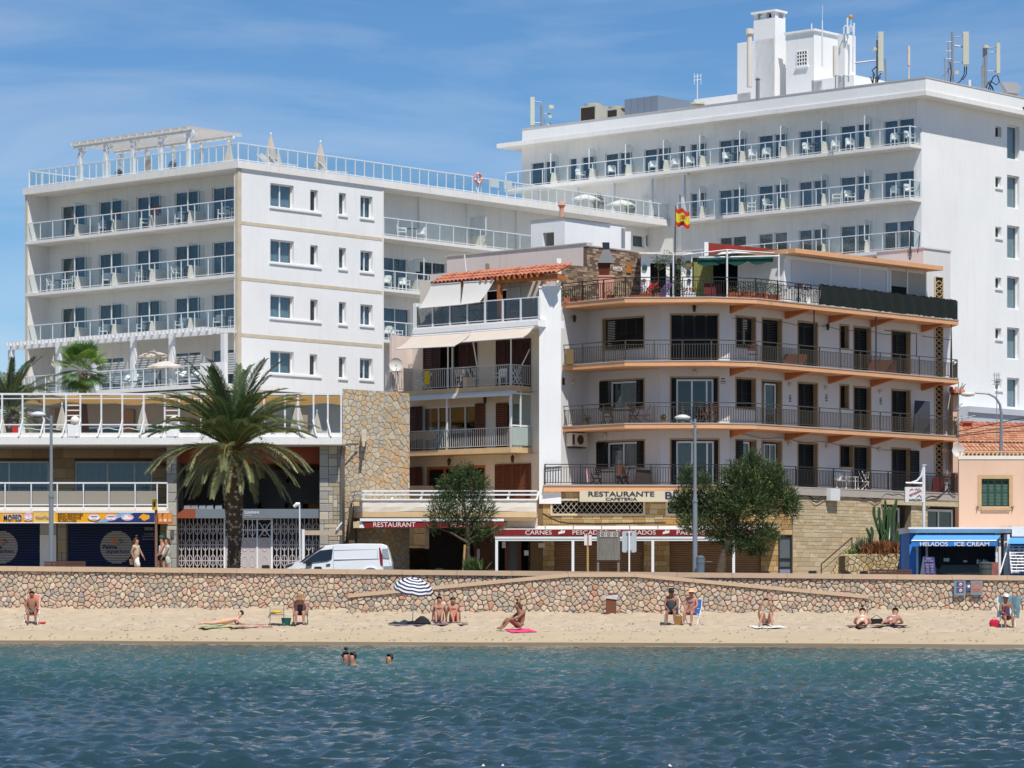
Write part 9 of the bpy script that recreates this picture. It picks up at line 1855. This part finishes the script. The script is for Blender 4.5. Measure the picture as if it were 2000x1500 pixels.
bchair(1312,1220,DKGC,'dark beach chair under the woman in a black hat',-.1);person(drop(1311,1220),-.1,'older woman in black top and black bucket hat seated on a beach chair','chair','brown','dark',1.,wear=[('top',C_('charcoal fabric',(58,60,68)),['pel','bel','che',('che','nec',.3)],[.15,.15,.15,.09],[(0,1),(1,2),(2,3)]),bottom(BLKC)],hat=('brim',BLKC))
bchair(1352,1221,BLUC,'blue beach chair under the woman in a wide straw hat',-.35);person(drop(1350,1221),-.35,'woman in patterned bikini and wide straw hat seated on a blue chair','chair','red','grey',1.,wear=[top(STRC),bottom(STRC)],hat=('brim',C_('pinkish straw',(214,176,140))))
g=G();c=drop(1325,1221);g.wbox(c.x-.12,c.x+.14,c.y-.1,c.y+.1,c.z,c.z+.34);g.tube([c+Vector((-.08,0,.34)),c+Vector((0,0,.44)),c+Vector((.1,0,.34))],.015,5);solo('beach_bag',g,C_('straw brown bag',(146,112,60)),'tan brown bag on the sand between the two seated women in hats','bag')
towel(1499,1226,1.2,1.2,WHC,'white towel under the sunbather holding up a phone',.2);person(drop(1497,1224)+Vector((0,0,.04)),0,'person lying on the back with knees up, both arms raised holding a phone','prone','tan','dark',1.,over=dict(pel=(0,0,.13),bel=(0,.2,.12),che=(0,.44,.13),nec=(0,.62,.14),hea=(0,.7,.14),top=(0,.82,.13),hiL=(-.1,-.02,.13),hiR=(.1,-.02,.13),knL=(-.14,-.28,.5),knR=(.13,-.28,.5),anL=(-.3,-.55,.07),anR=(.16,-.6,.07),toL=(-.34,-.72,.03),toR=(.17,-.78,.03),elL=(-.26,.4,.5),elR=(.26,.4,.5),haL=(-.1,.3,.9),haR=(.1,.3,.9)),wear=[bottom(DKGC)])
g=G();c=drop(1497,1224);g.wbox(c.x-.09,c.x+.09,c.y+.28,c.y+.3,c.z+.97,c.z+1.06);solo('phone',g,BLKC,'dark phone held up by the sunbather on the white towel','phone')
for u,sk,lab,lab2,m in((1684,'fair','woman with brown hair and white bikini propped on her elbows face down','brown patterned towel under the sunbather left of the cool bag',WHC),(1741,'red','dark haired woman in pale bikini lying face down beside the cool bag','black towel under the right of two prone sunbathers',C_('pale fabric',(206,200,196)))):
 towel(u+4,1225,1.2,1.1,C_('brown towel',(112,74,66))if u<1700 else BLKC,lab2,.1);person(drop(u,1223)+Vector((0,0,.04)),-.12 if u<1700 else-.3,lab,'prone',sk,'brown' if u<1700 else 'dark',1.12,wear=[top(m,'bikini_top'),bottom(m,'bikini_bottoms',.0)],hat=('bun',HR['brown'])if u<1700 else None)
g=G();c=drop(1712,1219);g.wbox(c.x-.22,c.x+.22,c.y-.12,c.y+.12,c.z,c.z+.2);g.tube([c+Vector((-.2,0,.2)),c+Vector((0,0,.34)),c+Vector((.2,0,.2))],.012,4);solo('cool_bag',g,BLKC,'black cool bag between the two prone sunbathers','bag')
bchair(1967,1224,AQU,'low beach chair draped with a blue and white towel, far right',.1,1.05);person(drop(1965,1224)-Vector((0,0,.12)),.1,'woman in plum swimsuit and pale cap in the towel draped chair','chair','brown','dark',.98,wear=[onep(PURC)],hat=('cap',WHC))
c=drop(1970,1224);g=G();rows=[[c+Vector((-.32+.16*i,.48-.12*abs(math.sin(i))-.22*(j==2)+.3*(j==0),.35+.33*j+.04*math.sin(i*2.3+j)+(.12 if j==2 else 0)))for i in range(6)]for j in range(3)];solo('towel',g.sheet(rows,.02),AQU,'bunched blue and white towel over the top of the far right chair','towel')
g=G();c=drop(1942,1224);g.lathe(c,[(.17,0),(.19,.15),(.15,.24),(.1,.26)],10,1,.6);g.tube([c+Vector((-.08,0,.25)),c+Vector((0,0,.36)),c+Vector((.08,0,.25))],.012,4);solo('beach_bag',g,C_('crimson fabric',(190,26,64)),'crimson bag beside the far right bather','bag')
def swim(u,v,rz,lab,sk,sc=1.,hat=None,dz=0):D=HC*F/(v-HY);c=px(u,v,D);return person((c.x,D,-1.42*sc+dz),rz,lab,'stand',sk,'dark',sc,over=dict(elL=(-.3,-.2,1.3),elR=(.3,-.2,1.3),haL=(-.2,-.35,1.35),haR=(.2,-.35,1.35)),hat=hat)
swim(689,1301,-.9,'swimmer with wet dark hair seen from the side, nearest of three','red',1.05);swim(675,1299,.8,'swimmer with hair tied in a high bun beside another swimmer','red',1.02,('bun',HR['dark']));swim(761,1298,-.9,'lone swimmer looking left, right of the swimming pair','tan',1.0,dz=-.06)
def walk(u,rz,lab,**k):D=130.2;c=px(u,0,D);k.setdefault('over',dict(knL=(-.1,-.18,.5),anL=(-.1,-.22,.12),toL=(-.1,-.4,.08),knR=(.1,.05,.5),anR=(.1,.3,.12),toR=(.1,.15,.06),elL=(-.25,.12,1.15),haL=(-.22,.02,.92),elR=(.25,-.12,1.15),haR=(.22,-.25,.95)));return person((c.x,D,gz(c.x)),rz,lab,'stand',**k)
walk(266,1.3,'woman in loose beige blouse and white trousers walking right with a basket bag',skin='tan',hair='brown',sc=.97,wear=[shirt(BEIC,'blouse'),shorts(WHC,'trousers',.95)],long=.02,hat=('bun',HR['brown']))
g=G();c=px(257,1098,130.4);g.lathe(c,[(.09,-.1),(.14,.1),(.13,.12)],10,.7,1);g.tube([c+Vector((0,0,.1)),c+Vector((.1,0,.5))],.012,4);solo('basket_bag',g,STRAW,'straw basket bag hanging behind the woman in beige','bag')
walk(317,-1.3,'walker with long dark hair, cap and face mask in a white vest',skin='tan',hair='dark',sc=1.02,wear=[('vest',WHC,['pel','bel','che',('che','nec',.3)],[.14,.128,.138,.08],[(0,1),(1,2),(2,3)]),shorts(BLKC)],long=.3,hat=('cap',GRNC))
g=G();c=px(312.6,1068,130.15);g.ball(c,.055,8);solo('face_mask',g,C_('pale blue mask',(190,210,216)),'pale blue face mask worn by the walker in the cap','mask')
walk(326,-1.2,'second walker in pale grey green top half hidden behind the long haired one',skin='tan',hair='brown',sc=.98,wear=[shirt(C_('pale sage fabric',(180,192,180))),shorts(C_('pale sage fabric',(1,1,1)),'skirt',.7)],long=.2)
def onb(u,d,z,fr=None):f=fr or(SFr if u<1425 else SB);f=S1 if u<1285 else f;return f.p(f.su(u,d),d,z)
for u,z,rz,lab,pr in((1186,1,.5,'brown folding chair left of the table on the second orange balcony',BCH),(1240,1,-2.2,'brown folding chair right of the table on the second orange balcony',BCH),(1262,1,-1.6,'white cushioned brown folding chair turned sideways on the second orange balcony',BCH),(1388,1,2.6,'brown folding chair in front of the blue reflecting door',BCH),(1372,1,1.8,'brown folding chair left of the blue reflecting door frame',BCH),(1470,2,0,'dark wire chair below the first small window of the third balcony',BCH),(1163,0,.8,'brown chair left of the lowest balcony table',BCH),(1218,0,-.9,'wooden chair of the man on the lowest balcony',BCH),(1640,0,.3,'white chair behind the rail right of the cable tangle',CH),(1665,0,1.2,'second white chair behind the rail near the narrow door',CH),(1688,0,1.9,'white folding chair turned away on the lowest balcony',WCH),(1845,0,.5,'red chair at the right end of the lowest balcony',BCH)):pr.place(onb(u,.75,ZB[z]),rz,lab)
def tab(u,z,w,lab,mt,d=.8):p=onb(u,d,ZB[z]);g=G();g.wbox(p.x-w,p.x+w,p.y-.3,p.y+.3,p.z+.7,p.z+.74);[g.wbox(p.x+sx*w*.85-.02,p.x+sx*w*.85+.02,p.y-.02,p.y+.02,p.z,p.z+.7)for sx in(-1,1)];solo('garden_table',g,mt,lab,'table')
RBW=MATS['red brown wood'];tab(1213,1,.5,'dark wooden table between brown folding chairs on the second orange balcony',RBW);tab(1190,0,.45,'dark slim table beside the seated man on the lowest balcony',DKM);tab(1205,2,.5,'stacked dark table and planks on the third balcony',DKM)
person(onb(1211,.95,ZB[0]),2.6,'shirtless man sitting at a table on the lowest orange balcony','chair','red','grey',.98,wear=[shorts(NAVC)])
for u,z,w,h_,m,nm,lab,cat in((1110,2,.2,.72,C_('ochre screen',(112,92,58)),'reed_roll','ochre reed roll at the left end of the third balcony','screen'),(1552,2,.6,.62,RBW,'wooden_chest','brown slatted chest between the first two doors of the third balcony','chest'),(1722,2,.75,.7,RBW,'wooden_chest','brown slatted chest beside the fourth door of the third balcony','chest'),(1800,1,.42,1.75,C_('dark grey cabinet',(62,66,78)),'balcony_cabinet','tall dark grey cabinet with pale doors at the right end of the second balcony','cabinet'),(1082,0,.22,.85,BLKC,'kettle_grill','black kettle grill at the far left of the lowest balcony','grill'),(1256,0,.42,.78,C_('dark brown cover',(54,46,42)),'covered_chair','dark covered lounge chair beside the seated man','covered chair'),(1832,0,.32,.8,C_('dark red plastic',(110,30,30)),'storage_box','dark red storage bin at the right end of the lowest balcony','bin')):
 p=onb(u,.75,ZB[z])if u>1100 else px(u,0,150.2).xy.to_3d()+Vector((0,0,6.9));
 if u==1110:p=S0.p(S0.su(1112,.6),.6,ZB[2])
 g=G();g.add([(p.x-w,p.y-.2,p.z),(p.x+w,p.y-.2,p.z),(p.x+w,p.y+.2,p.z),(p.x-w,p.y+.2,p.z),(p.x-w*.8,p.y-.15,p.z+h_),(p.x+w*.95,p.y-.15,p.z+h_*.97),(p.x+w*.95,p.y+.15,p.z+h_*.97),(p.x-w*.8,p.y+.15,p.z+h_)],[(3,2,1,0),(4,5,6,7),(0,1,5,4),(1,2,6,5),(2,3,7,6),(3,0,4,7)])if nm!='kettle_grill' else g.lathe(p,[(.03,.4),(.25,.5),(.28,.65),(.22,.82),(.04,.9)],12).tube([p,p+Vector((.1,0,.5))],.02)
 solo(nm,g,m,lab,cat)
t=thing('air_conditioner','boxy white air conditioner hung under the second orange balcony at left','air conditioner',tuple(S0.p(S0.su(1132),.3,8.8)));h=S0.rect(1117,1147,846,872,.4);g=G();g.box(S0,h[0],h[1],.05,.4,h[2],h[3]);obj('casing',g,CREAMW,t);c=S0.p((h[0]*.45+h[1]*.55),.41,(h[2]+h[3])/2);n_=Vector((S0.n[0],S0.n[1],0));g=G();g.tube([c-n_*.02,c+n_*.015],.23,18);g.box(S0,h[0]+.05,h[0]+.2,.4,.41,h[2]+.08,h[3]-.08);obj('fan_grille',g,C_('dark grille',(70,60,54)),t);g=G();g.box(S0,h[0]+.1,h[1]-.1,.02,.42,h[2]-.08,h[2]-.03);obj('bracket',g,RU,t)
p=onb(1150,1.25,6.9);cloth('towel',S0,S0.su(1146,1.2),S0.su(1153,1.2),1.2,7.15,7.8,C_('pink white towel',(222,180,186)),'pink and white towel hanging behind the rail of the lowest balcony')
for i,(u,z)in enumerate(((1146,1),(1333,1),(1295,1))):pot_plant(onb(u,.8,ZB[z])if u>1150 else S0.p(S0.su(u,.9),.9,ZB[z]),('small succulent in a brown tray on the second balcony, far left','leafy plant in a terracotta pot left of the lamp head on the second balcony','little plant in a pale pot, second balcony, right of the sideways chair')[i],(.22,.3,.15)[i],.2,LEAFM,n=110)
for i,u in enumerate((355,944,982,1308)):
 D=HC*F/(1499-HY);c=px(u,1499,D);g=G();g.ball((c.x,D,.0),.03,10);g.lathe((c.x,D,.025),[(.01,0),(.008,.015)],6);solo('float',g,PLAST,f'small white float at the bottom edge of the water, {ORD[i]} from left','float','white floats on the water',smooth=True)
